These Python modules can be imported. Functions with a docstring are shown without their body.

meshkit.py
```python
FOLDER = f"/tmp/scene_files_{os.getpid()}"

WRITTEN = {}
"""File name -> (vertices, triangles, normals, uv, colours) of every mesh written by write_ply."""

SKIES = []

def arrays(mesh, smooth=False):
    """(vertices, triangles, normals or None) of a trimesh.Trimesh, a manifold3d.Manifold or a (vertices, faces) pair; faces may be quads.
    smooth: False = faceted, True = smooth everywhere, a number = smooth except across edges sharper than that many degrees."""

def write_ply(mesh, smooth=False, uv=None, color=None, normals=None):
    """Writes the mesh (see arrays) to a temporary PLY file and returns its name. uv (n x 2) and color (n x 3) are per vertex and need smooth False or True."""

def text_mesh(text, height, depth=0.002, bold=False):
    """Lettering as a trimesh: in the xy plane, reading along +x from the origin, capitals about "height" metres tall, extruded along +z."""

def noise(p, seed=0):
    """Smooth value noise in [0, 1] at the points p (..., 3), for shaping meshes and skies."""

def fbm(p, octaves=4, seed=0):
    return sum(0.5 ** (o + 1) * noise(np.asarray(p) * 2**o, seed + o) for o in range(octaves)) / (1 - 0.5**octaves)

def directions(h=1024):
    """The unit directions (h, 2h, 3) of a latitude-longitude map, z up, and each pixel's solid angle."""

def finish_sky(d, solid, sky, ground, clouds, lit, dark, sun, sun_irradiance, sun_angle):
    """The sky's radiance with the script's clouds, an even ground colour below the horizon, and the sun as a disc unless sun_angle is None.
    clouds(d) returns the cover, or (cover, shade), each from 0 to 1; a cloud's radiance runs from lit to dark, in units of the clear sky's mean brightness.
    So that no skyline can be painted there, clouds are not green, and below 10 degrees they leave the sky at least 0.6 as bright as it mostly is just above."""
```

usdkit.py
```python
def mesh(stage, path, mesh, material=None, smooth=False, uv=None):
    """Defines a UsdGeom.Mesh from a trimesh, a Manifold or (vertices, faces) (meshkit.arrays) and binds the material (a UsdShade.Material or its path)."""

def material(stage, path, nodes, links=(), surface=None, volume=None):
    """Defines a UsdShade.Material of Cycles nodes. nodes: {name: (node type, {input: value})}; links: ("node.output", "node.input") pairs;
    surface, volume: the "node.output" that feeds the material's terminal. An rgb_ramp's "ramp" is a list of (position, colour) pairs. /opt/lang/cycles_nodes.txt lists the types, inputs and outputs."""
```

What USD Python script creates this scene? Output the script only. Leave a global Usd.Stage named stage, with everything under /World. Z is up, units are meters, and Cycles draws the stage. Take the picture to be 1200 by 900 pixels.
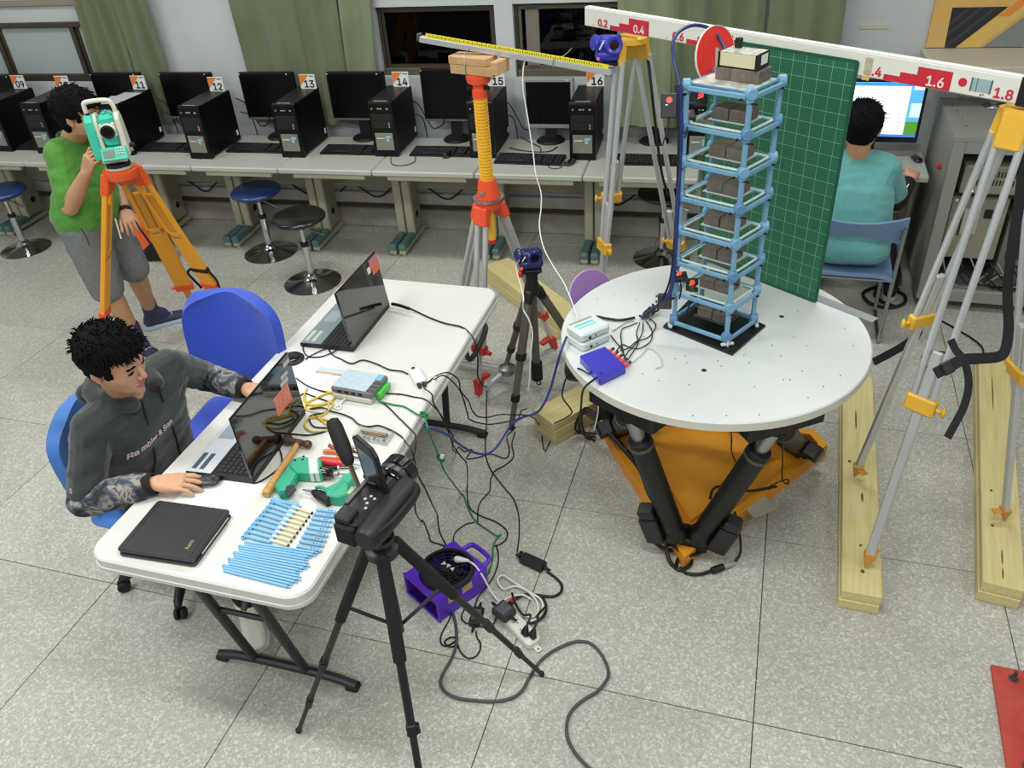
import math, random
import numpy as np, trimesh, manifold3d
from manifold3d import Manifold
from shapely.geometry import Polygon, Point, box as sbox
import shapely.affinity as aff
import usdkit, meshkit
from pxr import Usd, UsdGeom, UsdLux, Gf, Sdf, Vt

random.seed(7)
rng = np.random.default_rng(7)
stage = Usd.Stage.CreateInMemory()
UsdGeom.SetStageUpAxis(stage, "Z")
UsdGeom.SetStageMetersPerUnit(stage, 1.0)
UsdGeom.Xform.Define(stage, "/World")
UsdGeom.Scope.Define(stage, "/World/Looks")

# ---------------------------------------------------------------- camera, light, exposure
CAM_H, CAM_PITCH, CAM_ROLL, CAM_YAW = 2.58, 34.793, -4.4015, -19.1605
EXPOSURE = 0.95
def make_camera():
    th, ro, ya = (math.radians(a) for a in (CAM_PITCH, CAM_ROLL, CAM_YAW))
    fw = np.array([math.sin(ya)*math.cos(th), math.cos(ya)*math.cos(th), -math.sin(th)])
    r0 = np.array([math.cos(ya), -math.sin(ya), 0]); u0 = np.cross(r0, fw)
    r, u = r0*math.cos(ro)+u0*math.sin(ro), u0*math.cos(ro)-r0*math.sin(ro)
    cam = UsdGeom.Camera.Define(stage, "/World/Camera")
    m = Gf.Matrix4d(*r, 0, *u, 0, *(-fw), 0, 0, 0, CAM_H, 1)
    cam.AddTransformOp().Set(m)
    cam.CreateHorizontalApertureAttr(36.0); cam.CreateVerticalApertureAttr(27.0)
    cam.CreateFocalLengthAttr(36.0*968.34/1200)
    cam.CreateClippingRangeAttr((0.05, 100.0))
    cam.CreateExposureAttr(EXPOSURE)
make_camera()

dome = UsdLux.DomeLight.Define(stage, "/World/NightSky")
dome.CreateIntensityAttr(0.02); dome.CreateColorAttr(Gf.Vec3f(0.5, 0.6, 1.0))
CEIL = 3.6
# rows of fluorescent ceiling fittings (the tubes' light; the fittings are built with the ceiling)
LAMPS = [(x, y) for y in (-1.2, 1.3, 3.7) for x in (-5.2, -2.6, 0.0, 2.6)]
LAMP_POWER = {-1.2: 19.0, 1.3: 20.0, 3.7: 14.0}
LAMP_SHARE = {-5.2: 0.72, -2.6: 1.05, 0.0: 1.0, 2.6: 0.35}
for i, (x, y) in enumerate(LAMPS):
    l = UsdLux.RectLight.Define(stage, f"/World/CeilingTubes_{i:02d}")
    l.CreateWidthAttr(1.2); l.CreateHeightAttr(0.3); l.CreateIntensityAttr(LAMP_POWER[y]*LAMP_SHARE[x]); l.CreateColorAttr(Gf.Vec3f(0.985, 1.0, 0.955))
    l.AddTranslateOp().Set((x, y, CEIL-0.11))

# ---------------------------------------------------------------- helpers
def lin(c):
    c = np.asarray(c, float)/255.0
    return tuple(np.where(c <= 0.04045, c/12.92, ((c+0.055)/1.055)**2.4))

LOOKS = {}
def mat(name, c, rough=0.5, metal=0.0, c2=None, scale=20.0, bump=0.0, coat=0.0, stretch=None, detail=3.0, emit=0.0, trans=0.0, rnd=0.0, spec=None, sheen=0.0):
    """A principled material; c2: a second colour mixed in by noise."""
    if name in LOOKS: return LOOKS[name]
    p = {"base_color": lin(c), "roughness": rough, "metallic": metal}
    if coat: p |= {"coat_weight": coat, "coat_roughness": 0.08}
    if emit: p |= {"emission_color": lin(c), "emission_strength": emit}
    if trans: p |= {"transmission_weight": trans, "ior": 1.45}
    if spec is not None: p["specular_ior_level"] = spec
    if sheen: p |= {"sheen_weight": sheen, "sheen_roughness": 0.5}
    nodes, links = {"p": ("principled_bsdf", p)}, []
    if c2 is not None or bump:
        nodes["tc"] = ("texture_coordinate", {})
        nodes["mp"] = ("mapping", {"scale": stretch or (1, 1, 1)})
        nodes["n"] = ("noise_texture", {"scale": scale, "detail": detail, "roughness": 0.6})
        links += [("tc.object", "mp.vector"), ("mp.vector", "n.vector")]
    if c2 is not None:
        nodes["r"] = ("rgb_ramp", {"ramp": [(0.3, lin(c)), (0.7, lin(c2))]})
        links += [("n.fac", "r.fac"), ("r.color", "p.base_color")]
    if bump:
        nodes["b"] = ("bump", {"strength": bump, "distance": 0.002})
        links += [("n.fac", "b.height"), ("b.normal", "p.normal")]
    if rnd:
        nodes["oi"] = ("object_info", {})
        nodes["mr"] = ("map_range", {"value": 0.0, "from_min": 0.0, "from_max": 1.0, "to_min": 1-rnd, "to_max": 1+rnd})
        nodes["hv"] = ("hsv", {"color": lin(c)})
        links += [("oi.random", "mr.value"), ("mr.result", "hv.value"), ("hv.color", "p.base_color")]
        if c2 is not None:
            links = [l for l in links if l != ("r.color", "p.base_color")] + [("r.color", "hv.color")]
    LOOKS[name] = usdkit.material(stage, "/World/Looks/"+name, nodes, links, surface="p.BSDF")
    return LOOKS[name]

def custom(name, nodes, links, surface):
    LOOKS[name] = usdkit.material(stage, "/World/Looks/"+name, nodes, links, surface=surface)
    return LOOKS[name]

USED = {}
def fresh(parent, name):
    k = (parent, name)
    n = USED.get(k, -1)+1
    USED[k] = n
    return f"{parent}/{name}" if n == 0 else f"{parent}/{name}_{n:03d}"

class Thing:
    def __init__(self, name, label=None, cat=None, loc=(0, 0, 0), rz=0.0, group=None, kind=None):
        self.loc, self.rz = np.asarray(loc, float), float(rz)
        self.path = fresh("/World", name); self.name = name; self.meta = dict(label=label, category=cat, group=group, kind=kind)
        x = UsdGeom.Xform.Define(stage, self.path)
        x.AddTranslateOp().Set(tuple(map(float, loc)))
        if rz: x.AddRotateZOp().Set(float(rz))
        tag(x.GetPrim(), label, cat, group, kind)
    def to_local(self, v):
        a = math.radians(-self.rz); v = np.asarray(v, float)-self.loc
        return np.stack([v[:, 0]*math.cos(a)-v[:, 1]*math.sin(a), v[:, 0]*math.sin(a)+v[:, 1]*math.cos(a), v[:, 2]], 1)
    def part(self, name, mesh, m, smooth=30, label=None, kind=None, under=None, local=False):
        path = fresh(under.path if under else self.path, name)
        v, f = va(mesh)
        if not local: v = self.to_local(v)
        usdkit.mesh(stage, path, trimesh.Trimesh(v, f, process=False), m, smooth=smooth)
        if label or kind: tag(stage.GetPrimAtPath(path), label, None, None, kind)
        return Part(self, path)
class Part:
    def __init__(self, t, path): self.t, self.path = t, path
    def part(self, name, mesh, m, **k): return self.t.part(name, mesh, m, under=self, **k)

def tag(p, label=None, cat=None, group=None, kind=None):
    for k, v in (("label", label), ("category", cat), ("group", group), ("kind", kind)):
        if v: p.SetCustomDataByKey(k, v)

def single(name, mesh, m, label, cat, group=None, kind=None, loc=None, smooth=30):
    """A thing that is one mesh."""
    path = fresh("/World", name)
    v, f = va(mesh)
    loc = np.array([*(v[:, :2].min(0)+v[:, :2].max(0))/2, v[:, 2].min()]) if loc is None else np.asarray(loc, float)
    g = usdkit.mesh(stage, path, trimesh.Trimesh(v-loc, f, process=False), m, smooth=smooth)
    UsdGeom.Xformable(g).AddTranslateOp().Set(tuple(map(float, loc)))
    tag(g.GetPrim(), label, cat, group, kind)
    return g

def dup(t, loc, rz=0.0, label=None, group=None, tilt=None):
    path = fresh("/World", t.name)
    x = UsdGeom.Xform.Define(stage, path)
    x.GetPrim().GetReferences().AddInternalReference(t.path)
    x.ClearXformOpOrder()
    for a in list(x.GetPrim().GetAuthoredAttributes()): pass
    x.AddTransformOp(opSuffix="place").Set(Gf.Matrix4d().SetRotate(Gf.Rotation(Gf.Vec3d(0, 0, 1), float(rz))) * Gf.Matrix4d().SetTranslate(Gf.Vec3d(*map(float, loc))))
    x.GetPrim().SetInstanceable(True)
    tag(x.GetPrim(), label or t.meta["label"], t.meta["category"], group or t.meta["group"])
    return x

def va(m):
    if isinstance(m, (list, tuple)) and not (len(m) == 2 and isinstance(m[0], np.ndarray)): m = join(m)
    v, f, _ = meshkit.arrays(m)
    return v, f
def join(ms):
    vs, fs, n = [], [], 0
    for m in ms:
        v, f = va(m); vs.append(v); fs.append(f+n); n += len(v)
    return trimesh.Trimesh(np.vstack(vs), np.vstack(fs), process=False)

def rotm(rx=0, ry=0, rz=0):
    rx, ry, rz = map(math.radians, (rx, ry, rz))
    X = np.array([[1, 0, 0], [0, math.cos(rx), -math.sin(rx)], [0, math.sin(rx), math.cos(rx)]])
    Y = np.array([[math.cos(ry), 0, math.sin(ry)], [0, 1, 0], [-math.sin(ry), 0, math.cos(ry)]])
    Z = np.array([[math.cos(rz), -math.sin(rz), 0], [math.sin(rz), math.cos(rz), 0], [0, 0, 1]])
    return Z@Y@X
def tr(m, loc=(0, 0, 0), rot=(0, 0, 0), R=None, s=1.0):
    v, f = va(m)
    return trimesh.Trimesh((v*s)@(rotm(*rot) if R is None else R).T+np.asarray(loc, float), f, process=False)
def unit(a):
    a = np.asarray(a, float); return a/max(np.linalg.norm(a), 1e-12)
def frame(z, up=(0, 0, 1)):
    """Rotation whose z axis is z and whose y axis is as near up as can be."""
    z = unit(z); up = np.asarray(up, float)
    if abs(z@unit(up)) > 0.98: up = np.array([0, 1.0, 0]) if abs(z[1]) < 0.9 else np.array([1.0, 0, 0])
    x = unit(np.cross(up, z)); y = np.cross(z, x)
    return np.stack([x, y, z], 1)

BOXQ = None
def bx(sx, sy, sz, c=(0, 0, 0), b=0.003):
    """A box centred at c with chamfered edges."""
    h = np.array([sx, sy, sz])/2; b = min(b, h.min()*0.49)
    pts = []
    for s in np.ndindex(2, 2, 2):
        s = np.array(s)*2-1
        for k in range(3):
            p = s*h; q = p-s*b; q[k] = p[k]; pts.append(q)
    pts = np.array(pts)
    global BOXQ
    if BOXQ is None:
        BOXQ = trimesh.convex.convex_hull(pts*1.0) if False else None
        d = np.array([1.0, 1.0, 1.0])
        ref = []
        for s in np.ndindex(2, 2, 2):
            s = np.array(s)*2-1
            for k in range(3):
                p = s*1.0; q = p-s*0.2; q[k] = p[k]; ref.append(q)
        hull = trimesh.convex.convex_hull(np.array(ref))
        idx = np.array([np.argmin(((np.array(ref)-v)**2).sum(1)) for v in hull.vertices])
        BOXQ = idx[hull.faces]
    return trimesh.Trimesh(pts+np.asarray(c, float), BOXQ, process=False)
def blk(x0, x1, y0, y1, z0, z1, b=0.003):
    return bx(x1-x0, y1-y0, z1-z0, ((x0+x1)/2, (y0+y1)/2, (z0+z1)/2), b)
def bar(a, b, w, h, up=(0, 0, 1), ch=0.002, ext=0.0):
    """A rectangular bar from a to b: w wide sideways, h along up."""
    a, b = np.asarray(a, float), np.asarray(b, float)
    L = np.linalg.norm(b-a)
    return tr(bx(w, h, L+2*ext, b=ch), (a+b)/2, R=frame(b-a, up))
def cyl(a, b, r, r2=None, n=16, ch=0.0):
    a, b = np.asarray(a, float), np.asarray(b, float); r2 = r if r2 is None else r2
    L = np.linalg.norm(b-a)
    prof = [(r, 0), (r2, L)] if not ch else [(r-ch, 0), (r, ch), (r2, L-ch), (r2-ch, L)]
    return tr(lathe(prof, n), a, R=frame(b-a))
def lathe(prof, n=24, cap=True):
    """A closed solid turned about z from (radius, height) pairs."""
    prof = [(max(r, 0.0), z) for r, z in prof]
    v, f, rings = [], [], []
    for r, z in prof:
        if r < 1e-7: rings.append([len(v)]); v.append((0, 0, z))
        else:
            rings.append(list(range(len(v), len(v)+n)))
            v += [(r*math.cos(2*math.pi*k/n), r*math.sin(2*math.pi*k/n), z) for k in range(n)]
    for A, B in zip(rings, rings[1:]):
        for k in range(n):
            a0, a1, b0, b1 = A[k % len(A)], A[(k+1) % len(A)], B[k % len(B)], B[(k+1) % len(B)]
            if len(A) > 1: f.append((a0, a1, b1) if len(B) > 1 else (a0, a1, b0))
            if len(B) > 1: f.append((a0, b1, b0))
    if cap:
        for ring, flip in ((rings[0], True), (rings[-1], False)):
            if len(ring) > 1:
                c = len(v); v.append((0, 0, v[ring[0]][2]))
                for k in range(n):
                    a, b = ring[k], ring[(k+1) % n]
                    f.append((c, b, a) if flip else (c, a, b))
    return trimesh.Trimesh(np.array(v), np.array(f), process=False)
def spline(pts, k=8, closed=False):
    p = np.asarray(pts, float)
    if len(p) < 3 and not closed: return np.array([p[0]+(p[1]-p[0])*t for t in np.linspace(0, 1, k+1)])
    q = np.vstack([p[-1], p, p[0], p[1]]) if closed else np.vstack([2*p[0]-p[1], p, 2*p[-1]-p[-2]])
    out = []
    for i in range(1, len(q)-2):
        a, b, c, d = q[i-1:i+3]
        for t in np.linspace(0, 1, k, endpoint=False):
            out.append(0.5*((2*b)+(c-a)*t+(2*a-5*b+4*c-d)*t*t+(3*b-a-3*c+d)*t**3))
    if not closed: out.append(p[-1])
    return np.array(out)
def tube(pts, r, n=6, closed=False):
    """A round wire along pts; r: a radius or one for each point."""
    p = np.asarray(pts, float); N = len(p)
    r = np.broadcast_to(np.asarray(r, float), (N,))
    t = np.roll(p, -1, 0)-np.roll(p, 1, 0) if closed else np.gradient(p, axis=0)
    t /= np.maximum(np.linalg.norm(t, axis=1, keepdims=True), 1e-9)
    x = np.cross(t[0], (0, 0, 1) if abs(t[0][2]) < 0.9 else (1, 0, 0)); x = unit(x)
    V = []
    ang = np.arange(n)*2*math.pi/n
    for i in range(N):
        x = unit(x-t[i]*(x@t[i])); y = np.cross(t[i], x)
        V.append(p[i]+r[i]*(np.cos(ang)[:, None]*x+np.sin(ang)[:, None]*y))
    V = np.vstack(V); f = []
    M = N if closed else N-1
    for i in range(M):
        for k in range(n):
            a, b = i*n+k, i*n+(k+1) % n; c, d = ((i+1) % N)*n+k, ((i+1) % N)*n+(k+1) % n
            f += [(a, b, d), (a, d, c)]
    if not closed:
        c0 = len(V); V = np.vstack([V, p[0], p[-1]])
        for k in range(n):
            f.append((c0, (k+1) % n, k)); f.append((c0+1, (N-1)*n+k, (N-1)*n+(k+1) % n))
    return trimesh.Trimesh(V, np.array(f), process=False)
def wire(pts, r, n=6, k=8): return tube(spline(pts, k), r, n)
def ext(poly, h, loc=(0, 0, 0), R=None, b=0.0):
    """A shapely polygon (or points) extruded along z by h; b: a chamfer at both ends."""
    if not isinstance(poly, Polygon) and not hasattr(poly, "geoms"): poly = Polygon(poly)
    if b:
        cs = lambda q: manifold3d.CrossSection([np.array(q.exterior.coords)[:-1]]+[np.array(i.coords)[:-1] for i in q.interiors], manifold3d.FillRule.EvenOdd)
        inn = poly.buffer(-b)
        m = trimesh.util.concatenate([trimesh.creation.extrude_polygon(poly, h-2*b, engine="earcut")])
        m.apply_translation((0, 0, b))
        o = np.array(poly.exterior.coords)[:-1]
        if inn.geom_type == "Polygon" and not poly.interiors:
            hull = []
            top = trimesh.creation.extrude_polygon(inn, h, engine="earcut")
            m = trimesh.util.concatenate([m, top]) if poly.convex_hull.area > poly.area*1.02 else trimesh.convex.convex_hull(np.vstack([m.vertices, top.vertices]))
    else:
        gs = getattr(poly, "geoms", [poly])
        m = trimesh.util.concatenate([trimesh.creation.extrude_polygon(g, h, engine="earcut") for g in gs])
    return tr(m, loc, R=np.eye(3) if R is None else R)
def rrect(w, h, r, n=6): return sbox(-w/2+r, -h/2+r, w/2-r, h/2-r).buffer(r, quad_segs=n)
def hull(pts): return trimesh.convex.convex_hull(np.asarray(pts, float))
def ball(c, r, sub=2, s=(1, 1, 1)):
    m = trimesh.creation.icosphere(sub, 1.0)
    return trimesh.Trimesh(np.array(m.vertices)*r*np.asarray(s)+np.asarray(c, float), m.faces, process=False)
def text(s, h, loc, x, y, depth=0.0008, bold=True, mirror=False):
    """Raised lettering whose writing direction is x and whose upward direction is y, centred at loc."""
    m = meshkit.text_mesh(s, h, depth, bold)
    v, f = va(m); v = v-np.array([*((v.min(0)+v.max(0))/2)[:2], 0])
    x, y = unit(x), unit(y); z = np.cross(x, y)
    return trimesh.Trimesh(v@np.stack([x, y, z]) + np.asarray(loc, float), f, process=False)
def quad(p, t):
    """A flat four-cornered plate p (in order) with thickness t against its normal."""
    p = np.asarray(p, float); n = unit(np.cross(p[1]-p[0], p[2]-p[1]))
    v = np.vstack([p, p-n*t])
    f = [(0, 1, 2), (0, 2, 3), (4, 6, 5), (4, 7, 6)]+[g for i in range(4) for g in ((i, i+4, (i+1) % 4+4), (i, (i+1) % 4+4, (i+1) % 4))]
    return trimesh.Trimesh(v, np.array(f), process=False)
def organic(bones, edge=0.02, it=10, extra=()):
    """One smooth continuous surface round the bones: [(p, rp, q, rq), ...] or point lists with radii."""
    def sph(p, r):
        r = np.broadcast_to(np.asarray(r, float), (3,))
        return Manifold.sphere(1.0, 16).scale(tuple(map(float, r))).translate(tuple(map(float, p)))
    ms = []
    for b in bones:
        it_ = iter(b); pr = list(zip(it_, it_))
        ms.append(Manifold.batch_hull([sph(p, r) for p, r in pr]) if len(pr) > 1 else sph(*pr[0]))
    ms += list(extra)
    m = Manifold.batch_boolean(ms, manifold3d.OpType.Add).refine_to_length(edge)
    g = m.to_mesh(); t = trimesh.Trimesh(np.array(g.vert_properties[:, :3]), np.array(g.tri_verts), process=True)
    trimesh.smoothing.filter_taubin(t, lamb=0.5, nu=0.52, iterations=it)
    return t

WA = 3.35
WU = np.array([math.cos(math.radians(WA)), math.sin(math.radians(WA)), 0]); WN = np.array([-WU[1], WU[0], 0])
def wl(u, v, z): return u*WU+v*WN+np.array([0, 0, z])

# ---------------------------------------------------------------- common materials
BLACK = mat("black_plastic", (22, 22, 24), 0.45)
BLACKM = mat("black_matte", (18, 18, 19), 0.75)
BLACKG = mat("black_gloss", (12, 12, 14), 0.12, coat=0.5)
RUBBER = mat("black_rubber", (20, 20, 21), 0.7)
CHROME = mat("chrome", (205, 207, 210), 0.12, 1.0)
STEEL = mat("steel", (170, 172, 174), 0.32, 1.0)
ALU = mat("aluminium", (206, 209, 212), 0.38, 0.55)
WHITE = mat("white_plastic", (228, 229, 227), 0.4)
PAPER = mat("paper", (232, 236, 240), 0.8)

# ================================================================ the setting
def terrazzo():
    n = {"g": ("geometry", {}), "v": ("voronoi_texture", {"scale": 130.0, "randomness": 1.0}), "v2": ("voronoi_texture", {"scale": 280.0, "randomness": 1.0}),
         "sc": ("separate_color", {}), "sc2": ("separate_color", {}),
         "r": ("rgb_ramp", {"ramp": [(0.0, lin((160, 158, 150))), (0.35, lin((180, 178, 170))), (0.72, lin((186, 185, 177))), (0.86, lin((214, 213, 206))), (1.0, lin((226, 225, 219)))]}),
         "r2": ("rgb_ramp", {"ramp": [(0.0, lin((154, 152, 144))), (0.6, lin((184, 183, 175))), (1.0, lin((208, 207, 200)))]}),
         "mx": ("mix_color", {"fac": 0.42}),
         "ns": ("noise_texture", {"scale": 1.3, "detail": 5.0, "roughness": 0.65}), "rs": ("rgb_ramp", {"ramp": [(0.3, (0.84, 0.84, 0.825)), (0.55, (0.95, 0.95, 0.945)), (0.75, (1.0, 1.0, 0.99))]}),
         "m2": ("mix_color", {"blend_type": "multiply", "fac": 1.0}),
         "sp": ("noise_texture", {"scale": 9.0, "detail": 4.0, "roughness": 0.75}), "rsp": ("rgb_ramp", {"ramp": [(0.0, (0.3, 0.29, 0.27)), (0.25, (0.4, 0.38, 0.36)), (0.3, (1, 1, 1))]}),
         "m3": ("mix_color", {"blend_type": "multiply", "fac": 0.8}),
         "oi": ("object_info", {}), "mr": ("map_range", {"from_min": 0.0, "from_max": 1.0, "to_min": 0.95, "to_max": 1.05}), "hv": ("hsv", {}),
         "p": ("principled_bsdf", {"roughness": 0.42, "specular_ior_level": 0.35})}
    l = [("g.position", "v.vector"), ("g.position", "v2.vector"), ("v.color", "sc.color"), ("v2.color", "sc2.color"), ("sc.r", "r.fac"), ("sc2.g", "r2.fac"),
         ("r.color", "mx.a"), ("r2.color", "mx.b"), ("g.position", "ns.vector"), ("ns.fac", "rs.fac"), ("mx.result", "m2.a"), ("rs.color", "m2.b"),
         ("g.position", "sp.vector"), ("sp.fac", "rsp.fac"), ("m2.result", "m3.a"), ("rsp.color", "m3.b"), ("oi.random", "mr.value"), ("mr.result", "hv.value"), ("m3.result", "hv.color"), ("hv.color", "p.base_color")]
    return custom("terrazzo", n, l, "p.BSDF")
TERRAZZO = terrazzo()
GROUT = mat("grout", (72, 70, 64), 0.9)
PLASTER = mat("white_plaster", (198, 204, 206), 0.85, c2=(190, 196, 198), scale=2.5, bump=0.05)
CONCRETE = mat("painted_concrete", (176, 174, 164), 0.85, c2=(150, 147, 138), scale=6, bump=0.3)
DARKFRAME = mat("dark_frame", (74, 67, 58), 0.45, 0.3)
OLIVEFRAME = mat("olive_frame", (104, 100, 84), 0.45, 0.3)
FROST = mat("frosted_pane", (170, 180, 182), 0.25, spec=0.4)

fl = Thing("floor", "pale grey terrazzo tile floor with thin dark joints", kind="structure")
fl.part("grout_bed", blk(-7.6, 3.6, -3.2, 6.0, -0.06, -0.0035), GROUT)
TX, TY, TS = -1.5925, 1.7553, 0.875
for i in range(-7, 6):
    for j in range(-2, 5):
        x, y = TX+i*TS, TY+j*TS
        if x > 3.4 or x+TS < -7.4: continue
        fl.part("tile", blk(x+0.0017, x+TS-0.0017, y+0.0017, y+TS-0.0017, -0.03, 0.0, 0.001), TERRAZZO, smooth=False)

# back wall in its own frame: u along it, v into it
def wall_thing(name, label=None, cat=None, kind=None, group=None): return Thing(name, label, cat, (0, 0, 0), WA, group, kind)
def ux(poly, v0, v1):
    """A shape in (u, z) extruded from v0 to v1."""
    m = ext(poly, v1-v0)
    v, f = va(m); return trimesh.Trimesh(np.stack([v[:, 0], v[:, 2]+v0, v[:, 1]], 1), f[:, ::-1], process=False)
V0 = 5.55
openings = [(-6.4, -4.60, 1.075, 1.80), (-2.325, -1.500, 1.112, 1.553), (-1.378, -0.45, 1.10, 1.556)]
wp = sbox(-8.2, 0, 4.6, 3.7)
for a, b, c, d in openings: wp = wp.difference(sbox(a, c, b, d))
wb = wall_thing("wall_back", "white plaster wall behind the row of computers", kind="structure")
wb.part("plaster_face", ux(wp, V0, V0+0.16), PLASTER, local=True, smooth=False)
# step along the foot of the wall
pl = wall_thing("trim_1", "low concrete plinth along the foot of the back wall", kind="structure")
pl.part("plinth", blk(-8, 4, 5.49, V0, 0, 0.15, 0.008), CONCRETE, local=True)
pl.part("dark_groove", blk(-8, 4, 5.525, V0, 0.15, 0.19, 0.001), mat("groove", (84, 78, 70), 0.9), local=True)
pl.part("ledge", blk(-8, 4, 5.50, V0, 0.19, 0.275, 0.006), mat("pale_ledge", (196, 194, 188), 0.8, c2=(170, 166, 158), scale=8), local=True)

def rect_frame(t, name, a, b, c, d, w, v0, v1, m, under=None):
    return t.part(name, ux(sbox(a, c, b, d).difference(sbox(a+w, c+w, b-w, d-w)), v0, v1), m, local=True, smooth=False, under=under)
NIGHTGLASS = custom("night_glass", {"t": ("transparent_bsdf", {"color": (0.35, 0.37, 0.38)}), "g": ("glossy_bsdf", {"color": (0.35, 0.36, 0.37), "roughness": 0.02}), "f": ("fresnel", {"IOR": 1.5}), "m": ("mix_closure", {})},
                    [("f.fac", "m.fac"), ("t.BSDF", "m.closure1"), ("g.BSDF", "m.closure2")], "m.closure")
w = wall_thing("window_1", "wide window with pale frosted panes and a brown frame", kind="structure")
for (a, b) in ((-6.4, -5.43), (-5.43, -4.735), (-4.735, -4.60)):
    f = w.part("pane", blk(a+0.01, b-0.01, 5.595, 5.601, 1.12, 1.475, 0.001), FROST, local=True)
w.part("frame", [blk(-6.4, -4.6, 5.56, 5.63, 1.075, 1.125, 0.004), blk(-6.4, -4.6, 5.56, 5.63, 1.462, 1.495, 0.004)], DARKFRAME, local=True)
for u in (-5.43, -4.745):
    w.part("mullion", [blk(u-0.018, u+0.018, 5.565, 5.62, 1.12, 1.47, 0.003), blk(u+0.02, u+0.045, 5.585, 5.61, 1.12, 1.47, 0.003)], DARKFRAME, local=True)
w.part("transom_panel", blk(-6.4, -4.6, 5.585, 5.60, 1.495, 1.61, 0.002), mat("pale_panel", (196, 202, 204), 0.4), local=True)
w.part("upper_rail", blk(-6.4, -4.6, 5.56, 5.62, 1.61, 1.645, 0.004), mat("pinkish_rail", (150, 138, 128), 0.5), local=True)
w.part("upper_pane", blk(-6.4, -4.6, 5.595, 5.601, 1.645, 1.80, 0.001), FROST, local=True)
for k, (a, b, c, d) in enumerate(openings[1:]):
    w = wall_thing(f"window_{k+2}", ("dark night window behind computers fourteen and fifteen with a brown metal frame", "dark night window above the silver monitor, left of the long curtain")[k], kind="structure")
    rect_frame(w, "frame", a, b, c, d, 0.022, 5.59, 5.66, DARKFRAME)
    w.part("bottom_rail", blk(a+0.005, b-0.005, 5.57, 5.65, c, c+0.045, 0.004), OLIVEFRAME, local=True)
    rect_frame(w, "sash", a+0.025, b-0.025, c+0.045, d-0.022, 0.02, 5.60, 5.63, OLIVEFRAME if k else DARKFRAME)
    w.part("pane", blk(a+0.045, b-0.045, 5.612, 5.617, c+0.06, d-0.04, 0.001), NIGHTGLASS, local=True)
    if k: w.part("sash_stile", blk(a+0.07, a+0.16, 5.60, 5.63, c+0.045, d-0.025, 0.004), mat("grey_stile", (120, 116, 104), 0.5), local=True)
# what is out there at night
single("wall_night", [blk(-8, 5, 7.6, 7.7, 0, 4)], mat("night_facade", (20, 20, 24), 0.9), "unlit facade across the dark yard outside", None, kind="structure")

# side and rear walls, ceiling with its fluorescent fittings (they light the room; out of the frame)
single("wall_left", blk(-7.7, -7.55, -3.3, 6.2, 0, 3.7, 0.005), PLASTER, "white plaster wall at the left end of the room", None, kind="structure")
single("wall_right", blk(3.5, 3.65, -3.3, 6.2, 0, 3.7, 0.005), PLASTER, "white plaster wall at the right end of the room", None, kind="structure")
single("wall_front", blk(-7.7, 3.65, -3.35, -3.2, 0, 3.7, 0.005), PLASTER, "white plaster wall behind the viewer", None, kind="structure")
single("ceiling", blk(-7.7, 3.65, -3.35, 6.2, CEIL, CEIL+0.1, 0.005), mat("ceiling_white", (222, 222, 218), 0.9), "white ceiling over the room", None, kind="structure")

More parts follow.
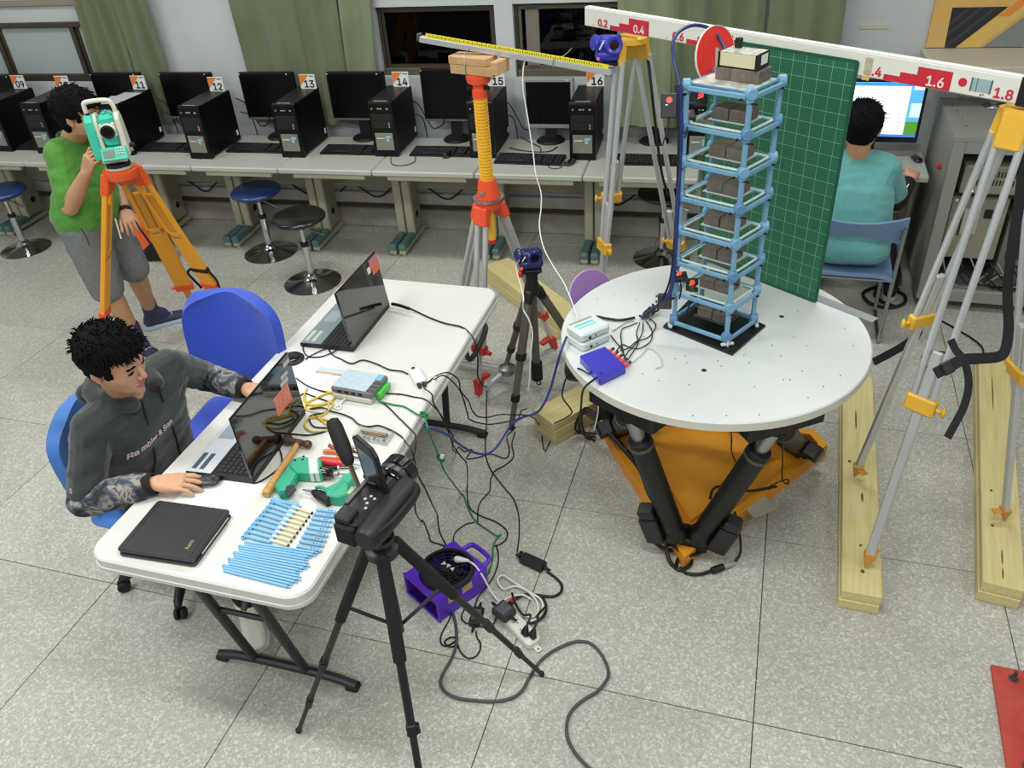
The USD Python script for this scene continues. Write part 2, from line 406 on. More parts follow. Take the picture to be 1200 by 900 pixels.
# ---------------------------------------------------------------- curtains
CURT = mat("olive_curtain", (108, 119, 90), 0.85, c2=(96, 107, 80), scale=3, sheen=0.3, bump=0.1)
CURT2 = mat("olive_curtain_light", (128, 138, 110), 0.85, c2=(116, 127, 98), scale=3, sheen=0.3, bump=0.1)
def drape(u0, u1, u0b, u1b, zb, v, amp, waves, seed, ztop=2.5, zb1=None):
    r = np.random.default_rng(seed); n = max(24, int(waves*12)); m = 14
    ph, am = r.uniform(0, 6.28), r.uniform(0.6, 1.2, n)
    am = np.convolve(am, np.ones(7)/7, "same"); warp = np.cumsum(r.uniform(0.5, 1.5, n)); warp = (warp-warp[0])/(warp[-1]-warp[0])
    V, F = [], []
    for side in (0, 1):
        for j in range(m+1):
            t = j/m
            for i in range(n):
                s = i/(n-1); a = u0+(u1-u0)*s; b = u0b+(u1b-u0b)*s
                z0 = zb+((zb1 if zb1 is not None else zb)-zb)*s
                zz = ztop+(z0-ztop)*t
                vv = v+amp*am[i]*math.sin(ph+warp[i]*waves*6.283)*(0.75+0.35*t)+0.012*math.sin(9*t+6*s+ph)
                V.append((a+(b-a)*t, vv+side*0.006, zz))
    N = (m+1)*n
    for side in (0, 1):
        for j in range(m):
            for i in range(n-1):
                a, b, c, d = (side*N+j*n+i, side*N+j*n+i+1, side*N+(j+1)*n+i+1, side*N+(j+1)*n+i)
                F += [(a, d, c), (a, c, b)] if side == 0 else [(a, c, d), (a, b, c)]
    edge = [j*n for j in range(m+1)], [j*n+n-1 for j in range(m+1)]
    for e, fl_ in ((edge[0], 0), (edge[1], 1)):
        for a, b in zip(e, e[1:]): F += [(a, a+N, b+N), (a, b+N, b)] if not fl_ else [(a, b+N, a+N), (a, b, b+N)]
    for e, fl_ in (([i for i in range(n)], 0), ([m*n+i for i in range(n)], 1)):
        for a, b in zip(e, e[1:]): F += [(a, b+N, a+N), (a, b, b+N)] if not fl_ else [(a, a+N, b+N), (a, b+N, b)]
    return trimesh.Trimesh(np.array(V), np.array(F), process=False)
def curtain(label, panels, group=None):
    t = wall_thing("curtain", label, "curtain", group=group)
    for k, (args, m) in enumerate(panels):
        t.part("fabric_panel", drape(*args), m, local=True, smooth=60)
    return t
curtain("olive green curtain drawn aside over the right end of the pale window, behind computer eleven",
        [((-4.585, -4.26, -4.59, -4.25, 0.80, 5.48, 0.022, 3.5, 1), CURT), ((-4.27, -3.99, -4.27, -3.96, 0.80, 5.475, 0.02, 2.5, 2), CURT)])
curtain("olive green curtain with a paler right edge, hanging behind computers twelve to fourteen",
        [((-3.34, -2.83, -3.34, -2.83, 0.80, 5.48, 0.02, 3.0, 3), CURT), ((-2.84, -2.53, -2.84, -2.56, 0.80, 5.475, 0.018, 2.0, 4), CURT), ((-2.50, -2.26, -2.56, -2.36, 0.79, 5.47, 0.018, 1.2, 5), CURT2)])
curtain("long olive green curtain behind the tripods and the green grid board",
        [((-0.69, -0.35, -0.66, -0.34, 0.86, 5.30, 0.016, 2.5, 6, 2.5, 0.86), CURT2), ((-0.36, 0.18, -0.35, 0.18, 0.85, 5.33, 0.03, 3.5, 7), CURT), ((0.20, 0.60, 0.20, 0.62, 0.85, 5.31, 0.022, 2.5, 8), CURT)])

# ---------------------------------------------------------------- striped panel and ledge on the right
mu = wall_thing("wall_mural", "yellow, black and grey diagonal stripe panel on the wall, top right", "wall panel")
YEL = mat("mural_yellow", (222, 176, 74), 0.6, c2=(214, 184, 110), scale=3)
mu.part("panel_ground", blk(1.115, 3.0, 5.525, V0, 1.27, 2.2, 0.002), mat("mural_tan", (206, 178, 116), 0.6, c2=(222, 162, 70), scale=4, stretch=(1, 1, 1)), local=True)
mu.part("black_triangle", ux(Polygon([(1.212, 1.489), (1.217, 1.272), (1.273, 1.272), (1.50, 1.489)]), 5.522, 5.525), mat("mural_black", (38, 38, 40), 0.5), local=True)
TRI = Polygon([(1.212, 1.489), (1.217, 1.272), (1.273, 1.272), (1.50, 1.489)])
for c in (0.045, 0.115, 0.175):
    hz_ = lambda u, o: 1.272+0.956*(u-1.273)+o
    mu.part("dark_stripe", ux(TRI.intersection(Polygon([(1.1, hz_(1.1, c)), (1.6, hz_(1.6, c)), (1.6, hz_(1.6, c+0.022)), (1.1, hz_(1.1, c+0.022))])), 5.5205, 5.522), mat("mural_charcoal", (58, 58, 60), 0.5), local=True)
mu.part("yellow_band", ux(Polygon([(1.285, 1.272), (1.40, 1.272), (2.35, 2.19), (2.24, 2.19)]), 5.522, 5.525), YEL, local=True)
mu.part("orange_edge", ux(Polygon([(1.46, 1.44), (1.52, 1.44), (2.28, 2.19), (2.24, 2.19)]), 5.520, 5.522), mat("mural_orange", (226, 138, 60), 0.6), local=True)
mu.part("grey_area", ux(Polygon([(1.42, 1.272), (1.62, 1.272), (2.5, 2.15), (2.36, 2.15)]), 5.522, 5.525), mat("mural_grey", (128, 134, 132), 0.6), local=True)
lg = wall_thing("trim_2", "beige ledge along the wall under the striped panel", kind="structure")
lg.part("ledge_top", blk(1.09, 3.3, 5.10, 5.52, 1.225, 1.27, 0.004), mat("ledge_beige", (190, 184, 170), 0.6), local=True)
for u in (1.3, 2.4): lg.part("bracket", blk(u-0.02, u+0.02, 5.2, 5.52, 1.08, 1.225, 0.004), mat("ledge_dark", (120, 118, 112), 0.8), local=True)
tp = wall_thing("tape_strip", "strip of yellowed tape on the white wall above the measuring staff", "tape")
tp.part("tape", ux(sbox(0.73, 1.375, 0.90, 1.40), 5.546, 5.55), mat("old_tape", (196, 194, 172), 0.6), local=True)

# ---------------------------------------------------------------- the computer row
DESKTOP = mat("desk_laminate", (184, 186, 178), 0.45, c2=(178, 180, 172), scale=4)
DESKSIDE = mat("desk_panel", (158, 155, 134), 0.6, c2=(150, 147, 126), scale=3)
DESKPOST = mat("desk_post", (176, 173, 152), 0.5)
TEAL = mat("teal_foot", (84, 122, 120), 0.45)
seams = [-0.12, -0.812, -1.50, -2.19, -2.86, -3.514, -4.19, -4.87, -5.55, -6.22]
DESKN = ["rightmost desk, its end cut off by the tower model", "desk holding computer sixteen", "desk holding computer fifteen", "desk holding computer fourteen", "desk holding computer thirteen", "desk holding computer twelve", "desk holding computer eleven", "desk holding computer ten", "desk holding computer nine"]
for k in range(9):
    b, a = seams[k], seams[k+1]
    t = wall_thing("computer_desk", "pale laminate "+DESKN[k]+", teal feet" if k else "pale laminate rightmost desk of the computer row, ending behind the tower model", "desk", group=None)
    t.part("desktop", blk(a+0.002, b-0.002, 4.785, 5.44, 0.683, 0.72, 0.008), DESKTOP, local=True)
    t.part("tray_rail", blk(a+0.10, b-0.06, 4.80, 4.83, 0.652, 0.682, 0.003), DESKPOST, local=True)
    t.part("back_panel", blk(a+0.03, b-0.03, 5.40, 5.42, 0.36, 0.682, 0.002), DESKSIDE, local=True)
    for s, u in ((0, a+0.035), (1, b-0.035)):
        if k == 0 and s == 1: u = b-0.10
        side = t.part("side_panel", [blk(u-0.012, u+0.012, 5.26, 5.44, 0.07, 0.682, 0.002), ], DESKSIDE, local=True)
        t.part("post", blk(u-0.03, u+0.03, 5.225, 5.265, 0.07, 0.682, 0.008), DESKPOST, local=True)
        t.part("foot", [blk(u-0.028, u+0.028, 5.0, 5.24, 0.045, 0.095, 0.012)], TEAL, local=True)
        t.part("foot_rail", [blk(u-0.024, u+0.024, 5.01, 5.46, 0.018, 0.046, 0.004)], DESKPOST, local=True)
        t.part("glide", [cyl((u, 5.04, 0), (u, 5.04, 0.02), 0.016), cyl((u, 5.42, 0), (u, 5.42, 0.02), 0.016)], DESKPOST, local=True)
        side.part("cable_hole", tr(cyl((u+0.011, 0, 0), (u+0.0135, 0, 0), 0.025, n=14), (0, 5.36, 0.18)), BLACKM, local=True)

# towers: one built, the rest copies
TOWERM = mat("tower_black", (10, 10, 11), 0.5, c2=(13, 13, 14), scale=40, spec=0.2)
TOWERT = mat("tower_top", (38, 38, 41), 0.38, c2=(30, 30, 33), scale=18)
SILV = mat("tower_silver", (150, 148, 138), 0.35, 0.5)
def build_tower():
    t = Thing("computer_tower", "", "computer", (0, 0, 0))
    w, h, d = 0.166, 0.358, 0.40
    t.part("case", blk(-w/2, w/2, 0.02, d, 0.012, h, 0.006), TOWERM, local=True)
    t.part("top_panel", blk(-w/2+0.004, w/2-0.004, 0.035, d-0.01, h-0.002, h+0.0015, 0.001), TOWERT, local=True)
    fr = t.part("front_bezel", ext(Polygon([(0, 0.0), (0.035, 0), (0.035, h+0.004), (0.012, h+0.004), (0.0, h-0.02)]), w, (-w/2, 0, 0.0), R=np.array([[0, 0, 1.0], [1, 0, 0], [0, 1, 0]])), mat("bezel_black", (13, 13, 14), 0.3, spec=0.3), local=True)
    fr.part("silver_panel", blk(-0.062, 0.062, -0.004, 0.002, 0.045, 0.16, 0.003), SILV, local=True)
    fr.part("badge", [blk(0.012, 0.05, -0.006, -0.003, 0.128, 0.142, 0.001), blk(0.014, 0.036, -0.006, -0.003, 0.104, 0.126, 0.001)], mat("badge_blue", (150, 190, 205), 0.4), local=True)
    fr.part("badge_text", blk(-0.052, 0.004, -0.006, -0.003, 0.12, 0.129, 0.001), mat("badge_grey", (196, 196, 192), 0.4), local=True)
    fr.part("drive_door", [blk(-0.07, 0.07, -0.002, 0.001, 0.24, 0.282, 0.001), blk(-0.07, 0.07, -0.002, 0.001, 0.192, 0.236, 0.001)], BLACK, local=True)
    fr.part("button", [blk(0.043, 0.052, -0.005, 0, 0.213, 0.229, 0.002), blk(0.043, 0.052, -0.005, 0, 0.196, 0.208, 0.002)], mat("button_silver", (180, 182, 184), 0.3, 0.6), local=True)
    fr.part("port", [cyl((-0.058, -0.004, 0.318), (-0.058, 0.002, 0.318), 0.005, n=10), blk(-0.022, -0.004, -0.003, 0.002, 0.314, 0.322, 0.001), blk(0.0, 0.012, -0.003, 0.002, 0.314, 0.322, 0.001), blk(0.04, 0.054, -0.003, 0.002, 0.313, 0.322, 0.001)], mat("port_silver", (176, 176, 180), 0.3, 0.4), local=True)
    t.part("top_strip", blk(-0.045, 0.05, 0.012, 0.024, h+0.003, h+0.006, 0.001), mat("strip_silver", (158, 166, 160), 0.35, 0.3), local=True)
    t.part("foot", [blk(-0.06, -0.03, 0.03, 0.06, 0, 0.013), blk(0.03, 0.06, 0.03, 0.06, 0, 0.013), blk(-0.06, -0.03, 0.33, 0.36, 0, 0.013), blk(0.03, 0.06, 0.33, 0.36, 0, 0.013)], RUBBER, local=True)
    t.part("rear_sticker", blk(w/2-0.0005, w/2+0.001, d-0.045, d-0.022, 0.05, 0.085, 0.0003), PAPER, local=True)
    return t
TW = [("09", -5.205, 4.99, -2), ("10", -4.80, 4.97, 0), ("11", -4.155, 4.97, 0), ("12", -3.505, 4.93, -2), ("13", -2.835, 4.995, 0), ("14", -2.175, 5.05, 0), ("15", -1.51, 5.06, 0), ("16", -0.853, 5.06, 1), ("17", -0.135, 5.07, 0)]
TWL = {"09": "black computer tower under the number card nine, at the left edge", "10": "black computer tower under the number card ten, behind the man in green", "11": "black computer tower under the number card eleven and loose papers",
       "12": "black computer tower under the number card twelve", "13": "black computer tower under the number card thirteen", "14": "black computer tower under the number card fourteen", "15": "black computer tower under the number card fifteen, behind the yellow ribbed column",
       "16": "black computer tower under the number card sixteen", "17": "black computer tower seen through the blue tower model, without a number card"}
NUMW = {"09": "zero nine", "10": "ten", "11": "eleven", "12": "twelve", "13": "thirteen", "14": "fourteen", "15": "fifteen", "16": "sixteen"}
tower0 = build_tower()
CARDO = mat("card_orange", (226, 128, 66), 0.5)
CARDB = mat("card_black", (20, 20, 20), 0.5)
def place_first(t, loc, rz, label):
    x = UsdGeom.Xformable(stage.GetPrimAtPath(t.path)); x.ClearXformOpOrder()
    x.AddTransformOp().Set(Gf.Matrix4d().SetRotate(Gf.Rotation(Gf.Vec3d(0, 0, 1), float(rz)))*Gf.Matrix4d().SetTranslate(Gf.Vec3d(*map(float, loc))))
    tag(x.GetPrim(), label)
for k, (num, u, v, rz) in enumerate(TW):
    loc = wl(u, v, 0.72); rot = WA+rz
    if k == 0: place_first(tower0, loc, rot, TWL[num])
    else: dup(tower0, loc, rot, TWL[num])
    if num == "17": continue
    ca = math.radians(rz)
    c = Thing("number_card", f"small orange and white card reading {NUMW[num]} on top of a computer tower", "card", loc=wl(u+0.03, v+0.355, 0.72+0.36), rz=WA)
    c.part("board", blk(-0.058, 0.058, -0.004, 0.004, 0, 0.098, 0.001), WHITE, local=True)
    c.part("orange_corner", ux(Polygon([(-0.056, 0.022), (-0.056, 0.095), (0.016, 0.095)]), -0.0052, -0.004), CARDO, local=True)
    c.part("numerals", text(num, 0.046, (0.01, -0.004, 0.034), (1, 0, 0), (0, 0, 1), 0.0016), CARDB, local=True, smooth=False)
    c.part("header_line", blk(0.018, 0.05, -0.005, -0.004, 0.082, 0.09, 0.0002), mat("card_grey", (120, 120, 118), 0.5), local=True)

# papers on tower eleven
for k, (du, dv, r) in enumerate(((-0.01, 0.10, 8), (0.02, 0.17, -6))):
    single("paper_sheet", tr(bx(0.15, 0.20, 0.0015, b=0.0003), wl(-4.155+du, 4.97+dv, 0.72+0.362+0.0016*k), (0, 0, WA+r)), mat("paper_grey", (186, 190, 192), 0.8),
           ("lower loose sheet on top of computer tower eleven", "upper loose sheet on top of computer tower eleven, nearer the card")[k], "paper")

def monitor(u, v, w, h, z0, label, silver=False, light=0, yaw=0):
    t = Thing("monitor", label, "monitor", wl(u, v, 0.72), WA+yaw)
    m = mat("monitor_silver", (150, 154, 154), 0.4, 0.2) if silver else mat("monitor_black", (12, 12, 13), 0.4, spec=0.25)
    z0 -= 0.72
    t.part("housing", blk(-w/2, w/2, 0, 0.035, z0, z0+h, 0.006), m, local=True)
    t.part("rear_bulge", hull([(s*w*0.38, 0.034, z0+h*q) for s in (-1, 1) for q in (0.15, 0.85)]+[(s*w*0.22, 0.055, z0+h*q) for s in (-1, 1) for q in (0.3, 0.7)]), BLACK, local=True)
    b = 0.022 if silver else 0.016
    t.part("screen", blk(-w/2+b, w/2-b, -0.0015, 0.003, z0+b*1.4, z0+h-b, 0.001), mat("dark_screen", (7, 7, 10), 0.3, spec=0.2), local=True)
    if not silver: t.part("chin_strip", blk(-w/2+0.004, w/2-0.004, -0.003, 0.001, z0+0.001, z0+0.014, 0.001), mat("chin_grey", (96, 98, 98), 0.35), local=True)
    t.part("neck", hull([(-0.04, 0.03, 0.01), (0.04, 0.03, 0.01), (-0.035, 0.07, 0.01), (0.035, 0.07, 0.01), (-0.035, 0.036, z0+0.08), (0.035, 0.036, z0+0.08), (0.03, 0.07, z0+0.08), (-0.03, 0.07, z0+0.08)]), BLACK, local=True)
    t.part("foot", tr(lathe([(0, 0), (0.095, 0), (0.097, 0.006), (0.085, 0.016), (0, 0.022)], 28), (0, 0.03, 0), s=1.0), BLACK, local=True)
    t.part("sticker", [blk(-w/2+0.006, -w/2+0.014, -0.002, 0, z0+h-0.014, z0+h-0.007, 0.0002), blk(w/2-0.05, w/2-0.042, -0.002, 0, z0+h-0.014, z0+h-0.007, 0.0002)], PAPER, local=True)
    return t
monitor(-5.47, 5.385, 0.42, 0.305, 0.86, "black monitor at the far left edge, beside the leftmost tower")
monitor(-4.36, 5.385, 0.42, 0.325, 0.855, "black monitor behind the tower with loose papers, above the surveying instrument")
monitor(-3.78, 5.385, 0.42, 0.325, 0.855, "black monitor between the paper-topped tower and the tower under card twelve")
monitor(-3.14, 5.385, 0.42, 0.325, 0.855, "black monitor left of the tower under card thirteen, half before the curtain")
monitor(-2.47, 5.385, 0.42, 0.325, 0.855, "black monitor against the curtain's pale edge, left of the tower under card fourteen")
monitor(-1.79, 5.385, 0.42, 0.345, 0.855, "black monitor below the first dark window, partly behind the yellow ribbed column")
monitor(-1.13, 5.385, 0.34, 0.325, 0.812, "monitor with a silver bezel, below the second dark window", True)
monitor(-0.44, 5.40, 0.42, 0.24, 0.825, "black monitor behind the hanging curtain, seen between the tripod's legs")

KEYM = mat("key_black", (26, 26, 28), 0.5)
def keyboard0():
    t = Thing("keyboard", "", "keyboard", (0, 0, 0))
    t.part("tray", hull([(sx*0.222, sy*0.075, z) for sx in (-1, 1) for sy in (-1, 1) for z in (0.0, 0.012 if sy < 0 else 0.022)]), BLACK, local=True)
    ks = []
    for r in range(6):
        y = -0.055+r*0.0205
        for c in range(22):
            x = -0.205+c*0.0195
            if c in (15, 19) : continue
            if r == 0 and 4 <= c <= 9:
                if c != 4: continue
                ks.append(bx(0.11, 0.016, 0.008, (x+0.048, y, 0.018), 0.002)); continue
            ks.append(bx(0.0165, 0.0165, 0.008, (x, y, 0.0165+0.0018*r), 0.003))
    t.part("keys", ks, KEYM, local=True, smooth=False, kind="stuff")
    return t
KB = [(-5.0, 5.10, "keyboard right of tower nine"), (-3.86, 5.12, "keyboard between towers eleven and twelve"), (-3.17, 5.14, "keyboard between towers twelve and thirteen"), (-2.45, 5.14, "keyboard between towers thirteen and fourteen"),
      (-1.80, 5.14, "keyboard between tower fourteen and the yellow ribbed column"), (-1.19, 5.03, "keyboard in front of the silver bezelled monitor"), (-0.47, 5.06, "keyboard right of tower sixteen, behind the tripod legs")]
kb0 = keyboard0()
for k, (u, v, l) in enumerate(KB):
    (place_first if k == 0 else dup)(kb0, wl(u, v, 0.72), WA+(-2 if k == 5 else 0), "black "+l)
def mouse(loc, rz, label, m=BLACKG):
    t = Thing("computer_mouse", label, "mouse", loc, rz)
    t.part("shell", ball((0, 0, 0.012), 1, 3, (0.031, 0.055, 0.024)).slice_plane((0, 0, 0.001), (0, 0, 1), cap=True) if False else organic([((0, -0.026, 0.014), (0.026, 0.03, 0.013), (0, 0.022, 0.011), (0.028, 0.03, 0.011))], 0.008, 4), m, local=True, smooth=60)
    t.part("wheel", tr(cyl((-0.004, 0, 0), (0.004, 0, 0), 0.008, n=12), (0, 0.03, 0.022)), mat("wheel_grey", (90, 90, 92), 0.5), local=True)
    return t
mouse((-2.05, 4.966, 0.722), 170, "black mouse on the desk in front of computers fourteen and fifteen")
mouse((-1.212, 4.923, 0.722), 160, "black mouse beside the keyboard in front of tower sixteen")
# cables lying on the desks and hanging behind the towers
CABLE = mat("cable_black", (20, 20, 22), 0.5)
def cable(pts, r, m, label, name="cable", cat="cable", n=6, k=7, group=None):
    p = spline(pts, k); p[:, 2] = np.maximum(p[:, 2], r)
    return single(name, tube(p, r, n), m, label, cat, group, smooth=60)
cable([(-2.432, 4.898, 0.725), (-2.373, 4.777, 0.725), (-2.309, 4.753, 0.725), (-2.258, 4.775, 0.725), (-2.236, 4.84, 0.725), (-2.268, 4.933, 0.725), (-2.264, 4.999, 0.725), (-2.218, 5.054, 0.725), (-2.153, 5.078, 0.725), (-2.105, 5.05, 0.725), (-2.07, 5.005, 0.725)], 0.0022, CABLE, "mouse cord looping over the desk in front of computer fourteen")
cable([(-1.352, 4.884, 0.725), (-1.31, 4.829, 0.725), (-1.262, 4.835, 0.725), (-1.244, 4.896, 0.725)], 0.0022, CABLE, "short mouse cord beside the keyboard in front of tower sixteen")
cable([(-1.684, 5.163, 0.725), (-1.595, 5.123, 0.725), (-1.473, 5.104, 0.725), (-1.393, 5.129, 0.725), (-1.368, 5.214, 0.725)], 0.003, CABLE, "black cable lying behind the keyboard below the silver monitor")
cable([(-1.672, 5.389, 0.725), (-1.568, 5.277, 0.725), (-1.487, 5.201, 0.725), (-1.45, 5.107, 0.725)], 0.003, CABLE, "black cable under the silver bezelled monitor's stand")
cable([(-4.266, 4.828, 0.725), (-4.153, 4.822, 0.725), (-4.128, 4.879, 0.725)], 0.0025, CABLE, "thin cable on the desk left of tower twelve")
for k, u in enumerate((-3.37, -4.03, -1.40, -2.05)):
    q = [wl(u-0.05, 5.40, 1.0), wl(u+0.0, 5.43, 0.95), wl(u+0.05, 5.42, 0.86), wl(u+0.10, 5.40, 0.80), wl(u+0.17, 5.40, 0.83), wl(u+0.2, 5.36, 0.90)]
    q2 = [wl(u-0.05, 5.41, 0.90), wl(u+0.01, 5.43, 0.87), wl(u+0.03, 5.43, 0.80), wl(u+0.04, 5.42, 0.729)]
    for j, qq in enumerate((q, q2)):
        cable(qq, 0.004, CABLE, f"black cable behind tower {('twelve','eleven','fifteen','fourteen')[k]}, {('running over to the monitor','dropping to the desk')[j]}")
for k, (a, b) in enumerate(((-4.6, -4.22), (-4.1, -3.58), (-3.45, -2.92), (-2.78, -2.25), (-2.1, -1.6), (-0.75, -0.2))):
    q = [wl(a+(b-a)*s, 5.475+0.008*math.sin(7*s+k), 0.30+0.05*math.sin(9*s+k*2)) for s in np.linspace(0, 1, 9)]
    cable(q, 0.006, CABLE, f"black cable hanging along the wall under {('the desk holding computer eleven','the desk holding computer twelve','the desk holding computer thirteen','the desk holding computer fourteen','the desk holding computer fifteen','the rightmost desk')[k]}")

# stools
def stool(loc, zs, seat, r, label, base_r=0.20, col=None):
    t = Thing("stool", label, "stool", loc)
    t.part("seat", tr(lathe([(0, -0.045), (r*0.55, -0.045), (r*0.8, -0.03), (r, -0.006), (r*1.01, 0.006), (r*0.93, 0.022), (0, 0.026)], 36), (0, 0, zs)), seat, local=True, smooth=50)
    t.part("gas_column", [cyl((0, 0, zs-0.3), (0, 0, zs-0.04), 0.014, n=16), cyl((0, 0, 0.03), (0, 0, zs-0.19), 0.024, n=20)], CHROME, local=True)
    t.part("collar", [cyl((0, 0, zs-0.2), (0, 0, zs-0.175), 0.027, n=20)], RUBBER, local=True)
    t.part("base", lathe([(0, 0), (base_r, 0), (base_r, 0.006), (base_r*0.75, 0.016), (base_r*0.35, 0.034), (0.045, 0.055), (0.03, 0.075), (0, 0.078)], 40), CHROME if col is None else col, local=True, smooth=50)
    t.part("lever", cyl((0, 0, zs-0.05), (0.17, -0.02, zs-0.10), 0.006, n=8), STEEL if col is None else BLACK, local=True)
    return t
BLUESEAT = mat("blue_vinyl", (32, 62, 120), 0.3, coat=0.3)
BLACKSEAT = mat("black_vinyl", (18, 18, 20), 0.25, coat=0.4)
stool((-3.461, 4.78, 0), 0.475, BLUESEAT, 0.175, "chrome stool with a round blue seat, beside the black seated stool", 0.195)
stool((-2.914, 4.402, 0), 0.475, BLACKSEAT, 0.175, "chrome stool with a round black seat, left of the open rear laptop", 0.195)
stool((-5.483, 4.512, 0), 0.47, BLUESEAT, 0.175, "chrome stool with a round blue seat at the left edge", 0.185)
stool((-0.643, 5.145, 0), 0.47, BLACKSEAT, 0.17, "black seated stool behind the round white table", 0.19)

# ================================================================ folding table and what lies on it
TT = 0.74
TOPW = mat("table_plastic", (216, 215, 211), 0.38, bump=0.06, scale=300)
DKLEG = mat("table_leg", (40, 40, 43), 0.45)
ft = Thing("folding_table", "long white plastic folding table with black legs, laptops and tools on it", "table", (-1.54, 2.28, 0))
ft.part("tabletop", ext(rrect(0.78, 1.915, 0.075, 8), 0.042, (-1.54, 2.2825, TT-0.042), b=0.006), TOPW, smooth=40)
ft.part("edge_lip", ext(rrect(0.786, 1.921, 0.078, 8).difference(rrect(0.74, 1.87, 0.06, 8)), 0.014, (-1.54, 2.2825, TT-0.05)), TOPW)
for y0, y1, s in ((1.40, 1.545, -1), (3.14, 3.04, 1)):
    for x in (-1.64, -1.425): ft.part("leg", cyl((x, y0, TT-0.04), (x+0.005, y1, 0.04), 0.017, n=16), DKLEG)
    ft.part("foot_bar", wire([(-1.79, y1-0.005, 0.022), (-1.70, y1, 0.034), (-1.53, y1, 0.040), (-1.32, y1, 0.034), (-1.215, y1-0.005, 0.022)], 0.017, 10), DKLEG)
    ft.part("foot_cap", [tr(bx(0.05, 0.04, 0.022, b=0.006), (x, y1-0.004, 0.013)) for x in (-1.775, -1.232)], RUBBER)
    ft.part("top_tube", cyl((-1.86, y0, TT-0.055), (-1.22, y0, TT-0.055), 0.014, n=12), DKLEG)
    ft.part("brace", bar((-1.53, (y0+y1)/2, 0.42), (-1.53, y0-s*0.42, TT-0.05), 0.02, 0.012), DKLEG)
    ft.part("cross_tube", cyl((-1.64, (y0+y1)/2, 0.40), (-1.425, (y0+y1)/2, 0.40), 0.010, n=10), DKLEG)
ft.part("side_rail", [blk(x-0.012, x+0.012, 1.5, 3.05, TT-0.062, TT-0.042, 0.002) for x in (-1.88, -1.205)], DKLEG, kind=None)
ft.part("release_handle", wire([(-1.172, 3.02, TT-0.05), (-1.15, 3.0, TT-0.09), (-1.15, 2.80, TT-0.11), (-1.172, 2.78, TT-0.05)], 0.012, 8), DKLEG)

# ---- laptops
def laptop(label, loc, rz, open_deg, palm, extras, w=0.405, d=0.262, lid_m=None):
    """User sits at local -x; hinge along +x; width along y."""
    t = Thing("laptop", label, "laptop", loc, rz)
    b = t.part("base", hull([(sx*d/2, sy*w/2, z) for sx in (-1, 1) for sy in (-1, 1) for z in (0.002, 0.018+0.006*(sx > 0))]), BLACK, local=True)
    b.part("palm_rest", hull([(x, sy*(w/2-0.004), z) for x, z in ((-d/2+0.002, 0.0185), (-d/2+0.098, 0.0205)) for sy in (-1, 1)]+[(x, sy*(w/2-0.004), z) for x, z in ((-d/2+0.002, 0.0195), (-d/2+0.098, 0.0215)) for sy in (-1, 1)]), palm, local=True)
    b.part("touchpad", hull([(x, y, z) for x, z in ((-d/2+0.016, 0.0197), (-d/2+0.078, 0.0212)) for y in (-0.012, 0.085)]+[(x, y, z+0.0008) for x, z in ((-d/2+0.016, 0.0197), (-d/2+0.078, 0.0212)) for y in (-0.012, 0.085)]), mat("touchpad", (150, 160, 168), 0.35), local=True)
    b.part("palm_sticker", [hull([(x, y, z) for x, z in ((-d/2+a, 0.0200), (-d/2+a+0.018, 0.0206)) for y in (-w/2+0.02, -w/2+0.105)]+[(x, y, z+0.0009) for x, z in ((-d/2+a, 0.02), (-d/2+a+0.018, 0.0206)) for y in (-w/2+0.02, -w/2+0.105)]) for a in (0.012, 0.042)], extras["sticker"], local=True)
    ks = []
    for r in range(6):
        for c in range(19):
            if r == 5 and 4 < c < 9: continue
            ks.append(bx(0.0165, 0.0165, 0.004, (d/2-0.035-r*0.0205, w/2-0.025-c*0.0197, 0.0242-0.0005*r), 0.0012))
    kb = b.part("keyboard_bed", hull([(x, sy*(w/2-0.008), z) for x, z in ((-d/2+0.10, 0.0205), (d/2-0.022, 0.0238)) for sy in (-1, 1)]+[(x, sy*(w/2-0.008), z-0.003) for x, z in ((-d/2+0.10, 0.0205), (d/2-0.022, 0.0238)) for sy in (-1, 1)]), BLACKM, local=True)
    t.part("keys", ks, KEYM, local=True, smooth=False, kind="stuff")
    t.part("hinge", cyl((d/2-0.006, -w*0.42, 0.021), (d/2-0.006, w*0.42, 0.021), 0.008, n=10), BLACK, local=True)
    a = math.radians(open_deg-90)
    def L(q): # lid frame: (up the lid, along y, outward) -> local
        q = np.asarray(q, float)
        return np.stack([d/2-0.004+q[:, 0]*math.sin(a)+q[:, 2]*math.cos(a), q[:, 1], 0.022+q[:, 0]*math.cos(a)-q[:, 2]*math.sin(a)], 1)
    def lidbox(u0, u1, y0, y1, z0, z1, ch=0.002):
        m = blk(u0, u1, y0, y1, z0, z1, ch); v, f = va(m); return trimesh.Trimesh(L(v), f[:, ::-1] if np.linalg.det(np.array([[math.sin(a), 0, math.cos(a)], [0, 1, 0], [math.cos(a), 0, -math.sin(a)]])) < 0 else f, process=False)
    ld = t.part("lid", lidbox(0, 0.258, -w/2, w/2, -0.006, 0.005, 0.004), lid_m or mat("lid_gloss", (14, 14, 16), 0.05, coat=1.0), local=True)
    ld.part("screen", lidbox(0.022, 0.245, -w/2+0.018, w/2-0.018, -0.0068, -0.0058, 0.0002), mat("laptop_screen", (120, 130, 150), 0.3, emit=0.6), local=True)
    for nm, u0, u1, y0, y1, m, lb in extras["lid"]:
        ld.part(nm, lidbox(u0, u1, y0, y1, 0.005, 0.0057, 0.0002), m, local=True, label=lb)
    return t, lidbox
STK_RED = mat("sticker_red", (208, 92, 74), 0.5, c2=(214, 150, 130), scale=90)
STK_OR = mat("sticker_orange", (220, 116, 62), 0.5)
STK_W = mat("sticker_white", (214, 216, 210), 0.5, c2=(150, 152, 150), scale=160)
STK_P = mat("sticker_pink", (206, 120, 138), 0.5)
PALM1 = mat("palm_silver", (206, 214, 224), 0.35, 0.15)
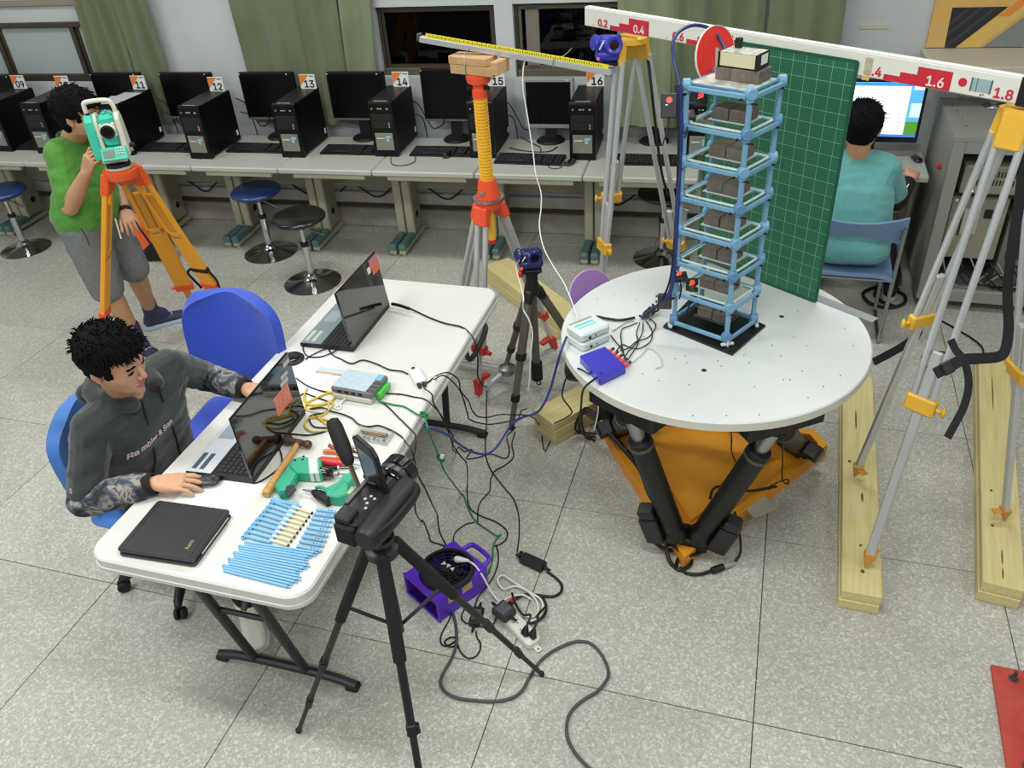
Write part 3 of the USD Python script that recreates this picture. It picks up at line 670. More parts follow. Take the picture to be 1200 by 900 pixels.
PALM2 = mat("palm_grey", (140, 156, 160), 0.35, 0.3)
# near laptop, its lid to the camera: the far end of the lid is +y
lap1, _ = laptop("open black laptop used by the man in the hoodie, asset sticker on its lid", (-1.708, 1.945, TT), 2.5, 88, PALM1, {"sticker": mat("palm_label", (70, 84, 100), 0.4),
    "lid": [("asset_sticker", 0.105, 0.165, 0.035, 0.145, STK_RED, "red and white asset sticker"), ("sticker_foot", 0.09, 0.106, 0.035, 0.145, STK_OR, None), ("label_strip", 0.168, 0.185, 0.10, 0.155, STK_W, None), ("label_strip", 0.19, 0.206, 0.115, 0.165, STK_W, None), ("label_strip", 0.222, 0.238, 0.15, 0.192, STK_W, None)]})
lap2, _ = laptop("open dark laptop with a grey palm rest, farther end of the folding table", (-1.722, 2.785, TT), 0.5, 84, PALM2, {"sticker": STK_W,
    "lid": [("asset_sticker", 0.205, 0.25, 0.115, 0.196, STK_P, "pink and orange asset sticker"), ("sticker_foot", 0.175, 0.206, 0.125, 0.196, STK_OR, None), ("label_strip", 0.198, 0.226, 0.085, 0.113, WHITE, None)]}, w=0.39, d=0.25)

# ---- papers, closed black case, mouse, puck
single("paper_sheet", tr(bx(0.26, 0.20, 0.0008, b=0.0002), (-1.66, 1.665, TT+0.0006), (0, 0, -4)), PAPER, "white sheet under the mouse and the near laptop's edge", "paper", smooth=False)
single("paper_sheet", tr(bx(0.21, 0.297, 0.0008, b=0.0002), (-1.715, 2.405, TT+0.0006), (0, 0, 2)), PAPER, "white sheet behind the near laptop's lid", "paper", smooth=False)
bc = Thing("black_case", "flat closed black case with gold lettering at the near corner of the table", "case", (-1.682, 1.472, TT), 3)
LEATHER = mat("black_leatherette", (38, 40, 43), 0.42, bump=0.15, scale=220)
bc.part("lower_cover", ext(rrect(0.272, 0.228, 0.014), 0.011, (0, 0, 0.001), b=0.003), LEATHER, local=True)
bc.part("inner_block", blk(-0.128, 0.128, -0.106, 0.106, 0.011, 0.022, 0.002), mat("inner_grey", (120, 122, 124), 0.5), local=True)
up = bc.part("upper_cover", ext(rrect(0.272, 0.228, 0.014), 0.011, (0, 0, 0.021), b=0.004), LEATHER, local=True)
up.part("piping", [tube(spline([(sx*0.118, -0.098, 0.0318), (sx*0.118, 0.098, 0.0318)], 2), 0.0015, 6) for sx in (-1, 1)], LEATHER, local=True)
up.part("gold_lettering", text("Aero", 0.013, (0.088, -0.055, 0.0316), (-0.05, 1, 0), (-1, -0.05, 0), 0.0008), mat("gold_print", (186, 172, 110), 0.35, 0.6), local=True, smooth=False)
bc.part("silver_clasp", blk(0.1355, 0.138, -0.07, 0.09, 0.014, 0.020, 0.001), mat("clasp", (190, 192, 194), 0.3, 0.5), local=True)
mouse((-1.733, 1.713, 0.745), -70, "dark mouse under the seated man's right hand", mat("mouse_dark", (46, 46, 50), 0.35))
pk = Thing("webcam_puck", "round black disc-shaped device on the table behind the near laptop", "device", (-1.828, 2.485, 0.74))
pk.part("disc", lathe([(0, 0), (0.046, 0), (0.05, 0.004), (0.05, 0.010), (0.044, 0.015), (0, 0.016)], 32), BLACK, local=True)
pk.part("cap", lathe([(0, 0.015), (0.034, 0.015), (0.034, 0.019), (0.028, 0.021), (0, 0.020)], 28), BLACKG, local=True)

# ---- scale ruler, data logger, hub, clear box
sr = Thing("scale_ruler", "pale blue scale ruler with a wooden edge on the table", "ruler", (-1.60, 2.437, TT), 0)
sr.part("blade", blk(-0.086, 0.086, -0.012, 0.020, 0.0005, 0.004, 0.001), mat("ruler_blue", (190, 206, 220), 0.4), local=True)
sr.part("wooden_edge", blk(-0.086, 0.086, -0.019, -0.012, 0.0005, 0.006, 0.001), mat("ruler_wood", (206, 170, 120), 0.5), local=True)
dq = Thing("data_logger", "grey data logger box with a green terminal block on the table", "device", (-1.437, 2.325, TT), -4)
dq.part("lower_body", blk(-0.085, 0.085, -0.065, 0.065, 0.003, 0.026, 0.004), mat("logger_beige", (196, 196, 182), 0.5), local=True)
dq.part("upper_body", blk(-0.092, 0.092, -0.06, 0.072, 0.026, 0.052, 0.005), mat("logger_grey", (104, 108, 110), 0.45), local=True)
dq.part("face_label", blk(-0.088, 0.06, -0.052, 0.068, 0.052, 0.0535, 0.0004), mat("logger_label", (190, 204, 216), 0.4, c2=(172, 188, 204), scale=60), local=True)
dq.part("blue_tab", blk(0.055, 0.082, 0.028, 0.066, 0.0525, 0.054, 0.0004), mat("logger_tab", (120, 178, 206), 0.4), local=True)
dq.part("side_key", [blk(0.062, 0.088, -0.05+0.026*k, -0.034+0.026*k, 0.052, 0.0545, 0.0006) for k in range(3)], mat("logger_key", (70, 74, 76), 0.5), local=True)
dq.part("green_terminal", blk(0.088, 0.108, -0.03, 0.055, 0.008, 0.034, 0.002), mat("terminal_green", (72, 190, 70), 0.4), local=True)
dq.part("port", [blk(-0.06+0.03*k, -0.044+0.03*k, -0.0625, -0.058, 0.034, 0.044, 0.0006) for k in range(4)], BLACKM, local=True)
hb = Thing("usb_hub", "small white hub with black plugs near the table's right edge", "hub", (-1.25, 2.462, TT), -52)
hb.part("body", blk(-0.05, 0.05, -0.024, 0.024, 0.001, 0.02, 0.004), WHITE, local=True)
hb.part("plug", [blk(0.05, 0.075, -0.018+0.02*k, -0.004+0.02*k, 0.003, 0.014, 0.002) for k in range(2)]+[blk(-0.072, -0.05, -0.007, 0.007, 0.003, 0.014, 0.002)], BLACK, local=True)
cb = Thing("parts_box", "small clear plastic box holding a brass rod and bolts", "box", (-1.267, 2.074, TT), -3)
CLEAR = custom("clear_plastic", {"t": ("transparent_bsdf", {"color": (0.95, 0.96, 0.96)}), "g": ("glossy_bsdf", {"color": (0.9, 0.9, 0.9), "roughness": 0.1}), "m": ("mix_closure", {"fac": 0.12})},
               [("t.BSDF", "m.closure1"), ("g.BSDF", "m.closure2")], "m.closure")
cb.part("tray", [blk(-0.07, 0.07, -0.032, 0.032, 0.0005, 0.002, 0.0003), blk(-0.07, -0.068, -0.032, 0.032, 0.002, 0.022, 0.0004), blk(0.068, 0.07, -0.032, 0.032, 0.002, 0.022, 0.0004), blk(-0.07, 0.07, -0.032, -0.030, 0.002, 0.022, 0.0004), blk(-0.07, 0.07, 0.030, 0.032, 0.002, 0.022, 0.0004)], CLEAR, local=True)
BRASS = mat("brass", (150, 128, 100), 0.35, 0.7)
cb.part("rod", cyl((-0.055, 0.014, 0.011), (0.05, 0.014, 0.011), 0.007, n=12), BRASS, local=True)
for k in range(6): cb.part("bolt", [cyl((-0.055+0.02*k, -0.012+0.006*(k % 2), 0.003), (-0.045+0.02*k, -0.02, 0.006), 0.003, n=8), ball((-0.055+0.02*k, -0.012+0.006*(k % 2), 0.005), 0.005, 1)], STEEL, local=True)

# ---- hammer, power screwdrivers, screwdrivers, pliers
ORD = ["first", "second", "third", "fourth", "fifth", "sixth", "seventh", "eighth", "ninth", "tenth", "eleventh", "twelfth", "thirteenth", "last"]
WOOD = mat("hammer_wood", (206, 160, 98), 0.45, c2=(186, 138, 78), scale=6, stretch=(1, 12, 12))
hm = Thing("hammer", "ball peen hammer with a pale wooden handle lying on the table", "hammer", (-1.51, 1.85, TT))
a, b = np.array((-1.487, 1.703, TT+0.015)), np.array((-1.497, 1.985, TT+0.017))
a, b = np.array((-1.488, 1.696, 0.755)), np.array((-1.513, 1.964, 0.757))
hm.part("handle", tr(lathe([(0, 0), (0.013, 0), (0.0155, 0.01), (0.0145, 0.12), (0.0105, 0.24), (0.011, np.linalg.norm(b-a)), (0, np.linalg.norm(b-a))], 18), a, R=frame(b-a)), WOOD)
dh = unit(np.array((-1.435, 1.966, 0.757))-np.array((-1.536, 1.974, 0.757)))
hc = b+0.004*unit(b-a)
hh = [(0, -0.052), (0.017, -0.052), (0.019, -0.048), (0.019, -0.036), (0.012, -0.026), (0.0125, 0.012), (0.010, 0.022), (0.013, 0.030), (0.0155, 0.040), (0.013, 0.051), (0.006, 0.056), (0, 0.057)]
hm.part("head", tr(lathe([(r, z) for r, z in hh], 20), hc+np.array([0, 0, 0.003]), R=frame(dh)), mat("hammer_head", (112, 88, 74), 0.5, 0.6, c2=(80, 66, 58), scale=60), smooth=40)
TEALG = mat("tool_green", (34, 158, 124), 0.4)
GREY3 = mat("tool_dark", (44, 46, 48), 0.55)
def gun_outline(pts, thick, z): return ext(Polygon(pts).buffer(0.006).buffer(-0.003), thick, (0, 0, z), b=0.004)
dr = Thing("power_screwdriver", "green pistol grip power screwdriver with a black chuck beside the hammer", "screwdriver", (-1.40, 1.83, TT), 0)
P2 = lambda pts: [tuple(q[:2]) for q in pts]
body = P2([(-1.466, 1.855, 0.745), (-1.443, 1.874, 0.745), (-1.37, 1.876, 0.745), (-1.336, 1.815, 0.745), (-1.357, 1.806, 0.745), (-1.42, 1.797, 0.745), (-1.457, 1.82, 0.745)])
grip = P2([(-1.47, 1.863, 0.745), (-1.416, 1.825, 0.745), (-1.419, 1.788, 0.745), (-1.413, 1.741, 0.745), (-1.41, 1.707, 0.745), (-1.433, 1.702, 0.745), (-1.463, 1.726, 0.745), (-1.465, 1.782, 0.745)])
off = lambda pts: [(x+1.40, y-1.83) for x, y in pts]
dr.part("grip", gun_outline(off(grip), 0.034, 0.004), TEALG, local=True)
dr.part("body", gun_outline(off(body), 0.042, 0.002), TEALG, local=True)
dr.part("grip_pad", ext(Polygon(off(P2([(-1.417, 1.728, 0.775), (-1.402, 1.736, 0.775), (-1.385, 1.722, 0.775), (-1.388, 1.688, 0.775), (-1.408, 1.7, 0.775)]))).buffer(0.003), 0.006, (0, 0, 0.034)), GREY3, local=True)
dr.part("silver_collar", gun_outline(off(P2([(-1.414, 1.871, 0.745), (-1.382, 1.873, 0.745), (-1.345, 1.809, 0.745), (-1.372, 1.803, 0.745)])), 0.044, 0.003), mat("tool_silver", (206, 212, 212), 0.35), local=True)
a, b = np.array((-1.348, 1.834, 0.765)), np.array((-1.303, 1.835, 0.765))
dr.part("chuck", tr(lathe([(0, 0), (0.021, 0), (0.022, 0.006), (0.02, np.linalg.norm(b-a)*0.7), (0.015, np.linalg.norm(b-a)), (0, np.linalg.norm(b-a))], 18), a, R=frame(b-a)), BLACKG)
c = np.array((-1.245, 1.847, 0.762))
dr.part("bit", [tr(lathe([(0, 0), (0.008, 0), (0.008, 0.016), (0.0035, 0.02), (0.0035, np.linalg.norm(c-b)), (0, np.linalg.norm(c-b))], 12), b, R=frame(c-b))], STEEL)
dr.part("trigger", blk(-0.012, 0.010, -0.012, -0.004, 0.015, 0.03, 0.003).apply_translation((-0.02, 0.004, 0)), GREY3, local=True)
dr.part("screw", [cyl((x, y, 0.043), (x, y, 0.046), 0.004, n=8) for x, y in ((-0.055, 0.02), (-0.03, 0.03), (-0.035, 0.045))], BLACKM, local=True)
d2 = Thing("power_screwdriver", "green power screwdriver with a black nose pointing left, half hidden by the camcorder", "screwdriver", (-1.30, 1.76, TT), 0)
off = lambda pts: [(x+1.30, y-1.76) for x, y in pts]
a, b = np.array((-1.336, 1.742, 0.76)), np.array((-1.255, 1.714, 0.76))
d2.part("nose", tr(lathe([(0, 0), (0.008, 0.002), (0.018, 0.03), (0.021, np.linalg.norm(b-a)), (0, np.linalg.norm(b-a))], 18), a, R=frame(b-a)), BLACK)
d2.part("bit", cyl(np.array((-1.373, 1.744, 0.758)), a, 0.003, 0.006, n=10), STEEL)
d2.part("body", gun_outline(off(P2([(-1.283, 1.745, 0.745), (-1.268, 1.765, 0.745), (-1.246, 1.796, 0.745), (-1.217, 1.777, 0.745), (-1.204, 1.737, 0.745), (-1.225, 1.716, 0.745), (-1.262, 1.716, 0.745)])), 0.042, 0.002), TEALG, local=True)
d2.part("handle", gun_outline(off(P2([(-1.259, 1.784, 0.745), (-1.257, 1.82, 0.745), (-1.242, 1.841, 0.745), (-1.219, 1.819, 0.745), (-1.224, 1.784, 0.745), (-1.23, 1.765, 0.745)])), 0.036, 0.004), TEALG, local=True)
d2.part("guard", wire([tuple(np.array(q)) for q in [(-1.32, 1.74, 0.78), (-1.303, 1.748, 0.78), (-1.259, 1.736, 0.78), (-1.246, 1.748, 0.78), (-1.239, 1.784, 0.78)]], 0.006, 8), TEALG)
sd = Thing("screwdriver", "red handled screwdriver lying on the table beside the pliers", "screwdriver", (-1.35, 1.91, TT))
a, b, c = np.array((-1.395, 1.896, 0.755)), np.array((-1.299, 1.903, 0.755)), np.array((-1.234, 1.909, 0.754))
L1 = np.linalg.norm(b-a)
sd.part("handle", tr(lathe([(0, 0), (0.012, 0.002), (0.016, 0.012), (0.0165, L1*0.6), (0.014, L1*0.9), (0.015, L1), (0, L1)], 14), a, R=frame(b-a)), mat("handle_red", (208, 44, 48), 0.35))
sd.part("collar", cyl(b, b+(c-b)*0.3, 0.0145, 0.012, 14), mat("collar_grey", (120, 116, 116), 0.4))
sd.part("shaft", cyl(b, c, 0.0035, n=10), STEEL)
s2 = Thing("screwdriver", "slim black handled screwdriver with a white band, beside the red one", "screwdriver", (-1.33, 1.885, TT))
a, b, c = np.array((-1.363, 1.869, 0.748)), np.array((-1.315, 1.885, 0.748)), np.array((-1.25, 1.899, 0.748))
s2.part("handle", cyl(a, b, 0.0075, n=12, ch=0.002), BLACK); s2.part("band", cyl(b, b+(c-b)*0.08, 0.008, n=12), WHITE); s2.part("shaft", cyl(b, c, 0.0025, n=8), STEEL)
s2.part("end_cap", cyl(a+(a-b)*0.5, a, 0.007, n=10), mat("cap_tan", (206, 170, 120), 0.5))
ORANGE = mat("plier_orange", (214, 120, 56), 0.45); RUST = mat("plier_rust", (150, 86, 62), 0.5)
def pliers(label, h1, h2, jaw, m1, m2):
    p = [np.array(q) for q in h1], [np.array(q) for q in h2], [np.array(q) for q in jaw]
    t = Thing("pliers", label, "pliers", (*p[2][0][:2], TT))
    t.part("handle", wire(p[0], 0.0075, 8), m1); t.part("handle", wire(p[1], 0.0075, 8), m2)
    for q in range(2): t.part("jaw", hull(np.vstack([ball(p[2][0], 0.009, 1).vertices, ball(p[2][1]+np.array([0, (-1)**q*0.004, 0]), 0.004, 1).vertices])), STEEL)
    t.part("pivot", cyl(p[2][0], p[2][0]+np.array([0, 0, 0.012]), 0.007, n=12), STEEL)
pliers("orange handled pliers lying nearest the red screwdriver", [(-1.404, 1.95, 0.752), (-1.37, 1.957, 0.752), (-1.328, 1.952, 0.752)], [(-1.342, 1.927, 0.75), (-1.323, 1.941, 0.75), (-1.311, 1.958, 0.75)], [(-1.312, 1.955, 0.752), (-1.255, 1.954, 0.752)], ORANGE, ORANGE)
pliers("brown handled pliers with curved jaws, behind the orange ones", [(-1.394, 1.979, 0.758), (-1.363, 1.966, 0.758), (-1.311, 1.963, 0.758), (-1.293, 1.967, 0.758)], [(-1.392, 2.021, 0.752), (-1.354, 2.005, 0.752), (-1.312, 1.989, 0.752)], [(-1.3, 1.979, 0.755), (-1.251, 1.96, 0.755)], RUST, ORANGE)

# ---- the laid out model members
BLUEP = mat("model_blue", (126, 182, 222), 0.5, rnd=0.06)
CREAM = mat("dowel_cream", (226, 214, 176), 0.5)
STRAW = mat("straw_clear", (222, 222, 216), 0.25, spec=0.5)
def stick(name, a, b, w, h, lab, grp, cat, ends=True):
    a, b = np.array(a), np.array(b)
    t = Thing(name, lab, cat, (*((a+b)/2)[:2], TT), group=grp)
    t.part("bar", bar(a, b, w, h, ch=0.001), BLUEP)
    d = unit(b-a)
    if ends:
        t.part("end_tab", [bar(b, b+d*0.012, w*0.5, h*0.6, ch=0.0006)], BLUEP)
    return t
A0, A1, B0, B1 = np.array((-1.447, 1.494, 0)), np.array((-1.213, 1.505, 0)), np.array((-1.452, 1.373, 0)), np.array((-1.212, 1.362, 0))
N = 14
for k in range(N):
    s = k/(N-1); j = 0.010*math.sin(2.1*k); j2 = 0.009*math.sin(1.3*k+1)
    a, b = A0*(1-s)+B0*s+np.array([j, 0, TT+0.005]), A1*(1-s)+B1*s+np.array([j2, 0, TT+0.005])
    stick("model_strut", a, b, 0.0078, 0.008, f"long pale blue model strut, {ORD[N-1-k]} of the tight row counted from the near table edge", "long blue struts laid side by side", "model strut")
def rowline(pa, pb, qa, qb, n): 
    for k in range(n):
        s = k/(n-1); yield k, np.array(pa)*(1-s)+np.array(pb)*s, np.array(qa)*(1-s)+np.array(qb)*s
for k, a, b in rowline((-1.452, 1.516, 0.746), (-1.444, 1.678, 0.746), (-1.362, 1.51, 0.746), (-1.355, 1.661, 0.746), 9):
    t = stick("model_joint", a, b, 0.010, 0.010, f"short blue rod with a ring end, {ORD[k]} up the left column behind the long struts", "blue rods with ring ends", "model part", False)
    d = unit(b-a); n_ = np.array([-d[1], d[0], 0])
    t.part("ring_end", [tr(lathe([(0.004, 0), (0.007, 0), (0.007, 0.008), (0.004, 0.008), (0.004, 0)], 12, cap=False), a-d*0.008+s*n_*0.007+np.array([0, 0, -0.004])) for s in (-1, 1)]+[bar(a-d*0.016, a, 0.006, 0.007)], BLUEP)
a, b = np.array((-1.463, 1.689, 0.747)), np.array((-1.359, 1.679, 0.747))
stick("model_rod", a, b, 0.013, 0.012, "single thicker blue rod nearest the power screwdriver", None, "model part")
for k, a, b in rowline((-1.356, 1.519, 0.746), (-1.361, 1.671, 0.746), (-1.303, 1.513, 0.746), (-1.299, 1.661, 0.746), 9):
    t = Thing("wooden_dowel", f"cream dowel with a clear sleeve, {ORD[k]} up the middle column behind the long struts", "dowel", (*((a+b)/2)[:2], TT), group="cream dowels in the middle column")
    t.part("dowel", cyl(a, b, 0.0045, n=10), CREAM); t.part("sleeve", cyl(a-(b-a)*0.28, a+(b-a)*0.12, 0.0052, n=10), STRAW); t.part("tip", cyl(b, b+(b-a)*0.06, 0.0046, n=8), mat("dowel_tip", (60, 54, 44), 0.6))
for k, a, b in rowline((-1.272, 1.516, 0.746), (-1.29, 1.679, 0.746), (-1.198, 1.515, 0.746), (-1.223, 1.682, 0.746), 9):
    t = stick("model_tenon", a, b, 0.011, 0.009, f"short blue slotted rod, {ORD[k]} up the right column behind the long struts", "short slotted blue rods", "model part", False)
    d = unit(b-a)
    t.part("slot_tip", [bar(b, b+d*0.012, 0.008, 0.006)], BLUEP); t.part("slot", [cyl(b-d*(0.012+0.01*q)+np.array([0, 0, 0.004]), b-d*(0.012+0.01*q)+np.array([0, 0, 0.0053]), 0.002, n=8) for q in range(2)], BLACKM)

# ---- cables on the table
TZ = TT+0.004
YCAB = mat("cable_yellow", (216, 188, 66), 0.45)
cable([(-1.659, 2.302, 0.746), (-1.641, 2.241, 0.746), (-1.599, 2.204, 0.746), (-1.559, 2.212, 0.746), (-1.523, 2.243, 0.746), (-1.526, 2.277, 0.746), (-1.557, 2.294, 0.746), (-1.588, 2.252, 0.746), (-1.611, 2.213, 0.746), (-1.596, 2.171, 0.746), (-1.561, 2.201, 0.746), (-1.511, 2.234, 0.746), (-1.505, 2.179, 0.746), (-1.523, 2.142, 0.746), (-1.556, 2.124, 0.746), (-1.552, 2.083, 0.746), (-1.512, 2.054, 0.746), (-1.461, 2.065, 0.746), (-1.442, 2.096, 0.746), (-1.462, 2.123, 0.746), (-1.518, 2.133, 0.746), (-1.554, 2.147, 0.746), (-1.506, 2.124, 0.746), (-1.434, 2.081, 0.746)], 0.004, YCAB, "yellow network cable coiled beside the near laptop", n=6)
cable([(-1.742, 2.361, 0.744), (-1.67, 2.321, 0.744), (-1.598, 2.3, 0.744), (-1.529, 2.296, 0.744)], 0.0028, CABLE, "black cord from the near laptop's lid to the data logger")
cable([(-1.665, 2.256, 0.744), (-1.651, 2.271, 0.744), (-1.615, 2.261, 0.744), (-1.554, 2.245, 0.744), (-1.529, 2.238, 0.744)], 0.0028, CABLE, "short black cord arching over the yellow coil")
cable([(-1.606, 2.169, 0.746), (-1.572, 2.182, 0.746), (-1.535, 2.195, 0.746), (-1.492, 2.182, 0.746), (-1.446, 2.175, 0.746), (-1.395, 2.159, 0.746), (-1.353, 2.13, 0.746), (-1.309, 2.124, 0.746), (-1.273, 2.137, 0.746), (-1.21, 2.119, 0.746), (-1.168, 2.097, 0.746)], 0.003, CABLE, "black cord running from the near laptop across to the table's right edge")
cable([(-1.611, 1.983, 0.745), (-1.579, 2.021, 0.745), (-1.513, 2.03, 0.745), (-1.47, 2.054, 0.745), (-1.45, 2.085, 0.745), (-1.512, 2.082, 0.745), (-1.557, 2.126, 0.745), (-1.548, 2.149, 0.745), (-1.514, 2.167, 0.745)], 0.003, CABLE, "black cord looping around the front of the yellow coil")
cable([(-1.59, 1.953, 0.745), (-1.545, 1.899, 0.745), (-1.524, 1.856, 0.745), (-1.531, 1.804, 0.745), (-1.561, 1.752, 0.745), (-1.603, 1.756, 0.745), (-1.664, 1.756, 0.745), (-1.711, 1.723, 0.745)], 0.0026, CABLE, "black mouse cord in front of the near laptop")
cable([*[(-1.529, 2.254, 0.745), (-1.519, 2.177, 0.745), (-1.543, 2.167, 0.745), (-1.62, 2.173, 0.745)], ], 0.003, mat("cable_white", (226, 226, 222), 0.5), "white cord between the near laptop and the data logger", n=6)
wr = Thing("cord_knot", "white cord knotted into a small ring in front of the data logger", "cord", (-1.479, 2.212, 0.742))
wr.part("ring", tube(spline([(0.012*math.cos(t), 0.012*math.sin(t), 0.004+0.003*math.sin(2*t)) for t in np.linspace(0, 6.28, 9)[:-1]], 6, True), 0.004, 6, True), LOOKS["cable_white"], local=True)
wr.part("tail", wire([(0, 0.012, 0.006), (0.004, 0.05, 0.006), (0.012, 0.075, 0.016)], 0.004), LOOKS["cable_white"], local=True)
cable([*[(-1.341, 2.287, 0.745), (-1.281, 2.249, 0.745), (-1.217, 2.197, 0.745), (-1.175, 2.164, 0.745), (-1.125, 2.123, 0.745)]], 0.003, CABLE, "black cord from the data logger's rear to the right edge of the table")
cable([(-1.835, 2.59, 0.746), (-1.807, 2.547, 0.746), (-1.765, 2.515, 0.746), (-1.714, 2.525, 0.746), (-1.675, 2.573, 0.746), (-1.679, 2.613, 0.746), (-1.717, 2.592, 0.746), (-1.741, 2.56, 0.746), (-1.761, 2.522, 0.746), (-1.77, 2.494, 0.746)], 0.0026, CABLE, "black cord coiled beside the rear laptop's corner")
cable([(-1.717, 2.592, 0.746), (-1.67, 2.547, 0.746), (-1.619, 2.524, 0.746), (-1.561, 2.502, 0.746), (-1.526, 2.535, 0.746), (-1.462, 2.522, 0.746), (-1.388, 2.492, 0.746), (-1.334, 2.49, 0.746), (-1.299, 2.478, 0.746)], 0.003, CABLE, "black cord from the rear laptop to the white hub")
cable([(-1.572, 2.954, 0.775), (-1.531, 2.946, 0.775), (-1.472, 2.925, 0.775)], 0.007, CABLE, "thick black plug and lead at the rear laptop's hinge")
SEC1 = [(-1.51, 2.985, 0.746), (-1.445, 2.95, 0.746), (-1.368, 2.911, 0.746), (-1.288, 2.881, 0.746), (-1.211, 2.866, 0.746), (-1.163, 2.831, 0.746)]
cable([*SEC1, (-1.052, 2.613, 0.846), (-1.069, 2.672, 0.724), (-1.092, 2.709, 0.61), (-1.09, 2.752, 0.528), (-1.343, 3.452, 0.004)], 0.0035, CABLE, "black charger lead from the rear laptop over the table's far right corner")

# ================================================================ shake table, tower model, board, staff, tripods, timber
ZT = 0.92
TC = np.array((-0.143, 2.739, 0.0)); TR_ = 0.564
DISCW = mat("disc_white", (208, 211, 211), 0.42, c2=(203, 207, 207), scale=5)
sh = Thing("shake_table", "round white shake table on six black actuators over a yellow triangular base", "shake table", (*TC[:2], 0))
sh.part("round_plate", tr(lathe([(0, -0.038), (TR_-0.004, -0.038), (TR_, -0.034), (TR_, -0.003), (TR_-0.003, 0), (0, 0)], 96), TC+np.array([0, 0, ZT])), DISCW, smooth=40)
sh.part("edge_band", tr(lathe([(TR_+0.0002, -0.035), (TR_+0.0015, -0.034), (TR_+0.0015, -0.004), (TR_+0.0002, -0.003)], 96, cap=False), TC+np.array([0, 0, ZT])), mat("disc_edge", (206, 206, 196), 0.5), smooth=40)
holes = [cyl((0, 0, 0), (0, 0, 0.0006), 0.0035, n=8)]
hp = [(-0.251, 2.528, 0.92), (-0.218, 2.552, 0.92), (-0.088, 2.51, 0.92), (-0.349, 2.409, 0.92), (-0.207, 2.509, 0.92), (-0.102, 2.541, 0.92), (-0.182, 2.373, 0.92), (-0.287, 2.378, 0.92), (0.032, 2.406, 0.92), (-0.151, 2.202, 0.92), (-0.046, 2.224, 0.92), (0.056, 2.25, 0.92), (0.124, 2.467, 0.92), (0.146, 2.471, 0.92), (0.184, 2.532, 0.92), (0.006, 2.551, 0.92), (-0.015, 2.598, 0.92), (0.205, 2.377, 0.92), (0.254, 2.452, 0.92), (0.331, 2.849, 0.92), (0.079, 2.68, 0.92), (0.152, 2.753, 0.92), (0.197, 2.702, 0.92), (0.111, 2.616, 0.92), (-0.615, 2.909, 0.92), (-0.46, 2.922, 0.92), (-0.554, 2.956, 0.92), (-0.382, 2.652, 0.92), (0.163, 2.946, 0.92), (-0.555, 2.469, 0.92), (0.357, 2.733, 0.92), (0.309, 2.53, 0.92)]
sh.part("bolt_holes", [tr(cyl((0, 0, 0), (0, 0, 0.0005), 0.0028, n=8), q) for q in hp], mat("hole_dark", (60, 58, 56), 0.8), kind="stuff")
sh.part("large_bolt", [tr(cyl((0, 0, 0), (0, 0, 0.0012), 0.009, n=16), q) for q in ((-0.143, 2.472, 0.92), (0.105, 2.896, 0.92))][0], GREY3)
sh.part("large_bolt", tr(cyl((0, 0, 0), (0, 0, 0.0012), 0.009, n=16), (0.105, 2.896, 0.92)), GREY3)
sh.part("plate_rib", tr(lathe([(0.16, -0.085), (0.30, -0.085), (0.30, -0.038), (0.16, -0.038), (0.16, -0.085)], 48, cap=False), TC+np.array([0, 0, ZT])), BLACKM)
YB = mat("base_yellow", (232, 158, 42), 0.45, c2=(222, 146, 36), scale=4)
tri = Polygon([(-0.155, 2.385), (0.40, 3.24), (0.34, 3.34), (-0.62, 3.29), (-0.67, 3.19)])
sh.part("base_pan", ext(tri.buffer(-0.02), 0.015, (0, 0, 0.02)), YB, smooth=False)
sh.part("base_rim", ext(tri.difference(tri.buffer(-0.022, join_style=2)), 0.06, (0, 0, 0.0)), YB, smooth=False)
sh.part("base_lip", ext(tri.buffer(-0.0, join_style=2).difference(tri.buffer(-0.036, join_style=2)), 0.006, (0, 0, 0.06)), YB, smooth=False)
sh.part("centre_plate", ext(Polygon([(-0.155, 2.62), (0.16, 3.12), (-0.44, 3.10)]), 0.012, (0, 0, 0.036)), YB, smooth=False)
sh.part("paper_card", tr(bx(0.12, 0.09, 0.002, b=0.0005), (0.12, 2.755, 0.06), (0, 0, 40)), mat("card_beige", (178, 172, 152), 0.7))
ACT = mat("actuator_black", (20, 20, 21), 0.5); MOT = mat("motor_black", (26, 26, 28), 0.4)
bases = [np.array((-0.155, 2.50, 0.12)), np.array((0.27, 3.20, 0.12)), np.array((-0.56, 3.17, 0.12))]
tops = [np.array((TC[0]+0.43*math.cos(math.radians(a)), TC[1]+0.43*math.sin(math.radians(a)), ZT-0.10)) for a in (-28, 92, 208)]
tops = [np.array((0.124, 2.372, 0.8)), np.array((-0.143, 3.12, 0.80)), np.array((-0.383, 2.34, 0.8))]
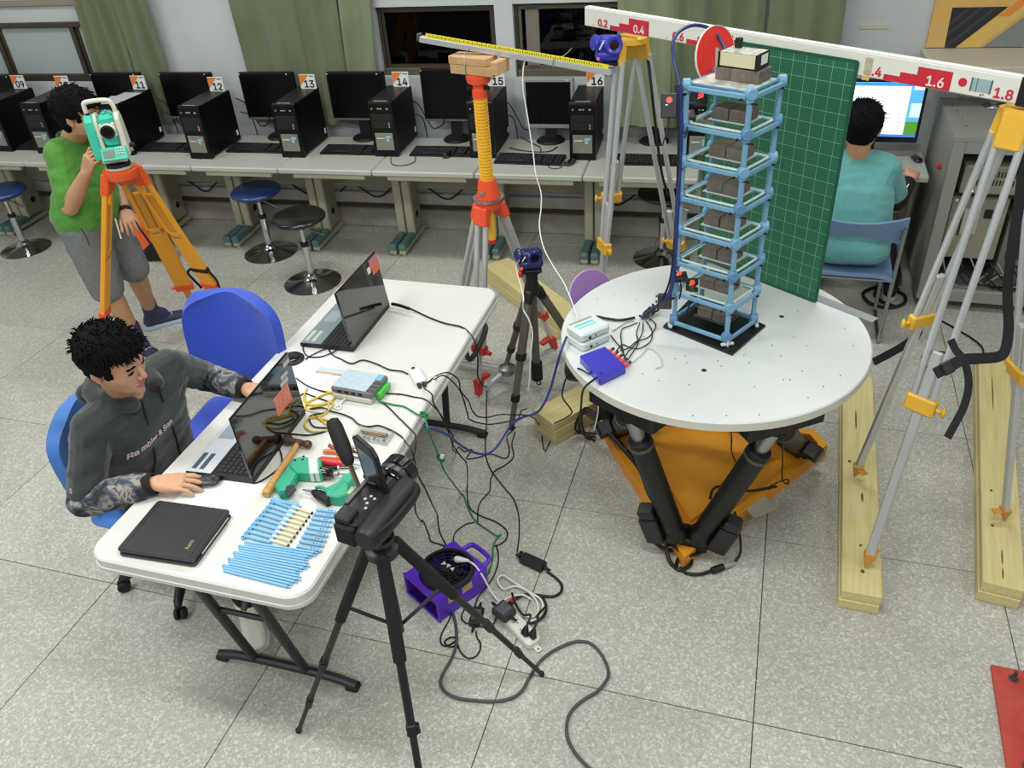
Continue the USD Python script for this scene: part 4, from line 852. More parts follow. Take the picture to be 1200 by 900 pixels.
for k in range(3):
    b = bases[k]
    t1, t2 = tops[k], tops[(k+2) % 3]
    side = unit(np.cross((0, 0, 1), TC-b))
    sh.part("base_block", tr(bx(0.17, 0.10, 0.06, b=0.006), b+np.array([0, 0, -0.05]), R=frame((0, 0, 1), TC*np.array([1, 1, 0])-b*np.array([1, 1, 0]))), ACT)
    for sgn, tp in ((-1, t1), (1, t2)):
        a = b+side*(-sgn)*-0.055
        a = b+(0.06*unit((tp-b)*np.array([1, 1, 0])))*1.0
        d = unit(tp-a); L = np.linalg.norm(tp-a)
        act = sh.part("actuator", [cyl(a+d*0.03, a+d*(L*0.80), 0.044, n=20, ch=0.004)], ACT)
        act.part("piston", cyl(a+d*L*0.78, tp, 0.026, n=16), STEEL)
        act.part("end_ring", cyl(a+d*L*0.745, a+d*L*0.765, 0.047, n=20), mat("ring_grey", (92, 88, 74), 0.5))
        act.part("lower_joint", [ball(a, 0.052, 2), cyl(a-side*0.04, a+side*0.04, 0.03, n=16)], ACT)
        act.part("upper_joint", [ball(tp, 0.046, 2), tr(bx(0.08, 0.08, 0.05, b=0.006), tp+np.array([0, 0, 0.045]))], ACT)
        out = unit((b-TC)*np.array([1, 1, 0])); sd_ = unit((tp-b)*np.array([1, 1, 0])-out*((tp-b)@out))
        m0 = a+d*0.02+sd_*0.075-np.array([0, 0, 0.005])+out*0.02
        mot = sh.part("motor", [bar(m0-d*0.05, m0+d*0.10, 0.075, 0.075, up=sd_, ch=0.006), bar(m0+d*0.10, m0+d*0.145, 0.066, 0.066, up=sd_, ch=0.008)], MOT)
        # sticker on the face turned up and outwards
        n_ = unit(np.cross(d, sd_)); n_ = n_ if n_[2] > 0 else -n_
        mot.part("warning_label", bar(m0+n_*0.038-d*0.018, m0+n_*0.038+d*0.006, 0.026, 0.0012, up=n_, ch=0.0003), mat("label_yellow", (226, 206, 70), 0.5))
        mot.part("rating_plate", bar(m0+n_*0.038+d*0.03, m0+n_*0.038+d*0.065, 0.02, 0.0012, up=n_, ch=0.0003), mat("plate_grey", (170, 172, 172), 0.4))
for k, p in enumerate(tops): sh.part("joint_arm", tr(bx(0.30, 0.11, 0.07, b=0.01), p+np.array([0, 0, 0.03]), R=frame((0, 0, 1), np.array([TC[0]-p[0], TC[1]-p[1], 0]))), ACT)
for s in (-1, 1):
    a = TC+np.array([s*0.44, -0.02+0.06*s, 0.74]); 
    sh.part("side_motor", [cyl(a-np.array([s*0.05, 0, 0]), a+np.array([s*0.10, 0.03, -0.02]), 0.055, n=20, ch=0.006), tr(bx(0.10, 0.10, 0.09, b=0.01), a+np.array([s*-0.08, 0, 0.0]))], MOT)
SC = mat("sheath_black", (20, 20, 22), 0.45)
def sleeve(pts, r, lab): return cable(pts, r, SC, lab, n=8)
sleeve([*[(-0.581, 2.961, 0.2), (-0.49, 2.854, 0.2), (-0.392, 2.727, 0.2), (-0.325, 2.576, 0.2)], (-0.284, 2.544, 0.18)], 0.012, "thick black sleeve of cables along the yellow base's left rail")
sleeve([(-0.313, 2.506, 0.18), (-0.317, 2.503, 0.1), (-0.299, 2.492, 0.03), (-0.234, 2.469, 0.008), (-0.178, 2.473, 0.012), (-0.16, 2.484, 0.03), (-0.209, 2.503, 0.05)], 0.008, "black actuator cable looping in front of the yellow base's tip")
sleeve([(-0.235, 2.466, 0.12), (-0.233, 2.447, 0.05), (-0.211, 2.402, 0.012), (-0.165, 2.369, 0.008), (-0.126, 2.414, 0.01), (-0.146, 2.464, 0.014), (-0.179, 2.424, 0.012), (-0.183, 2.369, 0.014)], 0.008, "coiled black cable on the floor at the yellow base's tip")
sleeve([(-0.024, 2.56, 0.1), (-0.053, 2.504, 0.06), (-0.098, 2.45, 0.04), (-0.146, 2.419, 0.05), (-0.202, 2.445, 0.06)], 0.008, "black cable under the right front actuator motor")
pc = Thing("cable_connector", "black inline connector with a clear sleeve on the floor before the yellow base", "connector", (-0.014, 2.422, 0))
pc.part("connector", cyl((-0.042, 2.386, 0.016), (0.002, 2.42, 0.016), 0.015, n=14, ch=0.003), BLACK)
pc.part("clear_sleeve", cyl((0.002, 2.42, 0.016), (0.047, 2.45, 0.016), 0.011, 0.008, 12), mat("sleeve_clear", (150, 152, 150), 0.3))
pc.part("lead", wire([(-0.042, 2.39, 0.012), (-0.086, 2.363, 0.01), (-0.136, 2.356, 0.01), (-0.167, 2.379, 0.012)], 0.007, 8), SC)
pc.part("lead", wire([(0.046, 2.463, 0.012), (0.062, 2.521, 0.02), (0.045, 2.602, 0.06), (0.02, 2.615, 0.14)], 0.005, 8), SC)
for pts, lab in (([*[(-0.041, 3.326, 0.05)], (-0.027, 2.762, 0.4), (-0.019, 3.037, 0.1), (0.025, 3.009, 0.05), (0.069, 3.043, 0.045)], "grey loom hanging under the plate to the yellow pan"), ([(0.152, 2.42, 0.7), (0.185, 2.791, 0.3), (0.203, 2.884, 0.12), (0.226, 2.873, 0.11), (0.225, 2.895, 0.115), (0.187, 2.875, 0.11), (0.155, 2.874, 0.08)], "thin black wire looping onto the right rail of the yellow base"),
                 ([(-0.375, 2.357, 0.7), (-0.459, 2.737, 0.3), (-0.43, 2.837, 0.2), (-0.376, 2.72, 0.3)], "thin dark wire behind the left front actuator")):
    cable(pts, 0.003, CABLE, lab)
cable([(-0.087, 2.714, 0.1), (-0.081, 2.753, 0.12), (-0.058, 2.769, 0.13), (-0.022, 2.777, 0.12), (0.078, 2.828, 0.08), (0.184, 2.892, 0.07)], 0.006, SC, "black hose lying in the yellow pan behind the right actuator")

# ---- the tower model
TB = mat("tower_blue", (112, 158, 190), 0.45, rnd=0.04)
TBD = mat("tower_blue_dark", (88, 134, 172), 0.5)
ACR = custom("acrylic", {"t": ("transparent_bsdf", {"color": (0.93, 0.965, 0.95)}), "g": ("glossy_bsdf", {"color": (0.9, 0.95, 0.93), "roughness": 0.05}), "m": ("mix_closure", {"fac": 0.09})}, [("t.BSDF", "m.closure1"), ("g.BSDF", "m.closure2")], "m.closure")
ACE = mat("acrylic_edge", (206, 222, 216), 0.3)
LL, FF, RR = np.array((-0.284, 2.74, 0.95)), np.array((-0.084, 2.648, 0.95)), np.array((0, 2.799, 0.95))
BB = LL+RR-FF
ex, ey = unit((FF-LL)*np.array([1, 1, 0])), unit((RR-FF)*np.array([1, 1, 0]))
corners = [LL, FF, RR, BB]
levels = [0.952+0.1235*k for k in range(8)]
tw = Thing("tower_model", "tall blue eight level frame tower model standing on the round white table", "tower model", (*((LL+RR)/2)[:2], ZT))
bp = [(-0.323, 2.731, 0.921), (-0.055, 2.583, 0.921), (0.049, 2.807, 0.921), (-0.233, 3.012, 0.921)]
tw.part("base_plate", ext(Polygon([q[:2] for q in bp]), 0.008, (0, 0, ZT+0.0005)), mat("plate_black", (22, 22, 23), 0.4), smooth=False)
c0 = [np.array([*c[:2], 0]) for c in corners]; cm_ = sum(c0)/4
for c in c0:
    o = unit(c-cm_)
    tw.part("column", [bar(c+np.array([0, 0, ZT+0.01]), c+np.array([0, 0, levels[-1]+0.012]), 0.016, 0.016, up=o, ch=0.003)], TB)
    tw.part("foot_clamp", [bar(c+o*0.014-np.cross(o, (0, 0, 1))*0.024+np.array([0, 0, ZT+0.016]), c+o*0.014+np.cross(o, (0, 0, 1))*0.024+np.array([0, 0, ZT+0.016]), 0.014, 0.01, ch=0.002), cyl(c+o*0.02+np.array([0, 0, ZT+0.009]), c+o*0.02+np.array([0, 0, ZT+0.03]), 0.004, n=8)], mat("clamp_pale", (196, 206, 206), 0.4))
for i, z in enumerate(levels):
    for k in range(4):
        a, b = c0[k], c0[(k+1) % 4]; d = unit(b-a); n_ = np.cross(d, (0, 0, 1)); n_ = n_ if n_@((a+b)/2-cm_) > 0 else -n_
        for q in (0.012,):
            tw.part("floor_beam", [bar(a+n_*q+d*0.008+np.array([0, 0, z]), b+n_*q-d*0.008+np.array([0, 0, z]), 0.010, 0.016, ch=0.002)], TB)
        if i: tw.part("floor_stringer", bar(a-n_*0.006+d*0.008+np.array([0, 0, z+0.009]), b-n_*0.006-d*0.008+np.array([0, 0, z+0.009]), 0.007, 0.007, ch=0.001), ACE if i < 7 else TBD)
        o = unit(a-cm_)
        tw.part("corner_joint", [cyl(a+o*0.002+np.array([0, 0, z+0.008])-o*0.012, a+o*0.016+np.array([0, 0, z+0.008]), 0.019, n=18, ch=0.003), bar(a+np.array([0, 0, z-0.022]), a+np.array([0, 0, z+0.022]), 0.026, 0.026, up=o, ch=0.006)], TB if i % 2 else TBD)
        tw.part("joint_pin", [cyl(a+np.array([0, 0, z-0.02])+n_*0.004, a+np.array([0, 0, z-0.02])+n_*0.026, 0.0045, n=8), cyl(b-d*0.02+np.array([0, 0, z-0.008])+n_*0.004, b-d*0.02+np.array([0, 0, z-0.008])+n_*0.024, 0.004, n=8)], BLACKM, smooth=False)
    ins = lambda f: [cm_+(c-cm_)*f for c in c0]
    zz = z+0.011
    pl_ = ext(Polygon([q[:2] for q in ins(0.93)]), 0.003, (0, 0, zz))
    if 0 < i < 7: tw.part("floor_plate", pl_, ACR, smooth=False, label="clear acrylic floor plate")
    if i == 7: tw.part("floor_plate", pl_, mat("plate_patchy", (214, 214, 200), 0.5, c2=(150, 156, 150), scale=28, detail=1), smooth=False, label="pale patterned top plate")
    if 0 <= i < 7:
        # pale packing plate and the pair of mass blocks
        mc = cm_+ey*0.012+ex*0.006
        tw.part("packing_plate", tr(bx(0.135, 0.098, 0.003, b=0.0006), mc+np.array([0, 0, zz+0.0047]), R=np.stack([ex, ey, (0, 0, 1)], 1)), mat("packing_clear", (190, 200, 194), 0.4) if i else mat("packing_dark", (70, 72, 72), 0.5), smooth=False)
BLOCK = mat("mass_block", (118, 108, 98), 0.65, 0.0, c2=(98, 90, 82), scale=60, bump=0.1, rnd=0.12)
blk0 = None
LEV = ["lowest", "second", "third", "fourth", "fifth", "sixth", "seventh"]
for i, z in enumerate(levels[:7]):
    for s, side in ((-1, "left"), (1, "right")):
        p = cm_+ey*0.012+ex*(0.006+s*0.031)+np.array([0, 0, z+0.0173])
        deg = math.degrees(math.atan2(ex[1], ex[0]))+(rng.uniform(-2, 2))
        lab = f"{side} dull brown steel block of the pair on the tower's {LEV[i]} floor"
        if blk0 is None:
            blk0 = Thing("mass_block", lab, "weight", p, deg, group="steel blocks on the tower's floors")
            blk0.part("block", blk(-0.0295, 0.0295, -0.042, 0.042, 0, 0.038, 0.002), BLOCK, local=True)
        else:
            x = dup(blk0, p, deg, lab)
ZTOP = levels[7]+0.0142
for k in range(3):
    p = cm_+ey*0.028+ex*(-0.046+0.046*k+0.012)+np.array([0, 0, ZTOP+0.0002])
    dup(blk0, p+np.array([0, 0, 0]), math.degrees(math.atan2(ex[1], ex[0])), f"{('left','middle','right')[k]} steel block of the three on the tower's top, under the sensor box") if k else dup(blk0, p, math.degrees(math.atan2(ex[1], ex[0])), "left steel block of the three on the tower's top, under the sensor box")
sb = Thing("sensor_box", "beige metal sensor box with black ends on top of the tower", "sensor", cm_+ey*0.022+ex*0.012+np.array([0, 0, ZTOP+0.0395]), math.degrees(math.atan2(ex[1], ex[0])))
sb.part("housing", blk(-0.062, 0.060, -0.038, 0.040, 0.004, 0.045, 0.002), mat("sensor_beige", (206, 202, 166), 0.45), local=True)
sb.part("lid", blk(-0.062, 0.060, -0.038, 0.040, 0.045, 0.047, 0.001), mat("sensor_lid", (214, 214, 206), 0.4, c2=(150, 148, 140), scale=40, detail=1), local=True)
sb.part("end_cap", blk(0.060, 0.066, -0.04, 0.042, 0.0, 0.047, 0.001), BLACK, local=True); sb.part("end_cap", blk(-0.068, -0.062, -0.04, 0.042, 0.0, 0.047, 0.001), BLACK, local=True)
sb.part("white_label", blk(0.066, 0.0668, -0.012, 0.03, 0.012, 0.042, 0.0003), WHITE, local=True)
sb.part("connector", [cyl((-0.035, 0.028, 0.047), (-0.035, 0.028, 0.075), 0.012, n=14)], BLACK, local=True)
# red disc leaning on the tower top
rd = Thing("red_disc", "red disc with a pale slot standing behind the sensor box on the tower's top", "disc", cm_-ex*0.055+ey*0.045+np.array([0, 0, ZTOP]))
dn = unit(np.array([0.62, -0.72, 0.10])*1.0); dn = unit(-ex*0.0+ np.array([0.80, -0.60, 0.18]))
rc = np.array((-0.217, 2.91, 1.871)); rfr = frame(dn, (0, 0, 1))
rd.part("disc_face", tr(lathe([(0, -0.003), (0.090, -0.003), (0.090, 0.003), (0, 0.003)], 48), rc, R=rfr, s=1.0), mat("disc_red", (232, 48, 44), 0.4))
rd.part("disc_rim", tr(lathe([(0.0902, -0.0035), (0.0925, -0.0035), (0.0925, 0.0035), (0.0902, 0.0035), (0.0902, -0.0035)], 48, cap=False), rc, R=rfr), mat("disc_rim_white", (224, 214, 206), 0.45))
rd.part("slot", tr(ext(Polygon([(-0.012, -0.085), (0.010, -0.085), (0.016, 0.02), (0.0, 0.025)]), 0.001, (0, 0, 0.0032)), rc, R=rfr), mat("slot_pale", (190, 184, 170), 0.5), smooth=False)
# sensor modules with red lamps fixed to the tower
LED = mat("red_lamp", (255, 70, 48), 0.3, emit=0.5)
def module(c, d, label, w=0.05, h=0.075):
    """A small black box with a red lamp; c: its centre, d: the way its face looks."""
    t = Thing("sensor_module", label, "sensor", c)
    Rm = frame(d, (0, 0, 1))
    t.part("case", tr(bx(w, h, 0.02, b=0.003), c, R=Rm), BLACK)
    t.part("red_lamp", tr(cyl((0, h*0.22, 0.0095), (0, h*0.22, 0.012), 0.0095, n=16), c, R=Rm), LED)
    t.part("small_label", tr(bx(0.007, 0.004, 0.001, b=0.0002), c+Rm@np.array([-0.008, h*0.03, 0.0105]), R=Rm), PAPER)
    t.part("lead", wire([c-Rm@np.array([0, h*0.5, 0]), c-Rm@np.array([0.004, h*0.5+0.04, 0]), c-Rm@np.array([0.018, h*0.5+0.085, 0])], 0.003, 6), CABLE)
    return t
FD = unit(np.array([0.15, -0.9, 0.35]))
module(np.array((-0.331, 2.671, 1.776)), FD, "black sensor module with a red lamp left of the tower's top floor")
module(np.array((-0.259, 2.96, 1.715)), FD, "black sensor module hanging behind the tower's top floor", 0.045, 0.05)
module(np.array((-0.286, 2.77, 1.714)), unit(np.array([0.1, -0.35, 0.93])), "flat black sensor module on the left edge of the tower's seventh floor", 0.06, 0.04)
module(np.array((-0.27, 2.701, 1.157)), unit(np.array([0.1, -0.3, 0.95])), "flat black sensor module with a double red lamp low on the tower's left", 0.055, 0.04)
module(np.array((-0.231, 2.789, 1.082)), FD, "dim grey sensor module with a red lamp behind the tower's second floor", 0.045, 0.05)
jb = Thing("junction_box", "dark grey junction box on the tower's lower left column", "box", (-0.313, 2.655, 1.079))
jb.part("case", tr(bx(0.05, 0.055, 0.035, b=0.004), (-0.313, 2.655, 1.079), R=frame(FD)), GREY3); jb.part("knob", [tr(cyl((-0.027, 0.02-0.02*k, 0.01), (-0.033, 0.02-0.02*k, 0.01), 0.005, n=8), (-0.313, 2.655, 1.079), R=frame(FD)) for k in range(3)], BLACK)

# ---- green board hung on the staff
bd = Thing("grid_board", "large green cutting board with a pale grid, standing on the round table behind the tower", "board", (0.231, 3.018, ZT))
dd = np.array([-0.836, 0.548, 0.0]); BR_ = np.array((0.231, 3.018, ZT+0.002)); TRt = np.array((0.231, 2.935, 1.852))
up_ = unit(TRt-BR_); HB = np.linalg.norm(TRt-BR_); nb = unit(np.cross(-dd, up_)); WB = 0.59
Rb = np.stack([-dd, up_, np.cross(-dd, up_)], 1)
org = BR_+dd*WB
def gridmat():
    n = {"tc": ("texture_coordinate", {}), "s": ("separate_xyz", {}), "p": ("principled_bsdf", {"roughness": 0.55})}
    l = [("tc.object", "s.vector")]
    outs = []
    for ax in ("x", "y"):
        for per, wid, nm in ((0.01, 0.045, "f"), (0.05, 0.022, "c")):
            m = f"m{ax}{nm}"; n[m] = ("math", {"math_type": "multiply", "value2": 1/per}); n[m+"f"] = ("math", {"math_type": "fraction"}); n[m+"l"] = ("math", {"math_type": "less_than", "value2": wid*2})
            l += [(f"s.{ax}", m+".value1"), (m+".value", m+"f.value1"), (m+"f.value", m+"l.value1")]; outs.append(m+"l")
    n["a1"] = ("math", {"math_type": "maximum"}); n["a2"] = ("math", {"math_type": "maximum"})
    l += [(outs[0]+".value", "a1.value1"), (outs[2]+".value", "a1.value2"), (outs[1]+".value", "a2.value1"), (outs[3]+".value", "a2.value2")]
    G = lin((25, 98, 70))
    n["c1"] = ("mix_color", {"a": G, "b": lin((72, 140, 108))}); n["c2"] = ("mix_color", {"b": lin((128, 182, 154))})
    n["h"] = ("math", {"math_type": "multiply", "value2": 0.75}); n["h2"] = ("math", {"math_type": "multiply", "value2": 0.8})
    l += [("a1.value", "h.value1"), ("h.value", "c1.fac"), ("c1.result", "c2.a"), ("a2.value", "h2.value1"), ("h2.value", "c2.fac"), ("c2.result", "p.base_color")]
    return custom("green_grid", n, l, "p.BSDF")
GRID = gridmat()
# the board's own frame carries the grid, so its Xform is turned with it
x = UsdGeom.Xformable(stage.GetPrimAtPath(bd.path)); x.ClearXformOpOrder()
M = Gf.Matrix4d(*Rb[:, 0], 0, *Rb[:, 1], 0, *Rb[:, 2], 0, *map(float, org), 1); x.AddTransformOp().Set(M)
bd.part("board_face", ext(rrect(WB, HB, 0.012), 0.003, (WB/2, HB/2, -0.003)), GRID, smooth=False, local=True)
bd.part("plain_border", ext(rrect(WB, HB, 0.012).difference(rrect(WB-0.022, HB-0.022, 0.008)), 0.0006, (WB/2, HB/2, 0.0)), mat("grid_border", (22, 84, 60), 0.55), smooth=False, local=True)

# ---- measuring staff
S0, S1 = np.array([-0.8088, 3.6206, 1.8425]), np.array([0.6549, 2.6615, 1.8319])
sdv = (S1-S0)/1.75; sfront = unit(np.cross(sdv, (0, 0, 1)))   # looks at the viewer
def st(s, up=0.0, out=0.0): return S0+sdv*(s-0.1)+np.array([0, 0, up])+sfront*out
sf = Thing("levelling_staff", "long white surveying staff with red numerals laid level across two tripods", "staff", st(1.0))
SH, SD_ = 0.074, 0.032
STW = mat("staff_white", (222, 222, 212), 0.4); STR = mat("staff_red", (196, 40, 58), 0.45); STT = mat("staff_top", (226, 226, 230), 0.35)
sf.part("staff_body", bar(st(0.085, 0.006, -SD_/2-0.004), st(1.84, 0.006, -SD_/2-0.004), SD_, SH, ch=0.004), STW)
sf.part("top_edge", bar(st(0.09, SH/2+0.0065, -SD_/2-0.004), st(1.838, SH/2+0.0065, -SD_/2-0.004), SD_-0.004, 0.002, ch=0.0006), STT)
sf.part("end_cap", bar(st(1.832, 0.006, -SD_/2-0.004), st(1.875, 0.006, -SD_/2-0.004), SD_+0.008, SH+0.008, ch=0.004), BLACK)
sx_ = unit(sdv)
for s, tx, on_red in ((0.2, "0.2", False), (0.4, "0.4", True), (0.6, "0.6", False), (1.4, "1.4", False), (1.6, "1.6", True), (1.8, "1.8", False)):
    sf.part("numeral", text(tx, 0.028 if on_red else 0.027, st(s-0.005, -0.008, -0.0045), sx_, (0, 0, 1), 0.0026), STW if on_red else STR, smooth=False)
    if s not in (0.2,): pass
    sf.part("mark_dot", tr(cyl((0, 0, 0), (0, 0, 0.0012), 0.0022, n=8), st(s-0.06, -0.02, -0.004), R=frame(sfront)), STR)
def redstep(s0):
    for a, b, h in ((0.0, 0.052, 0.018), (0.052, 0.105, 0.032), (0.105, 0.212, 0.056)):
        sf.part("red_step", bar(st(s0+a, -SH/2+0.008+h/2, -0.0045), st(s0+b, -SH/2+0.008+h/2, -0.0045), 0.0014, h, ch=0.0002), STR, smooth=False)
for s0 in (0.235, 0.635, 1.43): redstep(s0)
sf.part("red_dot", tr(cyl((0, 0, 0), (0, 0, 0.0015), 0.0125, n=24), st(1.675, 0.004, -0.0045), R=frame(sfront)), STR)
sf.part("bubble_window", bar(st(1.703, 0.004, -0.0035), st(1.755, 0.004, -0.0035), 0.0025, 0.036, ch=0.0004), mat("bubble_glass", (150, 176, 184), 0.2))
sf.part("bubble_frame", [bar(st(a, 0.004, -0.003), st(b, 0.004, -0.003), 0.004, 0.038, ch=0.0004) for a, b in ((1.699, 1.703), (1.716, 1.718), (1.755, 1.759))], mat("bubble_grey", (96, 104, 108), 0.4))
sf.part("pointer", ext(Polygon([(-0.004, 0), (0.004, 0), (0, -0.007)]), 0.001, st(1.733, -0.02, -0.0045), R=np.stack([sx_, (0, 0, 1), sfront], 1)), STR, smooth=False)
sf.part("tape_patch", bar(st(1.362, 0.004, -0.003), st(1.388, 0.004, -0.003), 0.0024, 0.05, ch=0.0004), mat("tape_beige", (196, 188, 160), 0.6, c2=(160, 152, 128), scale=90))
sf.part("tape_patch", bar(st(1.36, -0.034, -0.003), st(1.385, -0.034, -0.003), 0.0026, 0.012, ch=0.0004), mat("tape_yellow", (212, 178, 76), 0.6))

# ---- tripods
YT = mat("tripod_yellow", (226, 176, 58), 0.45)
def tripod(name, label, apex, feet, clamp_at, mhead, mrod, mtip, rod=0.0115, gap=0.034, head_r=0.062, text_leg=None, rows=(0.05,)):
    t = Thing(name, label, "tripod", (*apex[:2], 0.0))
    apex = np.asarray(apex, float)
    t.part("head", [tr(lathe([(0.025, -0.02), (head_r, -0.02), (head_r, 0.0), (head_r*0.85, 0.008), (0, 0.008)], 28), apex)], mhead)
    for i, f in enumerate(feet):
        f = np.asarray(f, float); out = unit((f-apex)*np.array([1, 1, 0])); sd = np.cross((0, 0, 1), out)
        h = apex+out*head_r*0.85-np.array([0, 0, 0.03])
        d = unit(f-h); L = np.linalg.norm(f-h)
        lg = t.part("leg", [cyl(h+sd*s*gap+d*0.05, h+sd*s*gap*0.95+d*L*clamp_at[i], rod, n=14) for s in (-1, 1)], mrod)
        lg.part("hinge_block", [bar(h-d*0.03, h+d*0.075, 2*gap+0.010, 0.030, up=np.cross(sd, d), ch=0.005)], mhead)
        lg.part("lower_leg", [bar(h+d*L*(clamp_at[i]-0.12), h+d*(L-0.07), 0.034, 0.020, up=np.cross(sd, d), ch=0.004)], mrod)
        lg.part("clamp", [bar(h+d*(L*clamp_at[i]-0.03), h+d*(L*clamp_at[i]+0.03), 2*gap+0.034, 0.036, up=np.cross(sd, d), ch=0.006)], mhead)
        lg.part("knob", [cyl(h+d*L*clamp_at[i]+sd*(gap+0.018), h+d*L*clamp_at[i]+sd*(gap+0.035), 0.007, n=10), tr(ball((0, 0, 0), 1, 2, (0.008, 0.016, 0.02)), h+d*L*clamp_at[i]+sd*(gap+0.042))], mhead)
        lg.part("tip", [hull(np.vstack([tr(bx(0.042, 0.03, 0.02, b=0.003), f-d*0.07, R=frame(d)).vertices, ball(f-d*0.004, 0.004, 1).vertices])), bar(f-d*0.062, f-d*0.062-out*0.05, 0.03, 0.008, ch=0.002)], mtip or mhead)
    return t
rt = tripod("surveying_tripod", "big aluminium tripod with yellow fittings on the right, its feet on timber planks", np.array((0.685, 2.718, 1.778)), [(0.502, 2.996, 0.096), (0.525, 2.459, 0.096), (1.065, 2.845, 0.096)], [0.47, 0.56, 0.55], YT, ALU, mat("tip_tan", (206, 150, 66), 0.5))
mt = tripod("surveying_tripod", "aluminium tripod with yellow fittings behind the round table, under the staff's left part", (-0.60, 3.55, 1.785), [(-0.762, 3.441, 0), (-0.315, 4.128, 0), (-0.887, 4.164, 0)], [0.50, 0.60, 0.45], YT, ALU, mat("tip_tan", (206, 150, 66), 0.5))
a_, f_ = np.array((-0.60, 3.55, 1.785)), np.array((-0.762, 3.441, 0))
o_ = unit((f_-a_)*np.array([1, 1, 0])); h_ = a_+o_*0.062*0.85-np.array([0, 0, 0.03]); d_ = unit(f_-h_); L_ = np.linalg.norm(f_-h_)
sdd = np.cross((0, 0, 1), o_); nn = np.cross(sdd, d_); nn = nn if nn[1] < 0 else -nn
mt.part("lettering", text("Topcon", 0.019, h_+d_*L_*0.615+nn*0.0105, d_, np.cross(nn, d_), 0.0008), CARDB, smooth=False)
mt.part("emblem", [bar(h_+d_*(L_*0.575+k*0.012)+nn*0.0108-np.cross(nn, d_)*0.008, h_+d_*(L_*0.575+k*0.012+0.012)+nn*0.0108+np.cross(nn, d_)*0.008, 0.006, 0.0008, up=nn, ch=0.0001) for k in range(2)], CARDB)
# carrying straps
STRAP = mat("strap_black", (20, 20, 22), 0.8)
def strap(pts, w, label, k=8, m=None):
    p = spline(pts, k); segs = []
    t = np.gradient(p, axis=0); V = []
    for i in range(len(p)):
        d = unit(t[i]); vd = unit(p[i]-np.array([0, 0, CAM_H]))
        s = unit(np.cross(d, (0.3, -0.7, 0.64)))
        n = np.cross(s, d)
        V += [p[i]+s*w/2+n*0.001, p[i]-s*w/2+n*0.001, p[i]-s*w/2-n*0.001, p[i]+s*w/2-n*0.001]
    F = []
    for i in range(len(p)-1):
        for q in range(4):
            a, b = i*4+q, i*4+(q+1) % 4
            F += [(a, b, b+4), (a, b+4, a+4)]
    e = (len(p)-1)*4; F += [(0, 2, 1), (0, 3, 2), (e, e+1, e+2), (e, e+2, e+3)]
    return single("carrying_strap", trimesh.Trimesh(np.array(V), np.array(F), process=False), m or STRAP, label, "strap", smooth=60)
strap([(0.686, 2.662, 1.739), (0.716, 2.644, 1.543), (0.726, 2.604, 1.396), (0.745, 2.589, 1.261), (0.773, 2.562, 1.141), (0.771, 2.521, 1.087), (0.747, 2.484, 1.082), (0.689, 2.437, 1.098), (0.631, 2.392, 1.117)], 0.034, "long black strap hanging from the right tripod's head")
strap([(0.58, 2.394, 1.18), (0.598, 2.381, 1.153), (0.621, 2.373, 1.131), (0.64, 2.354, 1.096), (0.648, 2.327, 1.056), (0.642, 2.294, 1.014), (0.627, 2.264, 0.98), (0.604, 2.224, 0.937)], 0.024, "black strap end dangling from the right tripod's buckle")
bk = Thing("strap_buckle", "black plastic buckle strapped over the right tripod's yellow clamp", "buckle", (0.567, 2.315, 1.131))
bk.part("webbing", bar((0.54, 2.295, 1.116), (0.614, 2.343, 1.146), 0.034, 0.008, up=(0.2, -0.8, 0.6), ch=0.003), STRAP)
bk.part("buckle", bar((0.558, 2.302, 1.126), (0.585, 2.319, 1.137), 0.040, 0.014, up=(0.2, -0.8, 0.6), ch=0.004), BLACK)
strap([(-0.55, 3.59, 1.727), (-0.537, 3.591, 1.669), (-0.517, 3.576, 1.552), (-0.503, 3.609, 1.415), (-0.473, 3.647, 1.19), (-0.442, 3.687, 1.053)], 0.012, "thin black strap hanging along the middle tripod's right leg")

# ---- timber under the tripods
PINE = mat("pine", (216, 204, 152), 0.6, c2=(200, 184, 124), scale=7, stretch=(9, 0.5, 9), detail=5)
PINE2 = mat("pine_end", (196, 170, 108), 0.7, c2=(170, 142, 84), scale=30)
KNOT = mat("pine_knot", (120, 78, 44), 0.7)
def timber(label, a, b, w, h, layers, knots=(), shift=0.0):
    a, b = np.array([*a[:2], 0.0]), np.array([*b[:2], 0.0]); d = unit(b-a)
    t = Thing("timber_plank", label, "timber", a, math.degrees(math.atan2(d[1], d[0]))-90); L = np.linalg.norm(b-a)
    for k in range(layers):
        t.part("board", blk(-w/2+0.004*(k % 2), w/2-0.003*((k+1) % 2), 0.012*(k % 2)*(1 if shift else 0.4), L-0.01*(k % 2), k*h/layers+0.0006, (k+1)*h/layers, 0.003), PINE, local=True)
    for kx, ky, r, sl in knots:
        t.part("knot" if not sl else "crack", [ball((0, 0, 0), 1, 1, (r, r*(sl or 1.3), 0.0012)).apply_translation((kx, ky, h))], KNOT, local=True)
    return t
timber("left treated pine plank on the floor, under two feet of the big right tripod", (0.507, 2.325), (0.545, 3.82), 0.148, 0.092, 2, ((0.005, 0.12, 0.008, 0), (0.0, 0.26, 0.006, 0), (0.01, 0.55, 0.005, 6), (-0.01, 1.1, 0.004, 20), (0.04, 0.3, 0.004, 0), (-0.04, 0.78, 0.007, 0)))
timber("right treated pine plank at the photo's right edge, under the tripod's far foot", (1.003, 2.475), (1.215, 4.13), 0.145, 0.10, 2, ((0.0, 0.16, 0.003, 14), (0.0, 0.07, 0.003, 10), (-0.01, 1.3, 0.003, 50), (-0.03, 0.33, 0.006, 0), (-0.03, 0.55, 0.006, 0)))
